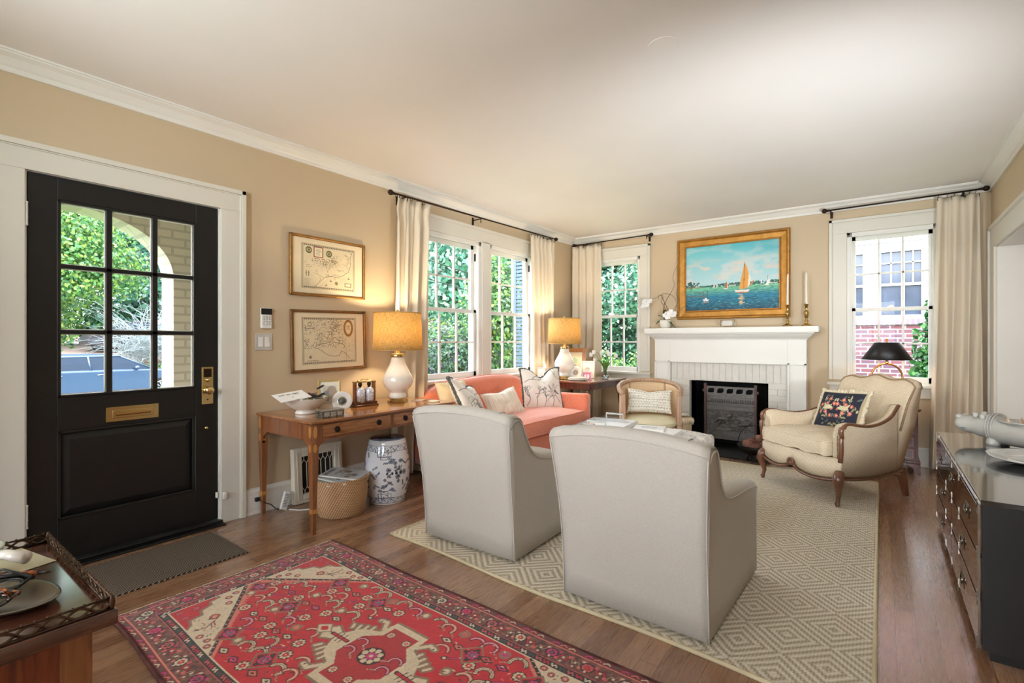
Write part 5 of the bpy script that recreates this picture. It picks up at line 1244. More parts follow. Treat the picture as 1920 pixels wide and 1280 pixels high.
# --- on the desk
T0 = DZT+.001
CRK = simple('ironstone', (228, 222, 212), .15, coat=.5, var=.02)
bw = thing('ironstone_bowl', 'white footed ironstone bowl heaped with scissors and odds and ends on the desk', 'bowl', (.34, 1.83, T0))
mb = MB(); mb.lathe([(0, .004), (.050, .0), (.060, 0), (.062, .010), (.054, .022), (.060, .028), (.090, .045), (.116, .072), (.132, .098), (.140, .106), (.138, .109), (.128, .102), (.110, .074), (.085, .05), (.05, .036), (0, .034)], 48, sy=1.12); mb.obj('bowl_body', CRK, bw)
mb = MB(); mb.tube([(cos(a)*.139*(1+.02*sin(a*12)), sin(a)*.139*1.12*(1+.02*sin(a*12)), .108+.002*sin(a*12)) for a in np.linspace(0, 2*pi, 72, endpoint=False)], .0028, 6, closed=True); mb.obj('painted_rim', simple('green_brown_rim', (92, 100, 72), .4, var=.5, vscale=60), bw)
pc = thing('paper_card', 'white card with blurred black heading sticking out of the ironstone bowl', 'card', (.37, 1.715, T0+.128)); pc.rotation_euler = (Matrix.Rotation(radians(61), 4, 'Z') @ Matrix.Rotation(radians(15), 4, 'X') @ Matrix.Rotation(radians(24), 4, 'Z')).to_euler()
MB().box(-.10, .10, -.075, .075, 0, .001).obj('card_sheet', simple('card_white', (240, 238, 234), .6), pc)
textobj('bill at age', .034, M['black'], pc, Matrix.Translation((-.07, .025, .0012)), 'heading')
mb = MB(); mb.ell((.0, -.02, .0012), (.006, .006, .0004), 10, 4); mb.obj('printed_dot', M['black'], pc)
g_ = thing('eyeglasses', 'dark eyeglasses folded on the near rim of the ironstone bowl', 'glasses', (.42, 1.80, T0+.116)); g_.rotation_euler = (0, 0, radians(60))
mb = MB()
for s in (-1, 1): mb.tube([(s*.032+cos(a)*.024, sin(a)*.018, .004) for a in np.linspace(0, 2*pi, 20, endpoint=False)], .0035, 6, closed=True)
mb.tube([(-.008, 0, .006), (.008, 0, .006)], .003, 6); mb.obj('rims', M['black'], g_)
for s in (-1, 1): MB().tube([(s*.057, 0, .004), (s*.05, .05, .008), (s*.02, .07, .006)], .003, 6).obj('temple', M['black'], g_)
mb = MB(); rs = random.Random(8)
for k in range(60): a = rs.uniform(0, 2*pi); r = rs.uniform(0, .06); p = Vector((cos(a)*r, sin(a)*r*1.2, rs.uniform(0, .03))); mb.tube([p, p+Vector((rs.uniform(-.03, .03), rs.uniform(-.03, .03), rs.uniform(0, .02)))], .0035, 5)
o = mb.obj('tassel_bundle', simple('brown_yarn', (120, 92, 80), .95, var=.35, vscale=90)); o.location = (.34, 1.85, T0+.092); tag(o, 'brown corded tassel bundle heaped in the middle of the ironstone bowl', 'tassel', kind='stuff')
sc_ = thing('scissors', 'black handled scissors resting on top of the ironstone bowl', 'scissors', (.33, 1.92, T0+.13)); sc_.rotation_euler = (radians(20), radians(-25), radians(30))
for s in (-1, 1): MB().tube([(cos(a)*.026+.03, s*.026+sin(a)*.018, .02*s) for a in np.linspace(0, 2*pi, 24, endpoint=False)], .004, 8, closed=True, ).obj('handle', M['black'], sc_)
for s in (-1, 1): MB().add([(0, 0, 0), (.01, s*.01, .001), (-.11, -s*.012, .001), (-.12, -s*.004, 0)], [(0, 1, 2, 3)]).obj('blade', M['silver'], sc_, solid=.002)
pwt = MatB('pewter_relief'); v = pwt.coord(); f = pwt.noise(v, 70, 3, .6, 1.2); pwt.base(pwt.ramp(f, [(.42, rgba((60, 58, 56))), (.55, rgba((150, 146, 138)))])); pwt.set(Metallic=.8, Roughness=.4); pwt.bump(f, .8, .003)
bx = thing('pewter_box', 'small embossed pewter box at the front corner of the desk', 'box', (.60, 1.845, T0), radians(-4)); MB().box(-.045, .045, -.075, .075, 0, .042).obj('box_body', pwt.m, bx, bevel=.002)
MB().box(-.048, .048, -.078, .078, .042, .050).obj('lid', simple('pewter', (176, 172, 162), .3, .8), bx, bevel=.003); mb = MB()
for k in (-.045, 0, .045): mb.box(.045, .0462, k-.018, k+.018, .008, .036)
for k in (-.045, 0, .045): mb.ell((.0465, k, .022), (.002, .010, .005), 8, 6); mb.tube([(.0468, k-.006, .020), (.0468, k-.008, .010)], .0015, 4); mb.tube([(.0468, k+.006, .020), (.0468, k+.008, .010)], .0015, 4)
mb.obj('deer_reliefs', simple('pewter_bright', (190, 186, 176), .35, .8), bx)
# gold photo frame leaning back, round white frame in front
def easel(name, label, loc, rz, w, h, t, fw, fmat, tilt, canvas=None, cat='photo frame', group=None, matc=None):
    o = thing(name, label, cat, loc, 0, group); o.rotation_euler = (radians(-tilt), 0, rz)      # faces -y
    mb = MB(); mb.box(-w/2, -w/2+fw, -t, 0, 0, h); mb.box(w/2-fw, w/2, -t, 0, 0, h); mb.box(-w/2+fw, w/2-fw, -t, 0, 0, fw); mb.box(-w/2+fw, w/2-fw, -t, 0, h-fw, h); mb.obj('frame', fmat, o, bevel=.002)
    if canvas is not None: colgrid('picture', VP, canvas.nu, canvas.nv, lambda U, V: ((U-.5)*(w-2*fw+.002), -t*.45+0*U, fw+V*(h-2*fw)), canvas.a, o)
    MB().box(-w/2+fw*.5, w/2-fw*.5, -t*.4, 0.0, fw*.5, h-fw*.5).obj('backing', M['iron'], o)
    mb = MB(); mb.add([(-.02, 0, h*.6), (.02, 0, h*.6), (.02, h*.32, -h*.06*0+tilt*0), (-.02, h*.32, 0)], [(0, 1, 2, 3)]); 
    st_ = mb.obj('strut', M['iron'], o, solid=.003); st_.data.transform(Matrix.Identity(4)); return o
VP = vcol('printed_paper', .35, coat=.5)
cv = Canvas(.13, .19, .002, (228, 220, 200)); cv.rect(.02, .11, .03, .16, (206, 200, 190)); cv.disc(.08, .11, .035, (176, 158, 140), .05); cv.rect(.03, .06, .05, .12, (150, 150, 150)); 
for k in range(6): cv.line(.035, .06+k*.012, .06, .07+k*.012, .003, (110, 110, 115))
easel('photo_frame', 'gilt edged photo frame leaning on the desk behind the round white frame', (.33, 2.02, T0), radians(62), .155, .215, .014, .014, simple('champagne_gilt', (214, 188, 130), .3, .8, var=.1), 14, cv)
rf = thing('photo_frame', 'round white plate shaped frame with a dark centre photo on the desk', 'photo frame', (.46, 2.03, T0+.004)); rf.rotation_euler = (radians(-14), 0, radians(58))
Mk = Matrix.Translation((0, 0, .068)) @ Matrix.Rotation(pi/2, 4, 'X'); MB().lathe([(.0, -.004), (.064, -.004), (.068, 0), (.067, .004), (.060, .005), (.042, .001), (.033, .003), (.030, .0015), (0, .0015)], 48, M=Mk).obj('rim', simple('pearl_rim', (226, 220, 216), .2, .2), rf)
MB().lathe([(0, .0045), (.023, .0045), (.023, .002)], 32, M=Mk).obj('photo', simple('dark_photo', (88, 84, 84), .3, var=.4, vscale=60), rf); MB().lathe([(.023, .002), (.030, .006), (.032, .002)], 32, M=Mk).obj('beaded_ring', M['silver'], rf)
MB().box(-.01, .01, .002, .03, 0, .05).obj('strut', M['silver'], rf)
# tantalus with two delft bottles
tn = thing('bottle_caddy', 'wooden bottle stand with brass handle on the desk beside the lamp', 'bottle stand', (.33, 2.31, T0), radians(85))    # front faces -y local
mb = MB(); mb.box(-.095, .095, -.05, .05, 0, .012); mb.box(-.088, .088, -.042, .042, .012, .034); mb.obj('base', M['mahog'], tn, bevel=.003)
for s in (-1, 1): MB().box(s*.080-.008, s*.080+.008, -.016, .016, .034, .178).obj('upright', M['walnutv'], tn, bevel=.002)
mb = MB(); mb.box(-.094, .094, -.018, .018, .176, .186); mb.obj('top_bar', M['brass'], tn, bevel=.002); mb = MB(); mb.tube([(-.03, 0, .186), (-.028, 0, .198), (0, 0, .20), (.028, 0, .198), (.03, 0, .186)], .003, 6); mb.ell((-.05, 0, .190), (.012, .006, .004)); mb.ell((.05, 0, .190), (.012, .006, .004)); mb.obj('carry_handle', M['brass'], tn)
dm = MatB('delft_glaze'); v = dm.coord(); f = dm.noise(v, 62, 2, .5, 2.2); dm.base(dm.ramp(f, [(.47, rgba((232, 232, 234))), (.50, rgba((74, 88, 140))), (.56, rgba((88, 100, 150))), (.60, rgba((230, 230, 234)))])); dm.set(Roughness=.15, Coat_Weight=.5); DELFT = dm.m
for k, s in enumerate((-1, 1)):
    off = Matrix.Rotation(radians(85), 4, 'Z') @ Vector((s*.038, -.004, .036))
    bt = thing('delft_bottle', 'square blue and white bottle standing in the %s side of the wooden caddy' % ('left' if s < 0 else 'right'), 'bottle', tuple(Vector((.33, 2.31, T0))+off), radians(85), 'blue and white bottles in the caddy')
    mb = MB(); mb.lathe([(0, 0), (.032, 0), (.035, .004), (.036, .080), (.030, .094), (.016, .102), (.014, .104), (0, .104)], 20, sharp=False); mb.obj('bottle_body', DELFT, bt)
    MB().lathe([(.010, .102), (.010, .114), (.015, .118), (.015, .134), (.010, .140), (0, .140)], 16).obj('stopper', M['iron'], bt)
MB_ = MB().box(-.045, .045, -.045, .045, 0, .006).obj('square_coaster', simple('pink_stone', (206, 180, 160), .3, var=.1), bevel=.001); MB_.location = (.42, 2.78, T0); MB_.rotation_euler = (0, 0, radians(20)); tag(MB_, 'square pinkish stone coaster on the desk right of the lamp', 'coaster')
o = MB().lathe([(0, 0), (.045, 0), (.048, .003), (.047, .007), (0, .007)], 32).obj('round_coaster', simple('cream_coaster', (214, 200, 176), .4)); o.location = (.575, 2.80, T0); tag(o, 'round cream coaster at the right end of the desk', 'coaster')

# ================================================================== UNDER THE DESK
gs = thing('garden_stool', 'blue and white porcelain drum garden stool under the desk', 'garden stool', (.50, 2.39, 0))
cv = Canvas(1.0, .46, .0035, (226, 226, 230)); rs = random.Random(6); INK = (92, 98, 116); INK2 = (132, 138, 152)
for yb in (.025, .405):
    for k in range(80): x_ = k/80; cv.disc(x_, yb+.012*sin(k*1.3), .006, INK2); cv.line(x_, yb-.014, x_+.006, yb+.014, .002, INK)
    cv.rect(0, 1, yb-.02, yb-.016, INK); cv.rect(0, 1, yb+.018, yb+.021, INK)
for c_ in (.12, .37, .62, .87):
    for (yb, s) in ((.40, -1), (.03, 1)):
        for w_, d_ in ((.075, .02), (.05, .05), (.025, .07)): cv.pline([(c_-w_, yb), (c_-w_, yb+s*d_), (c_+w_, yb+s*d_), (c_+w_, yb)], .005, INK)
        for k in range(8): cv.disc(c_+rs.uniform(-.04, .04), yb+s*rs.uniform(.01, .04), .006, INK2)
for k in range(90):
    x_, y_ = rs.uniform(0, 1), rs.uniform(.09, .35); r_ = rs.uniform(.008, .017)
    if rs.random() < .45:
        for j in range(6): cv.disc(x_+r_*.8*cos(j), y_+r_*.8*sin(j), r_*.5, INK2)
        cv.disc(x_, y_, r_*.45, INK)
    else:
        a = rs.uniform(0, 2*pi); cv.line(x_, y_, x_+.05*cos(a), y_+.03*sin(a), .0025, INK)
        for j in range(4): cv.disc(x_+.014*j*cos(a), y_+.01*j*sin(a), .010, INK, .004, rot=a+.8)
def stoolr(v): return .128+.036*np.sin(np.clip(v, 0, 1)*pi)**.75
VG = vcol('porcelain_print', .12, coat=.8)
colgrid('drum_body', VG, cv.nu, cv.nv, lambda U, V: (np.cos(U*2*pi)*stoolr(V), np.sin(U*2*pi)*stoolr(V), .008+V*.455), cv.a, gs)
mb = MB(); mb.lathe([(.128, .462), (.126, .470), (.10, .474), (0, .476)], 48); mb.obj('stool_top', simple('blue_top_glaze', (96, 104, 120), .15, var=.5, vscale=30, coat=.8), gs); MB().lathe([(0, 0), (.122, 0), (.130, .004), (.128, .010), (0, .010)], 48).obj('foot_ring', M['glazewhite'], gs)
mb = MB()
for da in (-.26, .26):
    a = radians(-22)+da*.75; 
    for k in range(4):
        an = k*pi/2; cz_ = .235; rr = .1655; aa = a+cos(an)*.11; mb.ell((cos(aa)*rr, sin(aa)*rr, cz_+sin(an)*.024), (.010 if k % 2 else .004, .010, .010 if k % 2 == 0 else .004), 8, 6)
mb.obj('cash_cutouts', M['black'], gs)
RAT = MatB('basket_weave'); v = RAT.coord(); s3 = RAT.n('ShaderNodeSeparateXYZ'); RAT.l(v, s3.inputs[0]); an_ = RAT.math('ARCTAN2', s3.outputs[1], s3.outputs[0])
u1 = RAT.math('ADD', RAT.math('MULTIPLY', an_, 44), RAT.math('MULTIPLY', s3.outputs[2], 300)); u2 = RAT.math('SUBTRACT', RAT.math('MULTIPLY', s3.outputs[2], 520), RAT.math('MULTIPLY', an_, 18))
w1_ = RAT.math('SINE', u1); w2_ = RAT.math('SINE', u2); pr = RAT.math('ADD', RAT.math('MULTIPLY', RAT.math('MULTIPLY', w1_, w2_), .5), .5)
RAT.base(RAT.ramp(RAT.math('ADD', RAT.math('MULTIPLY', RAT.math('MULTIPLY', w1_, w2_), .5), .5), [(.2, rgba((226, 196, 156))), (.6, rgba((184, 134, 88))), (.9, rgba((150, 98, 58)))])); RAT.set(Roughness=.6); RAT.bump(pr, .8, .004); RAT = RAT.m
bk = thing('wicker_basket', 'oval woven basket full of magazines standing under the desk', 'basket', (.46, 2.03, 0))
mb = MB(); mb.lathe([(0, .004), (.150, .0), (.158, .01), (.172, .12), (.180, .235), (.182, .245), (.174, .246), (.166, .12), (.150, .014), (0, .012)], 56, sx=.92, sy=1.02); mb.obj('basket_body', RAT, bk)
mb = MB(); mb.tube([(cos(a)*.178*.92, sin(a)*.178*1.02, .246) for a in np.linspace(0, 2*pi, 56, endpoint=False)], .008, 8, closed=True); mb.obj('rolled_rim', RAT, bk)
mb = MB()
for a in (radians(50), radians(-130)): mb.tube([(cos(a+t)*.176*.92, sin(a+t)*.176*1.02, .205) for t in np.linspace(-.16, .16, 6)], .009, 8)
mb.obj('handle_holes', M['black'], bk)
def mag_canvas(seed, base):
    cv = Canvas(.21, .28, .003, base); rs = random.Random(seed)
    for k in range(18):
        x_, y_ = rs.uniform(.01, .17), rs.uniform(.01, .2); cv.rect(x_, x_+rs.uniform(.01, .06), y_, y_+rs.uniform(.01, .05), rs.choice([(150, 150, 150), (110, 116, 118), (190, 176, 150), (200, 202, 204), (84, 88, 92), (170, 140, 110)]))
    cv.rect(.02, .17, .235, .262, (70, 74, 80)); 
    for k in range(9): cv.rect(.028+k*.0155, .032+k*.0155, .238, .26, base)
    return cv
for k, (dx, dy, rz_, b_, lb) in enumerate(((-.03, -.04, 80, (200, 204, 206), 'pale magazine lowest in the wicker basket'), (.0, -.01, 100, (186, 190, 190), 'grey covered magazine second in the basket stack'), (-.02, .04, 120, (212, 214, 214), 'newspaper style magazine topmost in the wicker basket'))):
    t = thing('magazine', lb, 'magazine', (.46+dx, 2.03+dy, .222+k*.014), 0, 'magazines in the wicker basket'); t.rotation_euler = (radians(2*k), radians(3-k*2), radians(rz_)); cv = mag_canvas(k+3, b_)
    MB().box(-.105, .105, -.14, .14, 0, .009).obj('pages', PAPER, t); colgrid('cover', VP, cv.nu, cv.nv, lambda U, V: ((U-.5)*.21, (V-.5)*.28, .0095+0*U), cv.a, t)
# leaning register with lattice
CRM = simple('cream_metal', (222, 212, 192), .45, var=.04)
rg_ = thing('heat_register', 'cream wall register with arched lattice grille behind the desk legs', 'heat register', (.055, 1.90, 0)); rg_.rotation_euler = (0, radians(-4), 0)
Wd, Ht = .40, .40
mb = MB(); fwd = .065
for (a, b, c_, d_) in ((0, fwd, 0, Ht), (Wd-fwd, Wd, 0, Ht), (fwd, Wd-fwd, 0, fwd), (fwd, Wd-fwd, Ht-fwd, Ht)): mb.box(-.02, .03, a, b, c_, d_)
mb.obj('frame', CRM, rg_, bevel=.006, seg=3); mb = MB()
for (a, b, c_, d_) in ((.025, .032, .025, Ht-.025), (Wd-.032, Wd-.025, .025, Ht-.025), (.025, Wd-.025, .025, .032), (.025, Wd-.025, Ht-.032, Ht-.025)): mb.box(.03, .034, a, b, c_, d_)
mb.obj('frame_bead', CRM, rg_); mb = MB(); n_ = 7; sw = (Wd-2*fwd)/n_; z0_, z1_ = fwd, Ht-fwd
for k in range(n_+1):
    yk = fwd+k*sw
    if 0 < k < n_+0: mb.tube([(.02, yk, z0_+.05), (.02, yk, z1_-.05)], .0028, 5)
for k in range(n_):
    yk = fwd+k*sw; ym = yk+sw/2
    for (zs_, ze_) in ((z1_-.05, z1_-.022), (z0_+.05, z0_+.022)): mb.tube([(.02, yk, zs_), (.02, ym, ze_), (.02, yk+sw, zs_)], .0028, 5); mb.tube([(.02, ym, ze_), (.02, ym, z1_ if zs_ > .2 else z0_)], .0028, 5)
mb.obj('lattice', CRM, rg_); MB().box(-.012, -.008, fwd-.01, Wd-fwd+.01, fwd-.01, Ht-fwd+.01).obj('dark_backing', simple('register_dark', (52, 48, 42), .8), rg_)
o = thing('power_strip', 'white printed power strip leaning by the back leg of the desk', 'power strip', (.10, 1.80, .004)); o.rotation_euler = (radians(-24), radians(-14), 0)
MB().box(-.012, .012, -.022, .022, 0, .125).obj('body', M['white'], o, bevel=.003); mb = MB()
for k in range(9): mb.box(.012, .0126, -.014, .014, .018+k*.0105, .0225+k*.0105)
mb.obj('printed_label', simple('label_grey', (120, 122, 120), .6), o)
o = thing('wall_outlet', 'white outlet with a black plug in the baseboard by the front door casing', 'outlet', (.017, 1.655, .095)); MB().box(0, .006, -.035, .035, -.058, .058).obj('cover_plate', M['white'], o, bevel=.002)
MB().box(.006, .030, -.014, .014, -.006, .020).obj('black_plug', M['black'], o, bevel=.003)
MB().tube([(a-.017, b-1.655, c-.095) for a, b, c in [(.05, 1.66, .10), (.075, 1.70, .07), (.05, 1.74, .05), (.07, 1.77, .012), (.10, 1.80, .006)]], .0035, 6).obj('cord', M['black'], o)
q_ = MB().tube([(.13, 1.83, .005), (.2, 1.87, .004), (.25, 1.93, .004), (.21, 2.0, .004)], .004, 6).obj('cable_loop', M['white']); tag(q_, 'white cable curling on the floor in front of the register', 'cable')
o = MB().tube([(.03, 2.62, .22), (.06, 2.64, .05), (.10, 2.66, .004), (.22, 2.72, .004), (.30, 2.78, .004)], .003, 6).obj('lamp_cable', M['white']); tag(o, 'thin white lamp cable trailing on the floor right of the porcelain stool', 'cable')

# ================================================================== LEFT WALL
def map_canvas(which):
    w_, h_ = (.455, .33) if which == 0 else (.465, .35)
    cv = Canvas(w_, h_, .0017, (222, 208, 176)); rs = random.Random(which+21); K = (104, 92, 76)
    n = fbm(cv.X, cv.Y, 30, which+2, 4)*.07; cv.a = np.clip(cv.a*(1+n[..., None]), 0, 1)
    cv.pline([(.004, .004), (w_-.004, .004), (w_-.004, h_-.004), (.004, h_-.004)], .003, K, True); cv.pline([(.012, .012), (w_-.012, .012), (w_-.012, h_-.012), (.012, h_-.012)], .0015, K, True)
    for k in range(int((w_-.02)/.008)): 
        if k % 2: cv.rect(.008+k*.008, .016+k*.008, .005, .011, K); cv.rect(.008+k*.008, .016+k*.008, h_-.011, h_-.005, K)
    def coast(pts, jit, wd=.0025, col=K):
        out = []
        for (a, b), (c_, d_) in zip(pts, pts[1:]):
            for t in np.linspace(0, 1, 9)[:-1]: out.append((a+(c_-a)*t+rs.uniform(-jit, jit), b+(d_-b)*t+rs.uniform(-jit, jit)))
        out.append(pts[-1]); cv.pline(out, wd, col); return out
    def river(x, y, a, l, n_=6):
        pts = [(x, y)]
        for k in range(n_): a += rs.uniform(-.5, .5); x += cos(a)*l/n_; y += sin(a)*l/n_; pts.append((x, y))
        cv.pline(pts, .0018, K); 
        if l > .03: river(*pts[n_//2], a+rs.choice((-.8, .8)), l*.5)
    if which == 0:
        c_ = coast([(.11, .015), (.14, .05), (.19, .09), (.24, .105), (.30, .10), (.35, .12), (.40, .155), (.42, .21), (.415, .26), (.43, .31)], .003, .003)
        for k in range(10): river(*c_[8+k*7], rs.uniform(1.6, 3.0), rs.uniform(.05, .11))
        for yy in np.arange(.02, .10, .0055): # sea hatching
            for x_ in np.arange(.13+yy*1.0, .43, .014): cv.line(x_, yy, x_+.007, yy+.0015, .0010, (150, 134, 106))
        for (x_, y_, r_) in ((.055, .285, .026), (.225, .275, .026)): cv.disc(x_, y_, r_, (96, 104, 70)); cv.disc(x_, y_, r_*.7, (190, 176, 130), r_*.5); cv.disc(x_, y_, r_*.35, (120, 100, 70))
        cv.rect(.095, .175, .235, .318, (150, 84, 66)); cv.rect(.103, .167, .243, .310, (232, 220, 190))
        for k in range(5): cv.rect(.113, .157-rs.uniform(0, .01), .252+k*.011, .2545+k*.011, K)
        for k in range(60): cv.disc(.08+rs.uniform(0, .2), .232-rs.uniform(0, .03), .0035, (120, 84, 60), .0022)
        for k in range(130): x_, y_ = rs.gauss(.19, .05), rs.gauss(.19, .012); cv.line(x_, y_, x_+.006, y_+.004, .0018, K)
        for k in range(80): x_, y_ = rs.gauss(.27, .02), rs.gauss(.225, .018); cv.line(x_, y_, x_+.006, y_+.005, .0018, K)
        cv.disc(.29, .052, .014, (150, 134, 104)); 
        for k in range(8): cv.line(.29, .052, .29+.016*cos(k*pi/4), .052+.016*sin(k*pi/4), .0015, K)
        cv.rect(.365, .425, .03, .062, (140, 122, 92)); cv.rect(.373, .417, .037, .055, (232, 220, 190)); 
        for (x_, y_) in ((.20, .03), (.24, .066), (.40, .10)): cv.poly([(x_-.012, y_), (x_+.012, y_), (x_+.008, y_-.005), (x_-.008, y_-.005)], K); cv.poly([(x_-.006, y_+.001), (x_+.008, y_+.001), (x_, y_+.012)], (130, 114, 90))
        for (x_) in (.035, .055): cv.disc(x_, .125, .0035, K); cv.line(x_, .12, x_, .10, .006, K); cv.line(x_, .10, x_-.004, .088, .003, K); cv.line(x_, .10, x_+.004, .088, .003, K); cv.line(x_, .116, x_-.01, .108, .002, K)
        for k in range(9): cv.rect(.02, .075-rs.uniform(0, .02), .022+k*.0062, .0238+k*.0062, (150, 134, 106))
        cv.pline([(.055+.022*cos(a), .165+.008*sin(a)) for a in np.linspace(0, 2*pi, 16)], .002, K)
    else:
        c_ = coast([(.10, .12), (.13, .115), (.17, .085), (.21, .062), (.26, .05), (.31, .058), (.33, .09), (.37, .07), (.40, .03)], .003, .003)
        c2_ = coast([(.09, .12), (.11, .135), (.15, .150), (.22, .158), (.28, .155), (.33, .148), (.36, .135), (.35, .11)], .004, .003)
        coast([(.07, .12), (.10, .165), (.13, .14), (.17, .17), (.22, .165), (.27, .20), (.31, .17), (.345, .17)], .006, .0025)
        for k in range(14): river(*c2_[6+k*3], rs.uniform(1.0, 2.4), rs.uniform(.05, .13))
        for k in range(70): x_, y_ = rs.uniform(.13, .33), rs.uniform(.12, .155); cv.line(x_, y_, x_-.003, y_-.010, .0016, K)
        for k in range(170): x_, y_ = rs.uniform(.015, .33), rs.uniform(.22, .335); cv.line(x_, y_, x_+.008, y_+.003, .0024, K)
        for k in range(120): x_, y_ = rs.gauss(.28, .03), rs.gauss(.285, .03); cv.line(x_, y_, x_+.008, y_+.003, .0026, (110, 84, 56))
        for a in np.linspace(0, 2*pi, 40): cv.disc(.395+.035*cos(a), .27+.058*sin(a), .011, (176, 130, 76)); 
        for a in np.linspace(0, 2*pi, 30): cv.disc(.395+.036*cos(a), .27+.060*sin(a), .004, (110, 76, 44))
        cv.disc(.395, .275, .026, (232, 214, 172), .042)
        for k in range(5): cv.rect(.378, .412, .255+k*.010, .2572+k*.010, K)
        cv.line(.372, .02, .372, .20, .0018, K)
        for k in range(9): x_, y_ = rs.uniform(.385, .45), rs.uniform(.04, .18); cv.line(x_, y_, x_+.016, y_+.006, .0016, K)
        cv.disc(.06, .30, .017, (150, 134, 100)); cv.disc(.06, .30, .011, (222, 208, 176)); cv.rect(.02, .10, .268, .28, (120, 106, 84)); cv.rect(.03, .09, .271, .277, (226, 212, 180))
        for k in range(8): cv.line(.062, .052, .062+.013*cos(k*pi/4), .052+.013*sin(k*pi/4), .003, K)
        for k in range(26): x_, y_ = rs.uniform(.012, .05), rs.uniform(.11, .19); cv.line(x_, y_, x_+.008, y_-.006, .003, K)
        for k, ch in enumerate('THE VIRGINIAN SEA'): pass
    return cv
def wall_picture(label, y0, y1, z0, z1, mx_, mz_, cv, fmat, tilt=0):
    o = thing('framed_map', label, 'framed map', (.004, (y0+y1)/2, (z0+z1)/2), 0); o.rotation_euler = (radians(tilt), 0, 0)
    w, h = (y1-y0)/2, (z1-z0)/2; fw = .017; mb = MB()
    for (a, b, c_, d_) in ((-w, -w+fw, -h, h), (w-fw, w, -h, h), (-w, w, -h, -h+fw), (-w, w, h-fw, h)): mb.box(0, .022, a, b, c_, d_)
    mb.obj('frame', fmat, o, bevel=.004, seg=3); mb = MB(); e = fw+.004
    for (a, b, c_, d_) in ((-w+fw, -w+e, -h+fw, h-fw), (w-e, w-fw, -h+fw, h-fw), (-w+fw, w-fw, -h+fw, -h+e), (-w+fw, w-fw, h-e, h-fw)): mb.box(.006, .018, a, b, c_, d_)
    mb.obj('inner_lip', simple('dark_lip', (120, 80, 40), .4, .5), o)
    MB().box(.004, .008, -w+fw*.8, w-fw*.8, -h+fw*.8, h-fw*.8).obj('mat_board', simple('cream_mat_board', (232, 216, 184), .8, var=.02), o)
    MB().box(.008, .0085, -cv.w/2-.004+mx_, cv.w/2+.004+mx_, -cv.h/2-.004+mz_, cv.h/2+.004+mz_).obj('mat_bevel', simple('bevel_line', (190, 168, 130), .8), o)
    colgrid('map_print', VPM, cv.nu, cv.nv, lambda U, V: (.0092+0*U, (U-.5)*cv.w+mx_, (V-.5)*cv.h+mz_), cv.a, o)
    return o
VPM = vcol('old_paper', .45, coat=.15)
GF = simple('antique_gold_frame', (168, 124, 68), .35, .7, var=.2, vscale=20); BF = simple('bronze_gold_frame', (140, 104, 66), .35, .6, var=.2, vscale=20)
wall_picture('antique coastal map in thin gold frame, upper of the two on the tan wall', 1.895, 2.545, 1.525, 1.978, 0, .0, map_canvas(0), GF)
wp2 = wall_picture('antique map with heart shaped cartouche in bronze frame, lower of the two', 1.905, 2.555, .955, 1.425, 0, 0, map_canvas(1), BF, 1.2)
textobj('THE VIRGINIAN SEA', .011, simple('map_ink', (104, 92, 76), .6), wp2, Matrix.Translation((.0098, -.20, -.155)) @ Matrix.Rotation(pi/2, 4, 'Z') @ Matrix.Rotation(pi/2, 4, 'X'), 'map_lettering')
kp = thing('alarm_keypad', 'white alarm keypad with black screen on the wall beside the front door', 'keypad', (.001, 1.728, 1.345)); MB().box(0, .018, -.038, .038, -.072, .072).obj('body', M['white'], kp, bevel=.006, seg=3); MB().box(.018, .0195, -.038, .038, .025, .068).obj('screen', M['black'], kp)
mb = MB()
for i in range(3):
    for j in range(4): mb.lathe([(0, .0026), (.006, .0026), (.0075, 0)], 14, M=Matrix.Translation((.018, -.020+i*.020, .010-j*.017)) @ Matrix.Rotation(pi/2, 4, 'Y'))
mb.obj('key_buttons', simple('key_grey', (206, 208, 208), .4), kp)
dt = MB()
for j in range(4):
    for i in range(3): textobj('123456789*0#'[j*3+i], .008, simple('digit_grey', (110, 112, 114), .5), kp, Matrix.Translation((.0212, -.0225+i*.020, .007-j*.017)) @ Matrix.Rotation(pi/2, 4, 'Z') @ Matrix.Rotation(pi/2, 4, 'X'), 'key_digit') if j*3+i < 12 else None
sw = thing('light_switch', 'double rocker light switch in a pale plate below the alarm keypad', 'light switch', (.001, 1.715, 1.18)); MB().box(0, .006, -.058, .058, -.058, .058).obj('cover_plate', simple('nickel_plate', (206, 204, 198), .3, .2), sw, bevel=.002)
for s in (-1, 1):
    o = MB().box(.006, .009, s*.023-.017, s*.023+.017, -.034, .034).obj('rocker', M['white'], sw, bevel=.002); o = MB().box(.009, .011, s*.023-.013, s*.023+.013, 0, .03).obj('rocker_tilt', M['white'], o, bevel=.001)

# ================================================================== RUGS
MATM = MatB('doormat_weave'); v = MATM.coord(); s3 = MATM.n('ShaderNodeSeparateXYZ'); MATM.l(v, s3.inputs[0])
w1_ = MATM.math('SINE', MATM.math('ADD', MATM.math('MULTIPLY', s3.outputs[0], 420), MATM.math('MULTIPLY', s3.outputs[1], 260))); w2_ = MATM.math('SINE', MATM.math('MULTIPLY', s3.outputs[0], 900))
fz = MATM.math('ADD', MATM.math('MULTIPLY', w1_, .5), .5); MATM.base(MATM.ramp(MATM.math('MULTIPLY', fz, MATM.math('ADD', MATM.math('MULTIPLY', MATM.noise(v, 300, 3), .6), .7)), [(.62, rgba((44, 38, 34))), (.95, rgba((166, 150, 128)))])); MATM.set(Roughness=.95); MATM.bump(fz, .6, .003)
dm_ = thing('doormat', 'dark speckled woven doormat lying in front of the black front door', 'doormat', (0, 0, 0)); MB().box(.135, .615, .42, 1.325, 0, .008).obj('mat', MATM.m, dm_, bevel=.002)
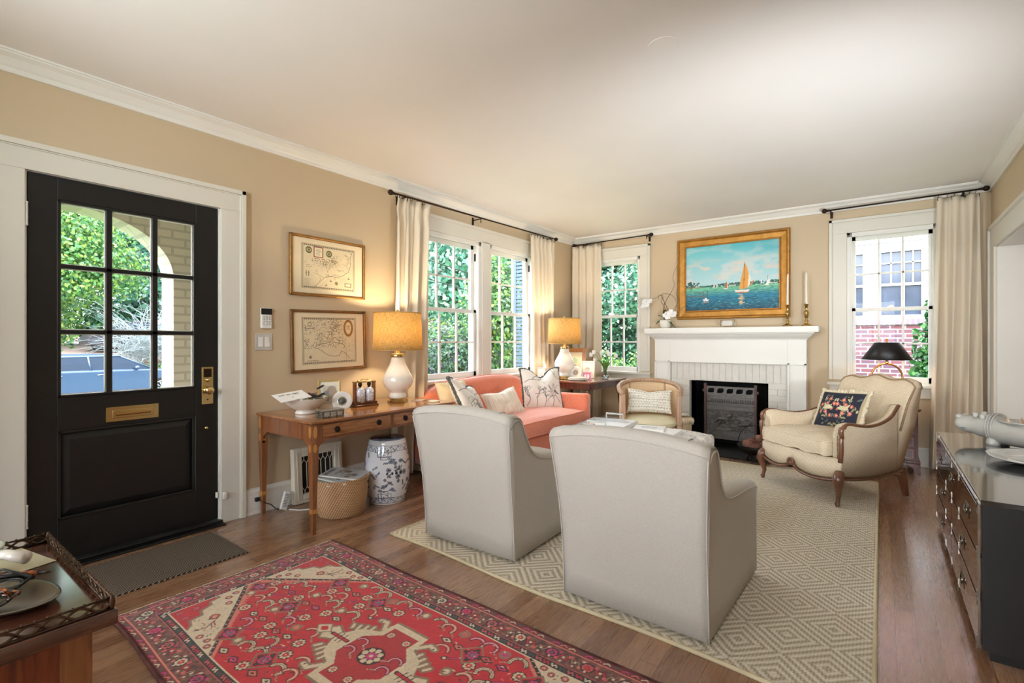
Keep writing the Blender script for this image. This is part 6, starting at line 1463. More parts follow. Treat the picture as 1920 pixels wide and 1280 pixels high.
MB().box(.135, .615, 1.325, 1.338, 0, .005).obj('bound_end', simple('mat_binding', (142, 122, 100), .9, bump=.5), dm_)
# red hand-knotted rug -------------------------------------------------
cv = Canvas(2.16, 1.04, .003, (210, 42, 54)); rs = random.Random(15); RW, RH = 2.16, 1.04
X, Y = cv.X, cv.Y
RED = (208, 40, 52); DK = (62, 34, 38); ROSE = (214, 96, 96); CRM_ = (226, 208, 178); BR = (124, 74, 66); GRN = (70, 84, 76); PNK = (214, 62, 128); TAU = (150, 122, 100); SAL = (226, 130, 112)
n = fbm(X, Y, 14, 3, 4)*.35+fbm(X, Y*6, 30, 8, 2)*.12
cv.a = np.clip(cv.a*(1+n[..., None]*np.array([.35, .8, .8])), 0, 1)
def frame_rect(d, w, col):
    cv.rect(d, RW-d, d, d+w, col); cv.rect(d, RW-d, RH-d-w, RH-d, col); cv.rect(d, d+w, d, RH-d, col); cv.rect(RW-d-w, RW-d, d, RH-d, col)
# outer guard
frame_rect(0, .006, (96, 34, 36)); frame_rect(.006, .026, (120, 44, 46))
def along(step, off, fn, d):
    """run a motif round the border at distance d from the edge"""
    L1, L2 = RW-2*d, RH-2*d
    for k in range(int(L1/step)): x_ = d+step*(k+.5); fn(x_, d, 0, k); fn(x_, RH-d, 0, k)
    for k in range(int(L2/step)): y_ = d+step*(k+.5); fn(d, y_, 1, k); fn(RW-d, y_, 1, k)
def g1(x, y, o, k):
    c_ = (SAL, CRM_, GRN, PNK)[k % 4]
    if o == 0: cv.line(x-.012, y-.005, x+.004, y+.006, .006, c_); cv.line(x+.004, y+.006, x+.014, y-.003, .005, c_)
    else: cv.line(x-.005, y-.012, x+.006, y+.004, .006, c_); cv.line(x+.006, y+.004, x-.003, y+.014, .005, c_)
along(.036, 0, g1, .018)
frame_rect(.032, .006, SAL)
frame_rect(.038, .082, BR)
sl = (X > .038) & (X < RW-.038) & (Y > .038) & (Y < RH-.038) & ~((X > .12) & (X < RW-.12) & (Y > .12) & (Y < RH-.12))
nn = fbm(X, Y, 60, 9, 3); cv.a[sl & (nn > .22)] = lin((150, 96, 84)); cv.a[sl & (nn < -.26)] = lin((96, 50, 50))
def rosette(x, y, r, pc, cc, ring=DK, n_=8):
    cv.disc(x, y, r*1.05, ring)
    for j in range(n_): a = 2*pi*j/n_; cv.disc(x+cos(a)*r*.68, y+sin(a)*r*.68, r*.24, pc)
    cv.disc(x, y, r*.42, cc); cv.disc(x, y, r*.16, pc)
def g2(x, y, o, k):
    if k % 3 == 0: cv.disc(x, y, .028, DK); rosette(x, y, .024, (CRM_, PNK, ROSE)[k//3 % 3], RED if k % 2 else GRN)
    else:
        s = 1 if k % 2 else -1
        pts = [(x-.022, y-.018*s), (x-.008, y+.012*s), (x+.010, y-.010*s), (x+.024, y+.016*s)]
        if o: pts = [(x+(b-y), y+(a-x)) for a, b in pts]
        cv.pline(pts, .013, DK); cv.pline(pts, .007, RED if k % 3 == 1 else TAU); cv.disc(x, y, .006, CRM_); cv.disc(pts[0][0], pts[0][1], .008, ROSE); cv.disc(pts[-1][0], pts[-1][1], .008, SAL)
    cv.disc(x+(.026 if o == 0 else .02), y+(.022 if o == 0 else .026), .006, (PNK, GRN, CRM_)[k % 3]); cv.disc(x-(.02 if o else .0), y-(.024 if o == 0 else 0), .005, CRM_)
along(.050, 0, g2, .079)
frame_rect(.120, .005, ROSE); frame_rect(.125, .028, (46, 44, 48))
def g3(x, y, o, k):
    c_ = (CRM_, GRN, ROSE, RED)[k % 4]
    pts = [(x-.013, y+.007), (x-.005, y-.007), (x+.004, y+.006), (x+.013, y-.006)]
    if o: pts = [(x+(b-y), y+(a-x)) for a, b in pts]
    cv.pline(pts, .006, c_)
along(.034, 0, g3, .139)
frame_rect(.153, .006, CRM_)
f0x, f1x, f0y, f1y = .159, RW-.159, .159, RH-.159; yc_ = RH/2
# cream corner spandrels with stepped outline; a red wedge points to the short side
ap = .02; dep = .44
for sx in (0, 1):
    for sy in (0, 1):
        def Q(a, b): return ((f0x+a) if sx == 0 else (f1x-a), (f0y+b) if sy == 0 else (f1y-b))
        hgt_ = yc_-f0y-ap
        cv.poly([Q(0, 0), Q(dep+.03, 0), Q(.02, hgt_+.0), Q(0, hgt_)], SAL)
        cv.poly([Q(0, 0), Q(dep+.01, 0), Q(.0, hgt_-.012)], DK)
        cv.poly([Q(0, 0), Q(dep-.012, 0), Q(.0, hgt_-.032)], CRM_)
        for k in range(26): t = k/26; a, b = dep*(1-t)+.02*t, hgt_*t; p = Q(a+.008, b+.006); cv.disc(p[0], p[1], .006, SAL)
        for k in range(34): t = k/34; p = Q((dep-.004)*(1-t), (hgt_-.020)*t); cv.disc(p[0], p[1], .0035, CRM_ if k % 2 else DK)
        cv.poly([Q(0, 0), Q(.20, 0), Q(.17, .03), Q(.13, .04), Q(.12, .09), Q(.08, .10), Q(.06, .15), Q(.03, .155), Q(.02, .20), Q(0, .20)], TAU); cv.poly([Q(0, 0), Q(.185, 0), Q(.16, .022), Q(.118, .03), Q(.108, .08), Q(.07, .09), Q(.05, .14), Q(.02, .145), Q(.012, .18), Q(0, .18)], RED)
        for (a, b) in ((.03, .03), (.09, .03), (.04, .09)): p = Q(a, b); rosette(p[0], p[1], .015, ROSE, PNK)
        p = Q(.17, .115); rosette(p[0], p[1], .020, (200, 90, 70), CRM_, (150, 60, 50))
        p0, p1 = Q(.19, .12), Q(.23, .06); p2 = Q(.22, .02); cv.pline([p0, p1, p2], .005, (110, 50, 50)); cv.pline([Q(.205, .10), Q(.24, .09)], .005, (110, 50, 50)); cv.pline([Q(.215, .085), Q(.25, .075)], .004, (110, 50, 50))
        for k in range(26): a, b = rs.uniform(.13, .32), rs.uniform(.02, .10); p = Q(a, b); cv.line(p[0], p[1], p[0]+rs.uniform(-.010, .010), p[1]+.005, .004, rs.choice([(190, 60, 60), GRN, DK, ROSE]))
        for (a, b) in ((.33, .03), (.37, .015), (.05, .22), (.03, .26), (.28, .02), (.10, .20)): p = Q(a, b); rosette(p[0], p[1], .014, ROSE, CRM_)
# wedge line at the short sides
def inside_field(x, y):
    a = min(x-f0x, f1x-x); b = min(y-f0y, f1y-y); hgt_ = yc_-f0y-ap
    return a > .02 and b > .02 and (a/(dep+.05)+b/hgt_) > 1.02
cx_, cy_ = RW/2, RH/2
# herati field motifs
def motif(x, y, s, kind, col):
    if kind == 0:
        cv.poly([(x-.055*s, y), (x, y-.055*s), (x+.055*s, y), (x, y+.055*s)], TAU); cv.poly([(x-.045*s, y), (x, y-.045*s), (x+.045*s, y), (x, y+.045*s)], RED); rosette(x, y, .024*s, PNK, (110, 110, 120))
        for a in (0, pi/2, pi, 1.5*pi): rosette(x+cos(a)*.028*s, y+sin(a)*.028*s, .008*s, DK, GRN)
    elif kind == 1: rosette(x, y, .026*s, CRM_, RED)
    elif kind == 2:
        pts = [(x+.032*s*cos(t)*col[1], y+.030*s*sin(t)) for t in np.linspace(.2, pi-.2+.6, 9)]; cv.pline(pts, .020*s, DK); cv.pline(pts, .012*s, col[0]); cv.pline(pts, .004*s, TAU if col[0] == CRM_ else CRM_); cv.line(pts[-1][0], pts[-1][1], pts[-1][0]-.03*s*col[1], pts[-1][1]-.018*s, .005, CRM_); cv.line(pts[-1][0], pts[-1][1], pts[-1][0]-.03*s*col[1], pts[-1][1]-.018*s, .0025, DK)
    elif kind == 3: cv.diam(x, y, .034*s, .020*s, DK); cv.diam(x, y, .024*s, .013*s, col[0]); cv.diam(x, y, .010*s, .005*s, DK)
    elif kind == 4: cv.disc(x, y, .024*s, TAU); cv.disc(x, y, .013*s, col[0])
    elif kind == 5:
        cv.line(x-.03*s, y-.02*s, x+.03*s, y+.02*s, .010, DK); cv.line(x-.03*s, y-.02*s, x+.03*s, y+.02*s, .005, PNK); cv.disc(x-.03*s, y-.02*s, .012*s, DK); cv.disc(x-.03*s, y-.02*s, .007*s, CRM_)
cols_ = [(CRM_, 1), (SAL, -1), (ROSE, 1), (PNK, -1), (CRM_, -1)]
k_ = 0
for i in range(-14, 15):
    for j in range(-7, 8):
        x_, y_ = cx_+i*.072+(j % 2)*.036, cy_+j*.062
        if not inside_field(x_, y_): continue
        if abs(x_-cx_)/.37+abs(y_-cy_)/.34 < 1: continue
        k_ = (i*3+j*5) % 9; xx, yy = x_+rs.uniform(-.008, .008), y_+rs.uniform(-.008, .008)
        if i % 4 == 0 and j % 4 == 0: motif(xx, yy, 1.15, 0, None)
        else: motif(xx, yy, 1.0, (1, 2, 3, 2, 4, 1, 5, 2, 3)[k_], rs.choice(cols_))
        for q in range(3): a, b = x_+rs.uniform(-.036, .036), y_+rs.uniform(-.03, .03); cv.line(a, b, a+rs.uniform(-.014, .014), b+rs.uniform(-.010, .010), .004, rs.choice([CRM_, DK, SAL, GRN, (160, 30, 50)]))
# medallion: cream animal-cross with serrated edges
def sym(pts, col): cv.poly([(cx_+a, cy_+b) for a, b in pts], col)
for (g__, col) in ((.012, TAU), (0, CRM_)):
    e = g__
    sym([(-.30-e*2, 0), (-.26, .045+e), (-.21, .022+e), (-.17, .09+e), (-.10, .12+e), (-.09, .20+e), (.09, .20+e), (.10, .12+e), (.17, .09+e), (.21, .022+e), (.26, .045+e), (.30+e*2, 0), (.26, -.045-e), (.21, -.022-e), (.17, -.09-e), (.10, -.12-e), (.09, -.20-e), (-.09, -.20-e), (-.10, -.12-e), (-.17, -.09-e), (-.21, -.022-e), (-.26, -.045-e)], col)
    for sx in (-1, 1):
        for sy in (-1, 1):
            for q in range(4): a = .13+q*.028; cv.line(cx_+sx*a, cy_+sy*.07, cx_+sx*(a+.012), cy_+sy*(.125-q*.012), .012+e*1.6, col)
            cv.pline([(cx_+sx*.10, cy_+sy*.14), (cx_+sx*.13, cy_+sy*.18), (cx_+sx*.16, cy_+sy*.175)], .018+e*1.6, col)
sym([(-.07, .17), (.07, .17), (.07, .11), (.13, .06), (.13, -.06), (.07, -.11), (.07, -.17), (-.07, -.17), (-.07, -.11), (-.13, -.06), (-.13, .06), (-.07, .11)], (190, 50, 56))
rosette(cx_, cy_, .05, CRM_, PNK)
for sx in (-1, 1):
    cv.line(cx_+sx*.15, cy_, cx_+sx*.24, cy_, .020, DK); cv.line(cx_+sx*.155, cy_, cx_+sx*.235, cy_, .012, RED); cv.line(cx_+sx*.24, cy_, cx_+sx*.29, cy_, .004, DK)
    cv.diam(cx_+sx*.30, cy_, .048, .040, TAU); cv.diam(cx_+sx*.30, cy_, .040, .033, CRM_); cv.diam(cx_+sx*.30, cy_, .022, .018, RED)
    for q in range(3): cv.line(cx_+sx*(.17+q*.02), cy_-.028, cx_+sx*(.18+q*.02), cy_+.028, .004, DK)
    for sy in (-1, 1): rosette(cx_+sx*.045, cy_+sy*.13, .018, CRM_, ROSE); motif(cx_+sx*.10, cy_+sy*.03, .8, 2, (PNK, sx)); cv.disc(cx_+sx*.155, cy_+sy*.172, .004, DK)
# woven texture: abrash lines
wv = (np.sin(Y*2*pi/.006)*.5+.5)*.10; cv.a = np.clip(cv.a*(1-.05+fbm(X, Y, 160, 31, 2)[..., None]*.22), 0, 1)
RM = vcol('wool_pile', .95, .5, bscale=600); RM.node_tree.nodes['Principled BSDF'].inputs['Sheen Weight'].default_value = .25
rg = thing('red_rug', 'red hand knotted rug with cream corners and medallion in the foreground', 'rug', (.835, .655, 0), radians(-1.0))
def rugpos(U, V):
    x = U*RW; y = V*RH; z = .009+.004*np.sin(x*9)*np.exp(-y/.05)+.0015*np.sin(x*5+y*7); return x, y+.004*np.sin(x*7), z
colgrid('pile', RM, cv.nu, cv.nv, rugpos, cv.a, rg)
MB().box(.002, RW-.002, .008, RH-.008, 0.0005, .006).obj('rug_backing', simple('rug_underside', (108, 56, 48), .95), rg)
mb = MB(); mb.tube([(x_, .0+.004*sin(x_*7), .009+.004*sin(x_*9)) for x_ in np.linspace(0, RW, 90)], .007, 6); mb.tube([(x_, RH+.004*sin(x_*7), .008) for x_ in np.linspace(0, RW, 90)], .006, 6); mb.obj('side_selvedge', simple('dark_selvedge', (88, 48, 44), .95, var=.5, vscale=18, bump=.6), rg)
mb = MB(); rs = random.Random(2)
for xx, s in ((0, -1), (RW, 1)):
    for k in range(230):
        y_ = k/229*RH; mb.tube([(xx, y_, .008), (xx+s*rs.uniform(.012, .022), y_+rs.uniform(-.004, .004), .003)], .0028, 4, caps=False)
fr_ = mb.obj('fringe', simple('cream_fringe', (222, 202, 170), .95), rg); fr_['kind'] = 'stuff'

# sisal rug --------------------------------------------------------------
SIS = MatB('sisal_diamond_weave'); v = SIS.coord(); s3 = SIS.n('ShaderNodeSeparateXYZ'); SIS.l(v, s3.inputs[0]); MM = SIS.math
px_ = MM('DIVIDE', s3.outputs[0], .30); py_ = MM('DIVIDE', s3.outputs[1], .30)
tx = MM('ABSOLUTE', MM('SUBTRACT', MM('FRACT', px_), .5)); ty_ = MM('ABSOLUTE', MM('SUBTRACT', MM('FRACT', py_), .5))
dd = MM('ADD', tx, ty_)                                   # diamond distance
rings = MM('FRACT', MM('MULTIPLY', dd, 7.0)); line = MM('SINE', MM('MULTIPLY', rings, 6.2832))
kn1 = MM('SINE', MM('MULTIPLY', s3.outputs[0], 6.2832/.0115)); kn2 = MM('SINE', MM('ADD', MM('MULTIPLY', s3.outputs[1], 6.2832/.0105), MM('MULTIPLY', MM('FLOOR', MM('MULTIPLY', s3.outputs[0], 1/.0115)), 3.1416)))
kn = MM('MULTIPLY', MM('ADD', MM('MULTIPLY', kn1, .5), .5), MM('ADD', MM('MULTIPLY', kn2, .5), .5))
hgt_ = MM('ADD', MM('MULTIPLY', MM('ADD', MM('MULTIPLY', line, .5), .5), .75), MM('MULTIPLY', kn, .5)); nz = SIS.noise(v, 160, 3)
SIS.base(SIS.mix(MM('MULTIPLY', nz, .35), SIS.ramp(hgt_, [(.10, rgba((176, 160, 134))), (.5, rgba((218, 208, 188))), (.95, rgba((238, 231, 216)))]), rgba((200, 186, 160)))); SIS.set(Roughness=.95); SIS.bump(hgt_, .8, .006)
sr = thing('sisal_rug', 'large pale sisal rug with woven diamond pattern under the seating group', 'rug', (0, 0, 0))
def rx(u): return 1.05+2.385*u
mb = MB()
mb.grid(60, 60, lambda u, v_: (rx(u)+.01*sin(v_*9)*(u > .98), 1.97-.085*u*(1-v_)+.012*sin(u*11)*(1-v_)+(5.10-1.97)*v_, .0085+.004*max(0, sin(u*9+1))*(v_ < .02)))
mb.obj('weave', SIS.m, sr)
mb = MB(); e0 = [(rx(u), 1.97-.085*u+.012*sin(u*11), .007) for u in np.linspace(0, 1, 60)]; e1 = [(rx(1), 1.885+(5.10-1.885)*t, .007) for t in np.linspace(0, 1, 40)]; e2 = [(rx(1-u), 5.10, .007) for u in np.linspace(0, 1, 30)]; e3 = [(rx(0), 5.10-(5.10-1.97)*t, .007) for t in np.linspace(0, 1, 30)][:-1]
mb.tube(e0+e1[1:]+e2[1:]+e3[1:], .0085, 8, closed=True); mb.obj('binding', simple('sisal_binding', (206, 192, 158), .9, var=.1, bump=.3), sr)

# ================================================================== CURTAINS
CUR = fabric('ivory_curtain', (242, 232, 214), (234, 222, 202), bump=.12, rough=.85, sheen=.2, nsc=260)
cb_ = CUR.node_tree; pb = cb_.nodes['Principled BSDF']; tl = cb_.nodes.new('ShaderNodeBsdfTranslucent'); tl.inputs[0].default_value = rgba((240, 222, 190)); mz = cb_.nodes.new('ShaderNodeMixShader'); mz.inputs[0].default_value = .22
cb_.links.new(pb.outputs[0], mz.inputs[1]); cb_.links.new(tl.outputs[0], mz.inputs[2]); cb_.links.new(mz.outputs[0], cb_.nodes['Material Output'].inputs[0])
def curtain(label, axis, base, sgn, u0, u1, ub0, ub1, ztop, zbot, n=6, amp=.035, seed=1):
    rs = random.Random(seed); ph = [rs.uniform(-.35, .35) for _ in range(n+2)]
    def P(u, v_):
        z = ztop+(zbot-ztop)*v_; uu = (u0+(u1-u0)*u)*(1-v_)+(ub0+(ub1-ub0)*u)*v_
        pin = 1-.55*math.exp(-((v_-.045)/.03)**2); k = u*n; i = int(min(k, n-1)); w_ = sin(2*pi*(k+ph[i]*.2+.12*sin(3*v_+seed+i)))
        sharp = w_*abs(w_)**(.2 if v_ > .1 else -.35 if abs(w_) > .05 else 0)
        d = amp*pin*(.75+.45*v_)*sharp*(1+.3*sin(i*2.1+seed)); uu += .012*cos(2*pi*k)*min(1, v_*2)
        off = base+sgn*(0+d)
        return (off, uu, z) if axis == 'x' else (uu, off, z)
    t = thing('curtain', label, 'curtain', (0, 0, 0), group=None); mb = MB(); mb.grid(n*16, 44, P); mb.obj('pleated_cloth', CUR, t, solid=.004, off=0)
    c_ = MB(); 
    for i in range(n+1):
        p = P(min(i/n+.02, 1), .0); c_.box(p[0]-.003, p[0]+.003, p[1]-.003, p[1]+.003, ztop-.02, ztop+.012)
    c_.obj('pleat_hooks', M['iron'], t); return t
curtain('ivory curtain between the writing desk lamp and the first big window', 'x', .105, 1, 2.80, 3.23, 2.74, 3.12, 2.435, .02, 4, .040, 2)
curtain('ivory curtain at the far end of the big windows behind the corner table', 'x', .105, 1, 4.86, 5.36, 4.90, 5.38, 2.455, .02, 5, .034, 5)
curtain('ivory curtain hanging left of the corner window', 'y', LY-.11, -1, .055, .475, .05, .46, 2.47, .02, 4, .034, 7)
curtain('long ivory curtain hanging right of the window beside the cased opening', 'y', LY-.12, -1, 3.865, 4.155, 3.80, 4.16, 2.48, .02, 3, .045, 9)
def rod(label, axis, off, u0, u1, z, z2, rings, brackets, fr=.024):
    t = thing('curtain_rod', label, 'curtain rod', (0, 0, 0)); P = (lambda u, zz: (off, u, zz)) if axis == 'x' else (lambda u, zz: (u, off, zz)); zz = lambda u: z+(z2-z)*(u-u0)/(u1-u0); wd = 0 if axis == 'x' else LY
    MB().tube([P(u0, z), P(u1, z2)], .008, 12).obj('rod', M['iron'], t)
    for u, s in ((u0, -1), (u1, 1)): 
        mb = MB(); mb.ell(P(u+s*fr*.8, zz(u)), fr, 20, 14); mb.tube([P(u-s*.03, zz(u)), P(u+s*.004, zz(u))], [.010, .012], 12); mb.tube([P(u-s*.012, zz(u)), P(u-s*.006, zz(u))], .014, 12); mb.obj('finial', M['iron'], t)
    for u in brackets:
        mb = MB(); a, b = P(u, zz(u)-.008), list(P(u, zz(u)-.012)); b[0 if axis == 'x' else 1] = wd; mb.tube([a, b], .006, 8)
        p = P(u, zz(u)); mb.tube([(p[0], p[1], p[2]-.012), (p[0], p[1], p[2]-.05)], .005, 6)
        c_ = list(b); 
        if axis == 'x': mb.box(0, .006, u-.012, u+.012, zz(u)-.06, zz(u)+.02)
        else: mb.box(u-.012, u+.012, LY-.006, LY, zz(u)-.06, zz(u)+.02)
        mb.obj('bracket', M['iron'], t)
    for u in rings:
        c = P(u, zz(u)-.010); pts = []
        for a in np.linspace(0, 2*pi, 18, endpoint=False): pts.append((c[0]+.017*cos(a), c[1]+.004*sin(a*1), c[2]+.017*sin(a)) if axis == 'x' else (c[0]+.006*sin(a), c[1]+.017*cos(a), c[2]+.017*sin(a)))
        MB().tube(pts, .0022, 6, closed=True).obj('ring', M['iron'], t)
    return t
rod('long dark bronze rod with ball finials above the pair of big windows', 'x', .115, 2.755, 5.39, 2.450, 2.488, [2.80, 2.88, 2.97, 3.05, 3.12, 4.92, 5.0, 5.07, 5.14, 5.21, 5.3], [2.90, 3.92, 5.28])
rod('short dark bronze rod above the corner window', 'y', LY-.115, .10, 1.155, 2.492, 2.505, [.14, .20, .27, .33, .39, .45], [.22, 1.11])
rod('black rod with egg finials above the window right of the fireplace', 'y', LY-.12, 3.015, 4.175, 2.508, 2.520, [3.88, 3.94, 3.99, 4.04, 4.09, 4.13], [3.05, 4.05])

# ================================================================== CORNER TABLE AND ITS THINGS
TT = .735
et = thing('side_table', 'dark wood side table with splayed turned legs in the corner behind the sofa', 'side table', (.56, 5.22, 0), radians(-3)); TX, TY = .40, .42
MB().box(-TX, TX, -TY, TY, TT-.020, TT).obj('top', wood('side_table_top', (136, 84, 56), (96, 54, 36), (156, 104, 74), axis=1, rough=.12, coat=.8), et, bevel=.004)
MB().box(-TX+.05, TX-.05, -TY+.05, TY-.05, TT-.095, TT-.020).obj('apron', M['mahog'], et, bevel=.002)
for sx in (-1, 1):
    for sy in (-1, 1):
        mb = MB(); p0 = Vector((sx*(TX-.08), sy*(TY-.08), TT-.09)); p1 = Vector((sx*(TX+.02), sy*(TY+.0), 0)); d = p1-p0
        prof_ = [(0, .020), (.05, .022), (.09, .024), (.11, .014), (.125, .020), (.14, .012), (.2, .016), (.3, .022), (.40, .016), (.46, .012), (.48, .018), (.50, .011), (.6, .015), (.7, .020), (.8, .014), (.88, .010), (.9, .016), (.93, .012), (1, .010)]
        mb.tube([p0+d*a for a, r in prof_], [r for a, r in prof_], 14); mb.obj('turned_leg', M['mahog'], et)
t = thing('tissue_box', 'white tissue box cover with gold lattice rim and a raised tissue', 'tissue box', (.24, 4.93, TT)); MB().box(-.055, .055, -.055, .055, 0, .13).obj('box_cover', M['glazewhite'], t, bevel=.004)
mb = MB()
for k in range(9):
    q = -.05+k*.0125
    for (x_, y_) in ((q, -.0555), (q, .0555), (-.0555, q), (.0555, q)): mb.ell((x_, y_, .122), (.0035, .0035, .0045), 6, 4)
mb.obj('pierced_band', M['gold'], t); mb = MB(); mb.grid(8, 8, lambda u, v_: ((u-.5)*.05*(1-v_*.5)+.01*sin(v_*4), .012*sin(u*7)*(1-v_)+.01*v_, .128+.085*v_*(1-.5*abs(u-.4)))); mb.obj('tissue', simple('tissue_paper', (240, 238, 232), .9, var=.01), t, solid=.001)
cv = Canvas(.14, .20, .003, (226, 216, 190)); cv.rect(.03, .11, .04, .16, (196, 206, 190)); cv.disc(.07, .12, .028, (160, 180, 150)); cv.disc(.075, .06, .022, (150, 110, 90)); cv.disc(.06, .055, .012, (200, 160, 90))
easel('picture_frame', 'wide brown wooden picture frame standing behind the corner lamp', (.42, 5.33, TT), radians(14), .30, .36, .02, .05, wood('honey_frame', (170, 112, 64), (130, 80, 44), axis=2), 8, cv)
cv = Canvas(.13, .17, .0022, (236, 224, 212)); cv.disc(.062, .085, .024, (120, 110, 106)); cv.disc(.062, .080, .019, (226, 200, 186)); cv.disc(.062, .045, .03, (210, 190, 180), .02); cv.disc(.055, .084, .002, (80, 60, 60)); cv.disc(.069, .084, .002, (80, 60, 60)); cv.line(.057, .073, .067, .073, .002, (150, 90, 90))
easel('photo_frame', 'white framed baby portrait on the corner table beside the vase', (.635, 5.28, TT), radians(16), .17, .21, .014, .016, simple('white_frame', (232, 222, 214), .4), 10, cv)
cv = Canvas(.085, .075, .002, (206, 60, 110)); cv.disc(.025, .03, .012, (240, 220, 220), .03); cv.disc(.055, .03, .013, (240, 220, 220), .03); cv.disc(.025, .058, .008, (196, 140, 110)); cv.disc(.055, .058, .008, (196, 140, 110)); cv.rect(.036, .044, .01, .05, (150, 80, 100))
easel('photo_frame', 'small frame with a bright pink photo in front of the white portrait', (.735, 5.08, TT), radians(20), .105, .095, .012, .009, simple('silver_pink_frame', (214, 190, 190), .3, .4), 12, cv)
pl_ = thing('decorative_plate', 'white plate with a small floral centre standing on the corner table', 'plate', (.595, 5.06, TT+.004)); pl_.rotation_euler = (radians(-14), 0, radians(22)); Mk = Matrix.Translation((0, 0, .078)) @ Matrix.Rotation(pi/2, 4, 'X')
MB().lathe([(0, 0), (.04, 0), (.048, .004), (.072, .010), (.078, .012), (.078, .014), (.070, .013), (.046, .007), (.040, .003), (0, .003)], 48, M=Mk).obj('plate_body', M['glazewhite'], pl_)
fm = MatB('floral_transfer'); v = fm.coord(); f = fm.noise(v, 110, 3); fm.base(fm.ramp(f, [(.38, rgba((120, 130, 96))), (.5, rgba((214, 190, 176))), (.62, rgba((186, 84, 80)))])); fm.set(Roughness=.3); MB().lathe([(0, .0042), (.030, .0042), (.030, .003)], 24, M=Mk).obj('floral_centre', fm.m, pl_); MB().box(-.03, .03, .004, .04, 0, .03).obj('stand', M['brass'], pl_)
for k, (x_, y_, r, lb) in enumerate(((.70, 4.93, .095, 'white reticulated oval dish at the bottom of the small stack on the corner table'), (.70, 4.93, .085, 'upper white oval dish of the small stack on the corner table'))):
    t = thing('oval_dish', lb, 'dish', (x_, y_, TT+.0+k*.016), radians(30), 'white dishes stacked on the corner table'); MB().lathe([(0, .002), (r*.7, .001), (r, .016), (r*1.02, .022), (r*.97, .022), (r*.7, .008), (0, .007)], 36, sx=1.25).obj('dish_body', M['glazewhite'], t)
va = thing('glass_vase', 'clear glass vase of white tulips in front of the corner window', 'vase', (.80, 5.42, TT)); mb = MB(); mb.lathe([(0, .004), (.038, .002), (.042, .01), (.040, .05), (.028, .09), (.026, .12), (.036, .16), (.038, .165), (.033, .163), (.022, .12), (.024, .09), (.035, .05), (.036, .012), (0, .010)], 32); mb.obj('vase_glass', M['glass'], va)
STM = simple('tulip_leaf', (96, 142, 66), .5, var=.2, vscale=30); TUL = simple('tulip_petal', (242, 240, 236), .5, var=.02); rs = random.Random(3)
lf = MB()
for k in range(9):
    a = k*.7; d = Vector((cos(a), sin(a), 0)); lf.grid(6, 3, lambda u, v_: tuple(Vector((0, 0, .08))+d*(.01+.10*u**1.6)+Vector((-d.y, d.x, 0))*(v_-.5)*.032*sin(pi*min(.98, u+.12))+Vector((0, 0, .20*u-.05*u*u))))
lf.obj('leaves', STM, va, solid=.0015)
for k, (dx, dy, dz) in enumerate(((-.16, -.06, .27), (-.13, -.02, .20), (-.10, -.10, .30), (.02, .02, .30), (.07, -.05, .28), (-.05, .0, .29), (.13, .02, .26))):
    p = Vector((dx, dy, dz)); mb = MB(); mb.tube([(0, 0, .02), (dx*.2, dy*.2, .16), (dx*.65, dy*.65, dz+.015), tuple(p)], .003, 6); st_ = mb.obj('stem', STM, va)
    mb = MB()
    for j in range(5): a = j*1.256; mb.ell((p.x+cos(a)*.010, p.y+sin(a)*.010, p.z+.012), (.013, .013, .027), 8, 8)
    mb.obj('tulip', TUL, st_)

# ================================================================== MANTEL AND PAINTING
cv = Canvas(1.0, .775, .0042, (150, 210, 214)); X, Y = cv.X, cv.Y; H0 = .285
sky_ = np.array(lin((186, 218, 222)))*(1-np.clip((Y-H0)/.49, 0, 1))[..., None]+np.array(lin((96, 196, 206)))*np.clip((Y-H0)/.49, 0, 1)[..., None]
cl = fbm(X*.9, Y*1.9, 5, 4, 5); cl2 = fbm(X, Y*2.4, 9, 14, 4)
m1 = np.clip((cl+.10)*3.2, 0, 1)[..., None]*np.clip(1.25-(Y-H0)*2.0, .15, 1)[..., None]; sky_ = sky_*(1-m1*.75)+np.array(lin((222, 218, 212)))*m1*.75
m2 = np.clip((cl2-.05)*4, 0, 1)[..., None]*(np.exp(-((Y-.49)/.10)**2))[..., None]; sky_ = sky_*(1-m2*.6)+np.array(lin((238, 206, 190)))*m2*.6
dkc = (np.exp(-((X-.92)/.16)**2-((Y-.70)/.07)**2)+.6*np.exp(-((X-.55)/.25)**2-((Y-.74)/.04)**2))[..., None]; sky_ = sky_*(1-dkc*.5)+np.array(lin((60, 170, 186)))*dkc*.5
wt = np.clip((H0-Y)/H0, 0, 1)[..., None]; wcol = np.array(lin((120, 196, 150)))*(1-np.clip(wt*2.4, 0, 1))+np.array(lin((22, 120, 150)))*np.clip(wt*2.4, 0, 1); wcol = wcol*(1-np.clip(wt-.45, 0, 1)*1.2)
rip = fbm(X*1.2, Y*6, 26, 6, 3)[..., None]; wcol = wcol*(1+rip*.9)
cv.a = np.clip(np.where((Y > H0)[..., None], sky_, wcol), 0, 1)
rs = random.Random(9)
for k in range(260): x_, y_ = rs.uniform(0, 1), rs.uniform(0, .15); cv.line(x_, y_, x_+rs.uniform(.01, .03), y_, .004, rs.choice([(16, 84, 124), (70, 170, 180), (110, 190, 190), (24, 60, 110)]), .7)
for (a, b, hh) in ((0, .15, .05), (.30, .36, .018), (.37, .60, .026), (.60, .80, .032), (.80, 1.0, .03), (.16, .30, .006)):
    for k in range(int((b-a)*240)): x_ = rs.uniform(a, b); cv.disc(x_, H0+rs.uniform(-.002, hh), rs.uniform(.006, .012), rs.choice([(34, 92, 92), (48, 112, 96), (40, 80, 100), (70, 130, 100)]))
for k in range(10): cv.disc(.045+rs.uniform(-.02, .02), H0+.05+rs.uniform(-.01, .015), .012, (40, 96, 84))
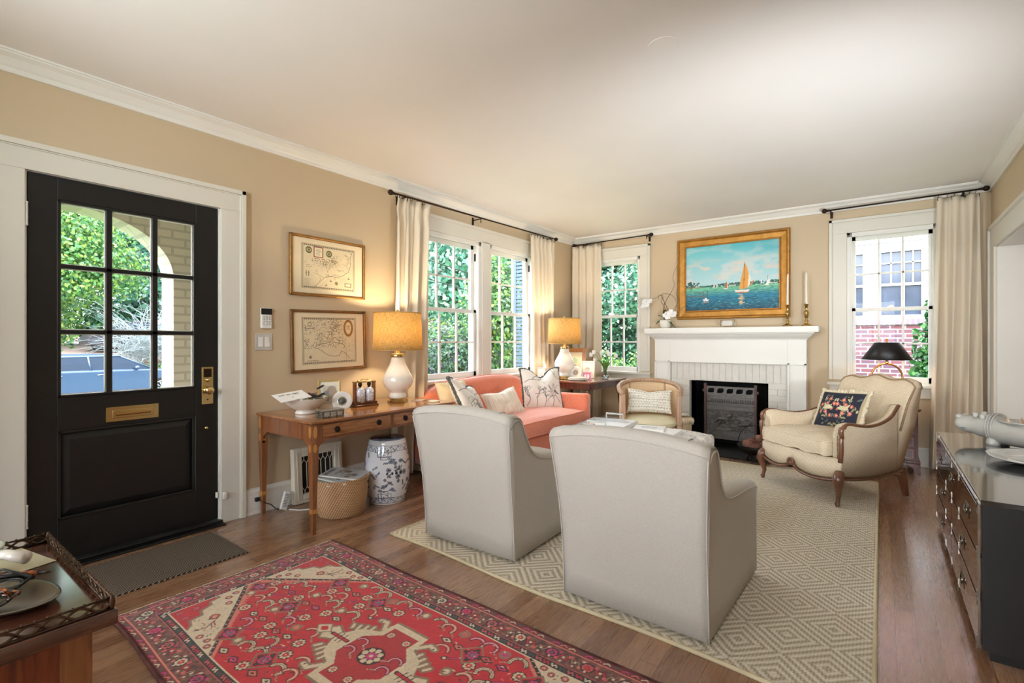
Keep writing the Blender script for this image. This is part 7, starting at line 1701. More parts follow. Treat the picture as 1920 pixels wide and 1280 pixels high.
cv.rect(.055, .075, H0-.02, H0+.045, (60, 80, 70)); cv.rect(0, .17, H0-.012, H0+.004, (150, 130, 90)); cv.rect(.48, .56, H0-.004, H0+.008, (220, 200, 180)); cv.rect(.90, .98, H0-.002, H0+.008, (230, 214, 196))
for x_ in (.02, .055, .105, .165, .20, .245): cv.line(x_, .13, x_, .23 if x_ != .055 else .28, .006, (90, 84, 70))
cv.rect(0, .25, .168, .176, (110, 104, 90))
def sail(x, y, s, main, jib, hull=(236, 228, 220)):
    cv.poly([(x-.055*s, y), (x+.005*s, y+.30*s), (x+.028*s, y+.26*s), (x+.052*s, y+.16*s), (x+.045*s, y+.05*s), (x+.02*s, y)], main); cv.poly([(x+.052*s, y+.20*s), (x+.07*s, y+.12*s), (x+.06*s, y+.03*s), (x+.035*s, y+.01*s)], (236, 230, 214)); cv.line(x-.003*s, y-.01, x+.005*s, y+.31*s, .004*s+.001, (120, 70, 40)); cv.poly([(x+.03*s, y+.01*s), (x+.10*s, y+.10*s), (x+.09*s, y+.06*s)], jib)
    cv.poly([(x-.10*s, y-.012*s), (x+.055*s, y-.008*s), (x+.045*s, y-.038*s), (x-.09*s, y-.03*s)], hull); cv.poly([(x-.09*s, y-.03*s), (x+.045*s, y-.036*s), (x+.03*s, y-.046*s), (x-.07*s, y-.042*s)], (196, 120, 70))
sail(.645, .235, 1.0, (226, 160, 70), (214, 120, 60)); sail(.455, .255, .27, (206, 110, 60), (206, 110, 60)); sail(.885, .272, .33, (226, 236, 236), (226, 236, 236)); sail(.32, .275, .16, (230, 236, 232), (230, 236, 232)); sail(.35, .277, .14, (220, 232, 228), (220, 232, 228)); sail(.82, .285, .15, (226, 236, 236), (226, 236, 236))
for k in range(26): y_ = .17-k*.0045; cv.line(.60+rs.uniform(-.02, .02), y_, .64+rs.uniform(-.02, .015), y_, .004, rs.choice([(222, 170, 100), (236, 200, 140), (60, 150, 160)]))
cv.poly([(.195, .135), (.265, .13), (.255, .112), (.205, .112)], (222, 228, 228)); cv.rect(.215, .24, .13, .148, (236, 236, 232)); cv.line(.20, .095, .26, .10, .010, (210, 160, 120), .8)
pt = thing('sailboat_painting', 'painting of an orange sailed boat in a wide gilt frame over the mantel', 'painting', (2.074, LY-.004, 1.922)); PTM = vcol('oil_paint', .5, .3, bscale=60)
FW, FH = .604, .481
mb = MB()
prof_ = [(0, 0), (0, .030), (.010, .044), (.022, .046), (.030, .034), (.038, .030), (.085, .026), (.092, .032), (.100, .030), (.104, .016), (.104, 0)]
rings = []
for (cx1, cz1) in ((-1, -1), (1, -1), (1, 1), (-1, 1)): rings.append([(cx1*(FW-d), -h, cz1*(FH-d)) for d, h in prof_])
n_ = len(prof_); vs = [p for r in rings for p in r]; mb.add(vs, [(i*n_+j, i*n_+j+1, ((i+1) % 4)*n_+j+1, ((i+1) % 4)*n_+j) for i in range(4) for j in range(n_-1)], sm=False)
mb.obj('gilt_frame', simple('gilt_frame_leaf', (178, 128, 60), .45, .7, var=.2, vscale=16, bump=.12), pt)
mb = MB(); 
for s in (-1, 1): mb.box(s*(FW-.100)-.004, s*(FW-.100)+.004, -.034, -.02, -(FH-.096), FH-.096); mb.box(-(FW-.096), FW-.096, -.034, -.02, s*(FH-.100)-.004, s*(FH-.100)+.004)
mb.obj('inner_bead', simple('aged_gilt', (150, 96, 40), .4, .7), pt)
colgrid('canvas', PTM, cv.nu, cv.nv, lambda U, V: ((U-.5)*2*(FW-.103), -.018+0*U, (V-.5)*2*(FH-.103)), cv.a, pt)
MZ = 1.338
op = thing('potted_orchid', 'white orchid with curling twigs in a fluted white pot on the left of the mantel', 'potted plant', (1.355, 5.93, MZ)); mb = MB()
n_ = 48; vs = []
for (r, z) in ((.045, 0), (.058, .012), (.066, .05), (.068, .098), (.062, .10), (.058, .085)):
    for j in range(n_): a = 2*pi*j/n_; rr = r*(1+.025*(1 if j % 4 < 2 else 0)*(z > .01)); vs.append((cos(a)*rr, sin(a)*rr, z))
fs = [(i*n_+j, i*n_+(j+1) % n_, (i+1)*n_+(j+1) % n_, (i+1)*n_+j) for i in range(5) for j in range(n_)]; fs.append(tuple(range(n_))[::-1]); fs.append(tuple(5*n_+j for j in range(n_))); mb.add(vs, fs, sm=True); mb.obj('fluted_pot', CRK, op)
OL_ = simple('orchid_leaf', (58, 96, 48), .3, var=.2); TWG = simple('brown_twig', (112, 80, 56), .7)
for (a, l, up) in ((2.9, .13, .03), (3.6, .10, .08), (.1, .16, -.02), (-.6, .12, .02), (1.9, .09, .12)):
    d = Vector((cos(a), sin(a)*.6, 0)); sd_ = Vector((-d.y, d.x, 0)).normalized()
    MB().grid(8, 4, lambda u, v_: tuple(Vector((0, 0, .09))+d*l*u+sd_*(v_-.5)*.055*sin(pi*min(.97, u*.9+.1))+Vector((0, 0, up*u*2-.10*u*u+.012*abs(v_-.5))))).obj('leaf', OL_, op, solid=.003)
def cr_tube(mb, pts, r): q = smoothpoly(pts, 6); mb.tube([tuple(p) for p in q], [r*(1-.5*i/len(q)) for i in range(len(q))], 6)
mb = MB(); cr_tube(mb, [(-.02, 0, .09), (-.03, 0, .2), (-.015, .0, .30), (-.03, 0, .36), (-.06, -.01, .40), (-.12, -.04, .37), (-.20, -.08, .35), (-.26, -.10, .31)], .004); mb.obj('flower_spike', simple('spike_green', (110, 104, 70), .6), op)
mb = MB()
for pts in ([(0, 0, .09), (-.03, 0, .22), (.01, 0, .34), (.06, 0, .42), (.10, .02, .52), (.08, .03, .62), (.12, .04, .74), (.22, .06, .86)], [(0, 0, .1), (.03, .01, .2), (-.02, 0, .33), (-.05, 0, .41), (.02, 0, .42), (.09, .02, .38), (.13, .02, .28), (.10, .0, .18)], [(.01, 0, .09), (.10, 0, .22), (.14, .03, .33), (.12, .03, .43), (.16, .06, .52)], [(0, 0, .1), (-.01, 0, .25), (-.05, -.01, .33), (-.03, 0, .39), (-.08, 0, .41), (-.09, 0, .36)], [(0, 0, .1), (.12, .02, .18), (.22, .05, .27), (.26, .07, .33)]): cr_tube(mb, pts, .0034)
mb.obj('curly_twigs', TWG, op)
PET = simple('orchid_petal', (244, 242, 240), .5, var=.01)
def bloom(c, s, face):
    mb = MB(); f = Vector(face).normalized(); u_ = f.orthogonal().normalized(); w_ = f.cross(u_)
    for k, (a, l, wd) in enumerate(((0, 1, .9), (pi, 1, .9), (pi/2, .85, .5), (pi*1.28, .85, .45), (pi*1.72, .85, .45))):
        d = u_*cos(a)+w_*sin(a); e_ = f.cross(d); mb.grid(5, 4, lambda p, q: tuple(Vector(c)+d*s*l*p+e_*(q-.5)*s*wd*1.3*sin(pi*min(.93, p*.85+.12))+f*s*.12*(p-p*p)))
    mb.ell(tuple(Vector(c)+f*s*.15), s*.2, 8, 6); return mb.obj('bloom', PET, op, solid=.001)
for c in ((.02, -.05, .165), (.075, -.06, .19), (.11, -.04, .165), (.055, -.07, .14)): bloom(c, .045, (.25, -1, .15))
for c in ((-.17, -.07, .335), (-.205, -.08, .33), (-.235, -.09, .30), (-.20, -.09, .285), (-.255, -.10, .27), (-.23, -.1, .335)): bloom(c, .034, (.2, -1, -.1))
gb = thing('crystal_clock', 'clear crystal block shaped like a small clock in the middle of the mantel', 'crystal ornament', (2.075, 5.90, MZ)); MB().prism([(-.075, .01), (-.062, 0), (.062, 0), (.075, .01), (.080, .045), (.072, .085), (.055, .092), (-.055, .092), (-.072, .085), (-.080, .045)], -.022, .022, 'xz').obj('crystal_body', M['glass'], gb, bevel=.005, seg=3)
MB().prism([(-.05, .018), (.05, .018), (.056, .045), (.046, .074), (-.046, .074), (-.056, .045)], -.0245, -.0225, 'xz').obj('engraved_face', simple('frosted_glass', (206, 204, 196), .35), gb)
for k, (x_, lb) in enumerate(((2.665, 'brass candlestick holding a white taper in front of the gilt frame'), (2.838, 'brass candlestick holding a white taper near the right end of the mantel'))):
    t = thing('candlestick', lb, 'candlestick', (x_, 5.93, MZ), 0, 'brass candlesticks on the mantel'); mb = MB(); mb.lathe([(0, 0), (.052, 0), (.054, .004), (.046, .012), (.026, .022), (.016, .03), (.012, .042), (.018, .050), (.020, .056), (.012, .064), (.010, .075), (.016, .088), (.024, .13), (.026, .145), (.018, .158), (.013, .166), (.010, .176), (.014, .184), (.012, .192), (.016, .196), (.017, .222), (.024, .226), (.024, .229), (.012, .230), (0, .230)], 24); mb.obj('stick', M['silver'] if False else simple('polished_brass', (196, 164, 100), .2, 1, var=.06), t)
    t = thing('taper_candle', 'tall white taper candle standing in the %s mantel candlestick' % ('left' if k == 0 else 'right'), 'candle', (x_, 5.93, MZ+.230), 0, 'white tapers on the mantel'); t.rotation_euler = (0, radians(.6 if k == 0 else -.4), 0); MB().lathe([(0, 0), (.0115, 0), (.011, .01), (.0085, .30), (.006, .325), (0, .333)], 16).obj('wax', simple('white_wax', (240, 234, 222), .4, var=.01), t); MB().tube([(0, 0, .33), (0, 0, .345)], .001, 5).obj('wick', M['black'], t)

# ================================================================== RIGHT CORNER: SMALL CHEST, RING LAMP
BX = .585; sc2 = thing('bedside_chest', 'small dark inlaid chest of drawers on bracket feet behind the tweed armchair', 'chest of drawers', (3.555, 5.80, 0)); CHM = wood('chest_mahogany', (96, 44, 28), (58, 24, 18), (130, 68, 44), axis=0, rough=.22, coat=.5)
MB().box(-.165, .165, -.17, .17, .115, BX-.018).obj('carcass', M['mahog'], sc2, bevel=.002); mb = MB(); mb.box(-.185, .185, -.195, .18, BX-.018, BX); mb.box(-.178, .178, -.188, .175, BX-.026, BX-.018); mb.obj('top', M['mahog'], sc2, bevel=.003); MB().box(-.18, .18, -.19, .175, .10, .125).obj('base_moulding', M['mahog'], sc2, bevel=.004)
for sx in (-1, 1):
    for sy in (-1, 1): mb = MB(); mb.prism([(sx*.18, 0), (sx*.18, .10), (sx*.08, .10), (sx*.095, .075), (sx*.12, .07), (sx*.135, .04), (sx*.135, 0)], sy*.185-.006, sy*.185+.006, 'xz'); mb.prism([(sy*.185, 0), (sy*.185, .10), (sy*.085, .10), (sy*.10, .075), (sy*.125, .07), (sy*.14, .04), (sy*.14, 0)], sx*.174-.006, sx*.174+.006, 'yz'); mb.obj('bracket_foot', M['mahog'], sc2)
for k in range(4):
    z0_ = .135+k*.107; mb = MB(); mb.box(-.145, .145, -.177, -.17, z0_, z0_+.095); dr = mb.obj('drawer', CHM, sc2, bevel=.002); mb = MB(); y_ = -.1778
    for (a, b, c_, d_) in ((-.13, .13, z0_+.012, z0_+.0145), (-.13, .13, z0_+.0805, z0_+.083), (-.13, -.1275, z0_+.012, z0_+.083), (.1275, .13, z0_+.012, z0_+.083)): mb.box(a, b, y_, y_+.001, c_, d_)
    mb.obj('inlay_line', M['inlay'], dr)
    for s in (-1, 1): MB().lathe([(.009, 0), (.004, .006), (.009, .014), (0, .018)], 14, M=Matrix.Translation((s*.07, -.177, z0_+.048)) @ Matrix.Rotation(pi/2, 4, 'X')).obj('knob', M['iron'], dr)
rl = thing('ring_lamp', 'brass ring lamp with a black metal shade in front of the brick house window', 'lamp', (3.50, 5.78, BX)); BM = simple('soft_brass', (206, 150, 92), .28, 1, var=.05)
mb = MB(); mb.lathe([(0, 0), (.085, 0), (.088, .006), (.080, .012), (.02, .018), (.012, .03), (.012, .14), (0, .14)], 32); mb.obj('base', BM, rl); mb = MB(); th_ = YAW
mb.tube([(cos(a)*.124*cos(.35), cos(a)*.124*sin(.35), .262+sin(a)*.124) for a in np.linspace(0, 2*pi, 56, endpoint=False)], .0085, 10, closed=True); mb.obj('ring', BM, rl)
mb = MB(); mb.tube([(0, 0, .385), (0, 0, .47)], .009, 10); mb.ell((0, 0, .395), (.014, .014, .010)); mb.tube([(-.06, 0, .445), (.06, 0, .445)], .006, 8); mb.tube([(0, 0, .47), (0, 0, .60)], .003, 6); mb.obj('stem', BM, rl)
BSH = MatB('black_shade'); BSH.set(Roughness=.45); ge = BSH.n('ShaderNodeNewGeometry'); BSH.base(BSH.mix(ge.outputs['Backfacing'], rgba((26, 24, 24)), rgba((196, 150, 80))))
mb = MB(); mb.lathe([(.196, .425), (.095, .585), (.093, .587)], 48, cap=False); mb.obj('metal_shade', simple('black_tole', (26, 25, 26), .4, .2), rl, solid=.0015); mb = MB(); mb.lathe([(.193, .426), (.093, .584)], 48, cap=False); mb.obj('shade_lining', simple('gilt_lining', (206, 160, 84), .5, .3), rl)
mb = MB(); mb.tube([(-.093, 0, .585), (.093, 0, .585)], .002, 5); mb.lathe([(0, .585), (.006, .587), (.007, .598), (.011, .606), (.008, .616), (0, .620)], 14); mb.obj('finial', BM, rl)
for s in (-1, 1): MB().ell((s*.06, 0, .462), (.018, .018, .024), 12, 8).obj('bulb', BULB, rl)
lamp('POINT', 'ring_lamp_light', (3.50, 5.78, BX+.475), 2.5, (1, .80, .52), .03)

# ================================================================== CAMPAIGN CHEST
cc = thing('campaign_chest', 'long low dark glossy campaign chest with metal corners along the right wall', 'chest of drawers', (0, 0, 0)); CX0, CX1, CY0, CY1, CH = 3.748, 4.205, 2.50, 4.20, .60
DKW = MatB('espresso_lacquer'); v = DKW.coord(scale=(9, 1, 9)); f = DKW.noise(v, 4, 5, .6, .8); DKW.base(DKW.ramp(f, [(.3, rgba((34, 18, 14))), (.7, rgba((58, 32, 24)))])); DKW.set(Roughness=.10, Coat_Weight=1, Coat_Roughness=.04); DKW = DKW.m
BLK = simple('black_lacquer_side', (14, 14, 14), .4, bump=.05)
MB().box(CX0+.006, CX1, CY0, CY1, .045, CH-.02).obj('carcass', BLK, cc, bevel=.001); MB().box(CX0, CX1, CY0-.003, CY1+.003, CH-.02, CH).obj('top', simple('black_glass_top', (24, 23, 23), .06, coat=1, var=.02), cc, bevel=.0015); MB().box(CX0+.03, CX1-.02, CY0+.03, CY1-.03, 0, .045).obj('plinth', BLK, cc)
HW = simple('nickel_hardware', (150, 140, 128), .22, 1, var=.1)
cells = []
ys = [CY0+.008, CY0+.008+.56, CY0+.008+1.12, CY1-.008]
for a, b in zip(ys, ys[1:]): cells.append((a, b, .395, .575))
cells += [(CY0+.008, CY0+.85, .055, .225), (CY0+.008, CY0+.85, .235, .385), (CY0+.862, CY1-.008, .055, .225), (CY0+.862, CY1-.008, .235, .385)]
for (a, b, c_, d_) in cells:
    dr = MB().box(CX0-.006, CX0+.008, a+.003, b-.003, c_+.003, d_-.003).obj('drawer', DKW, cc, bevel=.0015); ym, zm = (a+b)/2, (c_+d_)/2; mb = MB(); x_ = CX0-.006
    mb.box(x_-.002, x_, ym-.052, ym+.052, zm-.026, zm+.026); h_ = mb.obj('pull_plate', HW, dr, bevel=.001); MB().box(x_-.0028, x_-.0018, ym-.036, ym+.036, zm-.014, zm+.012).obj('pull_recess', M['black'], h_); MB().tube([(x_-.004, ym-.034, zm+.014), (x_-.007, ym-.032, zm-.008), (x_-.007, ym+.032, zm-.008), (x_-.004, ym+.034, zm+.014)], .0026, 6).obj('bail', HW, h_)
for yy in ys+[CY0+.856]:
    for zz_ in (.06, .23, .39, .57):
        mb = MB(); y_ = min(max(yy, CY0+.02), CY1-.02); mb.box(CX0-.0085, CX0-.006, y_-.006, y_+.006, zz_-.028, zz_+.028); mb.box(CX0-.0085, CX0-.006, y_-.022, y_+.022, zz_-.005, zz_+.005)
        for dz_ in (-.02, .02): mb.ell((CX0-.0085, y_, zz_+dz_), (.0015, .003, .003), 6, 4)
        mb.obj('corner_bracket', HW, cc)
mb = MB(); mb.box(CX0-.004, CX0+.004, CY0+.004, CY1-.004, .578, .582); mb.box(CX0-.007, CX0+.0, CY0+.004, CY1-.004, .386, .393); mb.box(CX0-.007, CX0, CY0+.001, CY0+.006, .05, .58); mb.obj('metal_edging', HW, cc)
# hippo planter
GRC = simple('grey_ceramic', (176, 174, 168), .22, coat=.4, var=.04); hp = thing('hippo_planter', 'grey ceramic hippopotamus planter filled with shells on the black chest', 'planter', (4.0, 3.87, CH+.001), radians(-34)); hp.scale = (.92, 1.2, 1.22)
# local: head towards -x, body to +x
def hb(d): return 1
mb = MB()
sec = [(-.228, .080, .016, .012), (-.220, .080, .040, .026), (-.205, .082, .060, .036), (-.180, .080, .066, .042), (-.150, .076, .058, .040), (-.120, .078, .056, .046), (-.085, .078, .064, .056), (-.055, .082, .064, .058), (-.02, .074, .074, .064), (.04, .066, .086, .064), (.11, .064, .092, .062), (.18, .064, .088, .060), (.24, .066, .068, .054), (.275, .070, .040, .038), (.285, .072, .012, .012)]
rings = []
for (x_, zc, ry, rz_) in sec:
    r = []
    for j in range(28):
        a = 2*pi*j/28; z_ = zc+sin(a)*rz_; y_ = cos(a)*ry
        if -.0 < x_ < .22 and z_ > .108: z_ = .108
        r.append((x_, y_, max(z_, .002)))
    rings.append(r)
mb.loft(rings); hbody = mb.obj('body', GRC, hp, subsurf=1)
mb = MB(); mb.ell((-.202, .026, .112), (.020, .017, .012), 12, 8); mb.ell((-.202, -.026, .112), (.020, .017, .012), 12, 8); mb.ell((-.195, .0, .098), (.03, .05, .016), 14, 8); mb.obj('nostrils', GRC, hp)
for s in (-1, 1):
    mb = MB(); mb.ell((-.110, s*.036, .128), (.020, .016, .015), 12, 8); mb.ell((-.068, s*.048, .124), (.016, .009, .015), 10, 8); mb.obj('brow_and_ear', GRC, hp); MB().ell((-.116, s*.048, .130), (.008, .005, .007), 10, 6).obj('eye', simple('eye_glaze', (110, 108, 104), .1), hp)
for k, x_ in enumerate((-.050, -.034, -.018)): MB().tube([(x_+.018*cos(a)*(-1 if False else 1)*0-.012*sin(a)*0+.01*abs(cos(a)), cos(a)*(.068+k*.004), .078+sin(a)*(.060+k*.002)) for a in np.linspace(-pi*.55, pi*1.55, 30)[:-1] if .078+sin(a)*.06 > .012], .0045, 6).obj('neck_fold', GRC, hp)
MB().tube([(-.231+.085*y_*y_, y_*.066, .068-.004*abs(y_)) for y_ in np.linspace(-1, 1, 22)], .004, 6).obj('mouth_line', simple('mouth_shadow_glaze', (120, 118, 114), .3), hp)
for (x_, s) in ((-.02, 1), (-.02, -1), (.20, 1), (.20, -1)): MB().lathe([(0, 0), (.030, 0), (.032, .010), (.030, .026), (.020, .036), (0, .04)], 20, (x_, s*.034, 0)).obj('leg', GRC, hp)
mb = MB(); mb.lathe([(.085, .112), (.090, .116), (.086, .120), (.078, .116), (.074, .10)], 40, (.10, 0, 0), sx=1.3, sy=.92); mb.obj('planter_rim', GRC, hp); MB().lathe([(0, .106), (.075, .106), (.075, .100)], 30, (.10, 0, 0), sx=1.25, sy=.9).obj('planter_fill', simple('moss_fill', (120, 106, 90), .95, var=.4, bump=.6), hp)
rs = random.Random(7); R34 = Matrix.Rotation(radians(-34), 4, 'Z')
for k in range(9):
    p = R34 @ Vector((.10+rs.uniform(-.07, .07), rs.uniform(-.045, .045), .112)); mb = MB(); l = rs.uniform(.03, .05)
    mb.tube([(0, 0, .004), (l*.4, 0, .012), (l*.8, .004, .026), (l, .006, .040)], [.013, .012, .006, .001], 8); mb.ell((0, 0, .006), (.012, .014, .009), 8, 6)
    o = mb.obj('sea_shell', simple('shell', rs.choice([(200, 176, 146), (176, 152, 128), (220, 204, 180)]), .5, var=.25, vscale=60)); o.location = Vector((3.99, 3.86, CH))+p; o.rotation_euler = (rs.uniform(-.4, .4), rs.uniform(-.5, .5), rs.uniform(0, 6)); tag(o, 'small spiky brown sea shell in the hippopotamus planter', 'shell', 'sea shells in the hippo planter')
pt2 = thing('serving_plate', 'white lobed serving plate on the black chest in front of the hippo', 'plate', (4.045, 3.36, CH+.001)); mb = MB(); n_ = 64; vs = []
for (r, z) in ((.0, .004), (.07, .003), (.085, .006), (.11, .012), (.155, .020), (.185, .030), (.188, .034), (.182, .034), (.150, .025), (.105, .017), (.08, .011), (0, .010)):
    for j in range(n_): a = 2*pi*j/n_; rr = r*(1+.03*abs(sin(a*3))*(r > .1)); vs.append((cos(a)*rr*.92, sin(a)*rr*1.12, z))
mb.add(vs, [(i*n_+j, i*n_+(j+1) % n_, (i+1)*n_+(j+1) % n_, (i+1)*n_+j) for i in range(11) for j in range(n_)], sm=True); mb.obj('plate_body', simple('grey_white_glaze', (206, 206, 202), .12, coat=.6), pt2); MB().tube([(cos(a)*.105*.92, sin(a)*.105*1.12, .0175) for a in np.linspace(0, 2*pi, 48, endpoint=False)], .002, 5, closed=True).obj('raised_ring', M['glazewhite'], pt2)

# ================================================================== NEAR LEFT COMMODE
NT = .705; nc = thing('gallery_commode', 'dark wooden side chest with pierced metal gallery in the near left corner', 'side chest', (0, 0, 0)); a0x, b0x, y1_, y0_ = 1.84, 2.345, .288, -.50
MB().box(a0x, b0x, y0_, y1_, NT-.028, NT).obj('top', wood('worn_mahogany_top', (88, 50, 36), (54, 30, 24), (116, 78, 60), axis=1, rough=.16, coat=.8), nc, bevel=.004); MB().box(a0x+.03, b0x-.03, y0_+.03, y1_-.03, .03, NT-.028).obj('carcass', wood('red_mahogany', (118, 52, 28), (74, 28, 16), (146, 70, 38), axis=2, rough=.25, coat=.4), nc, bevel=.002)
mb = MB(); x_ = b0x-.03; 
for (a, b, c_, d_) in ((y0_+.04, y1_-.09, .56, .565), (y0_+.04, y1_-.09, .60-.5, .605-.5), (y1_-.095, y1_-.09, .10, .565)): mb.box(x_, x_+.002, a, b, c_, d_)
mb.box(x_, x_+.004, y1_-.075, y1_-.032, .05, NT-.03); mb.obj('panel_stringing', M['walnutv'], nc)
for sx in (a0x+.05, b0x-.05):
    for sy in (y0_+.05, y1_-.05): MB().taper(sx, sy, 0, .04, .016, .016, .024, .024).obj('foot', M['mahog'], nc)
GAL = simple('bronze_gallery', (86, 66, 52), .35, .85, var=.3, vscale=80)
def gallery(p0, p1):
    p0, p1 = Vector(p0), Vector(p1); L_ = (p1-p0).length; n_ = max(2, int(L_/.030)); mb = MB()
    for s in (0, 1):
        pts = []
        for k in range(n_*6+1): t = k/(n_*6); pts.append(p0.lerp(p1, t)+Vector((0, 0, .011+.008*sin(pi*(t*n_+s)))))
        mb.tube(pts, .0026, 6)
    mb.tube([p0+Vector((0, 0, .021)), p1+Vector((0, 0, .021))], .0022, 6); mb.tube([p0+Vector((0, 0, .002)), p1+Vector((0, 0, .002))], .003, 6)
    for k in range(n_*2): c_ = p0.lerp(p1, (k+.5)/(n_*2)); mb.ell((c_.x, c_.y, c_.z+.023), .0024, 6, 4)
    return mb.obj('pierced_gallery', GAL, nc)
e = .008; gallery((a0x+e, y1_-e, NT), (b0x-e, y1_-e, NT)); gallery((b0x-e, y1_-e, NT), (b0x-e, y0_, NT)); gallery((a0x+e, y1_-e, NT), (a0x+e, y0_, NT))
for sx in (a0x+e, b0x-e): MB().ell((sx, y1_-e, NT+.012), (.005, .005, .014), 10, 8).obj('corner_post', GAL, nc)

def on_commode(mb): pass
gt = thing('glasses_tray', 'oval pewter tray of pens and folded spectacles on the near side chest', 'tray', (2.125, .135, NT+.001), radians(33)); PEW = simple('dull_pewter', (120, 116, 108), .22, .9)
MB().lathe([(0, .003), (.095, .002), (.115, .010), (.118, .014), (.112, .014), (.09, .006), (0, .006)], 40, sx=1.25, sy=.62).obj('tray_body', PEW, gt)
TORT = MatB('tortoiseshell'); v = TORT.coord(); f = TORT.noise(v, 90, 2); TORT.base(TORT.ramp(f, [(.45, rgba((30, 18, 14))), (.6, rgba((170, 84, 40)))])); TORT.set(Roughness=.12, Coat_Weight=.6); TORT = TORT.m
def specs(label, loc, rz_, mat, ry=0):
    t = thing('eyeglasses', label, 'glasses', loc, 0); t.rotation_euler = (radians(8), ry, rz_)
    for s in (-1, 1):
        MB().tube([(s*.034+cos(a)*.026, sin(a)*.021, .006) for a in np.linspace(0, 2*pi, 24, endpoint=False)], .0028, 6, closed=True).obj('rim', mat, t); MB().ell((s*.034, 0, .006), (.024, .019, .0008), 16, 6).obj('lens', M['glass'], t)
        MB().tube([(s*.062, .002, .008), (s*.064, .02, .012), (-s*.01, .030, .012+.004*s), (-s*.058, .026, .006)], [.003, .003, .0025, .004], 6).obj('temple', mat, t)
    MB().tube([(-.010, .004, .008), (0, .009, .010), (.010, .004, .008)], .0025, 6).obj('bridge', mat, t); return t
specs('tortoiseshell reading spectacles at the front of the pewter tray', (2.165, .125, NT+.016), radians(38), TORT)
specs('black rimmed spectacles lying behind the tortoiseshell pair on the tray', (2.115, .155, NT+.022), radians(30), M['black'])
for k, (x_, y_, a, c1_, lb) in enumerate(((2.115, .185, .62, TORT, 'amber flecked dark pen lying highest on the pewter tray'), (2.10, .165, .72, M['black'], 'plain black pen beside the amber flecked pen on the tray'), (2.10, .12, .55, simple('red_pen', (196, 40, 34), .3), 'red pen at the back end of the pewter tray'))):
    t = thing('pen', lb, 'pen', (x_, y_, NT+.036-.003*k), 0); t.rotation_euler = (0, radians(-4), a); MB().tube([(-.07, 0, 0), (.05, 0, 0)], .0045, 10).obj('barrel', c1_, t); MB().tube([(.05, 0, 0), (.072, 0, 0)], [.0045, .001], 10).obj('tip', M['iron'], t)
sg_ = thing('sauce_boat', 'pale green glazed dish with a white handle at the frame edge on the side chest', 'dish', (1.985, .13, NT+.001), radians(36)); PGN = simple('pale_green_glaze', (176, 186, 170), .15, coat=.5)
MB().lathe([(0, 0), (.030, 0), (.034, .006), (.050, .035), (.060, .062), (.057, .064), (.045, .036), (.028, .012), (0, .010)], 32).obj('dish_body', PGN, sg_); MB().tube([(.045, 0, .055), (.09, 0, .058), (.13, 0, .052)], [.010, .010, .012], 12).obj('handle', M['glazewhite'], sg_)
o = MB().box(-.085, .085, -.06, .06, 0, .0012).obj('envelope', simple('cream_paper', (196, 190, 160), .7)); o.location = (1.93, .19, NT+.001); o.rotation_euler = (0, 0, radians(12)); tag(o, 'cream paper envelope lying behind the pens on the side chest', 'envelope')

# ================================================================== HEARTH SIDE THINGS
pb_ = thing('pinecone_basket', 'shallow black iron basket of pine cones on the hearth beside the tweed armchair', 'basket', (2.47, 5.33, .012)); IR = simple('black_iron', (30, 28, 28), .5, .5)
MB().lathe([(0, .055), (.06, .05), (.12, .07), (.160, .110), (.172, .150), (.168, .150), (.155, .112), (.118, .076), (.06, .056), (0, .060)], 40).obj('basket_bowl', IR, pb_)
for k in range(3): a = k*2.094; MB().tube([(cos(a)*.08, sin(a)*.08, .06), (cos(a)*.12, sin(a)*.12, .03), (cos(a)*.11, sin(a)*.11, 0)], .006, 6).obj('leg', IR, pb_)
MB().tube([(cos(a)*.17, .02, .15+sin(a)*.19) for a in np.linspace(0, pi, 24)], .004, 6).obj('bail_handle', IR, pb_)
PCM = simple('pine_cone_scales', (156, 110, 96), .8, var=.35, vscale=60); mb = MB()
Lc, n_ = .085, 9
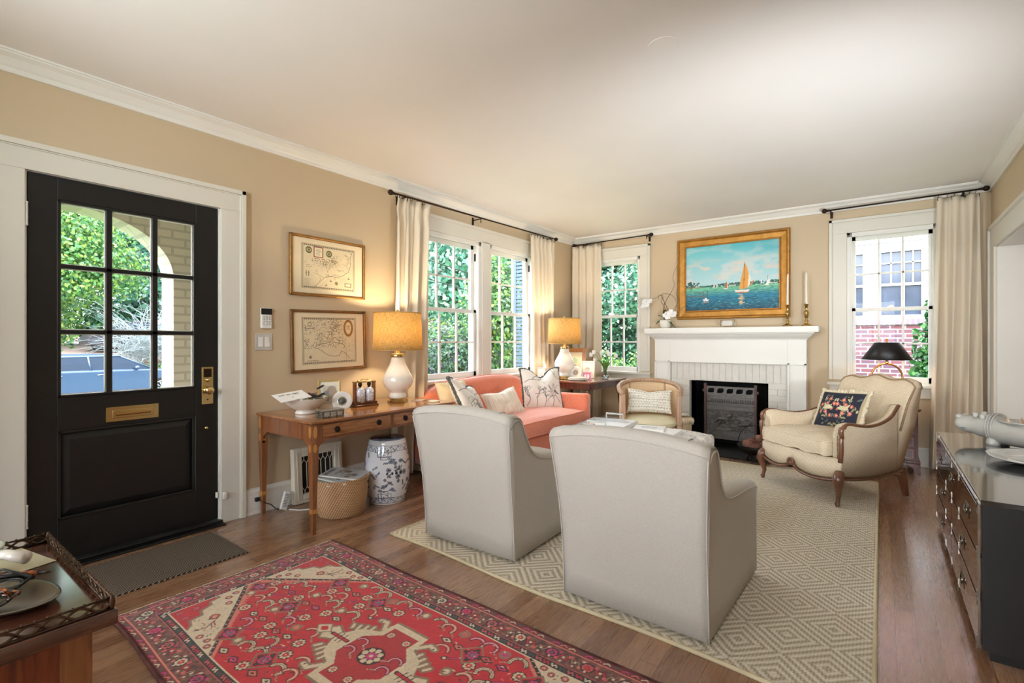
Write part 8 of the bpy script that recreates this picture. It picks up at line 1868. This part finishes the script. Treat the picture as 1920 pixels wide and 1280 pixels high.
for i in range(n_):
    t_ = i/(n_-1); r = .030*sin(pi*(.18+.78*t_))**.8; m_ = 9
    for j in range(m_):
        a = 2*pi*(j+.5*(i % 2))/m_; d = Vector((cos(a), sin(a), 0)); c_ = d*r+Vector((0, 0, Lc*t_)); tip = d*(r+.012)+Vector((0, 0, Lc*t_+.008)); sd_ = Vector((-d.y, d.x, 0))*.008
        mb.add([c_-sd_, c_+sd_, tip+sd_*.5, tip-sd_*.5, c_-Vector((0, 0, .004)), tip-Vector((0, 0, .002))], [(0, 1, 2, 3), (0, 3, 5, 4), (1, 4, 5, 2), (3, 2, 5)])
mb.ell((0, 0, Lc*.5), (.022, .022, Lc*.52), 10, 8); cone0 = mb.obj('pine_cone', PCM); rs = random.Random(4)
spots_ = [(-.09, -.06, .115), (-.02, -.10, .115), (.06, -.07, .115), (-.10, .03, .12), (0, -.01, .12), (.09, .02, .12), (-.04, .09, .12), (.05, .09, .12), (-.05, -.03, .165), (.03, -.04, .17), (.0, .05, .17), (-.08, .05, .165), (.07, .0, .17), (0, 0, .215), (.05, .05, .21)]
for k, (x_, y_, z_) in enumerate(spots_):
    o = cone0 if k == 0 else cone0.copy()
    if k: COL.objects.link(o)
    o.location = (2.47+x_, 5.33+y_, z_+.012); o.rotation_euler = (rs.uniform(.9, 2.0), rs.uniform(-.5, .5), rs.uniform(0, 6.28)); tag(o, 'brown pine cone in the heap in the black iron hearth basket', 'pine cone', 'pine cones in the iron basket')
ds = thing('drum_stool', 'small cream drum stool with braided trim between the cane chair and the fire', 'stool', (1.66, 5.55, 0)); MB().lathe([(0, 0), (.115, 0), (.118, .01), (.118, .27), (.128, .29), (.128, .325), (.118, .335), (0, .34)], 36).obj('drum', simple('cream_leather', (226, 204, 172), .5), ds)
mb = MB(); rs = random.Random(2)
for k in range(30): a = 2*pi*k/30; mb.tube([(cos(a)*.129, sin(a)*.129, .325), (cos(a+.05)*.136, sin(a+.05)*.136, .300), (cos(a)*.133, sin(a)*.133, .275-rs.uniform(0, .015))], [.008, .011, .004], 5)
tr_ = mb.obj('braided_trim', FRC, ds); o = MB().lathe([(0, .004), (.04, .002), (.07, .015), (.10, .026), (.098, .030), (.068, .02), (.04, .009), (0, .009)], 32).obj('white_dish', M['glazewhite']); o.location = (1.66, 5.55, .34); tag(o, 'shallow white dish on top of the small cream drum stool', 'dish')
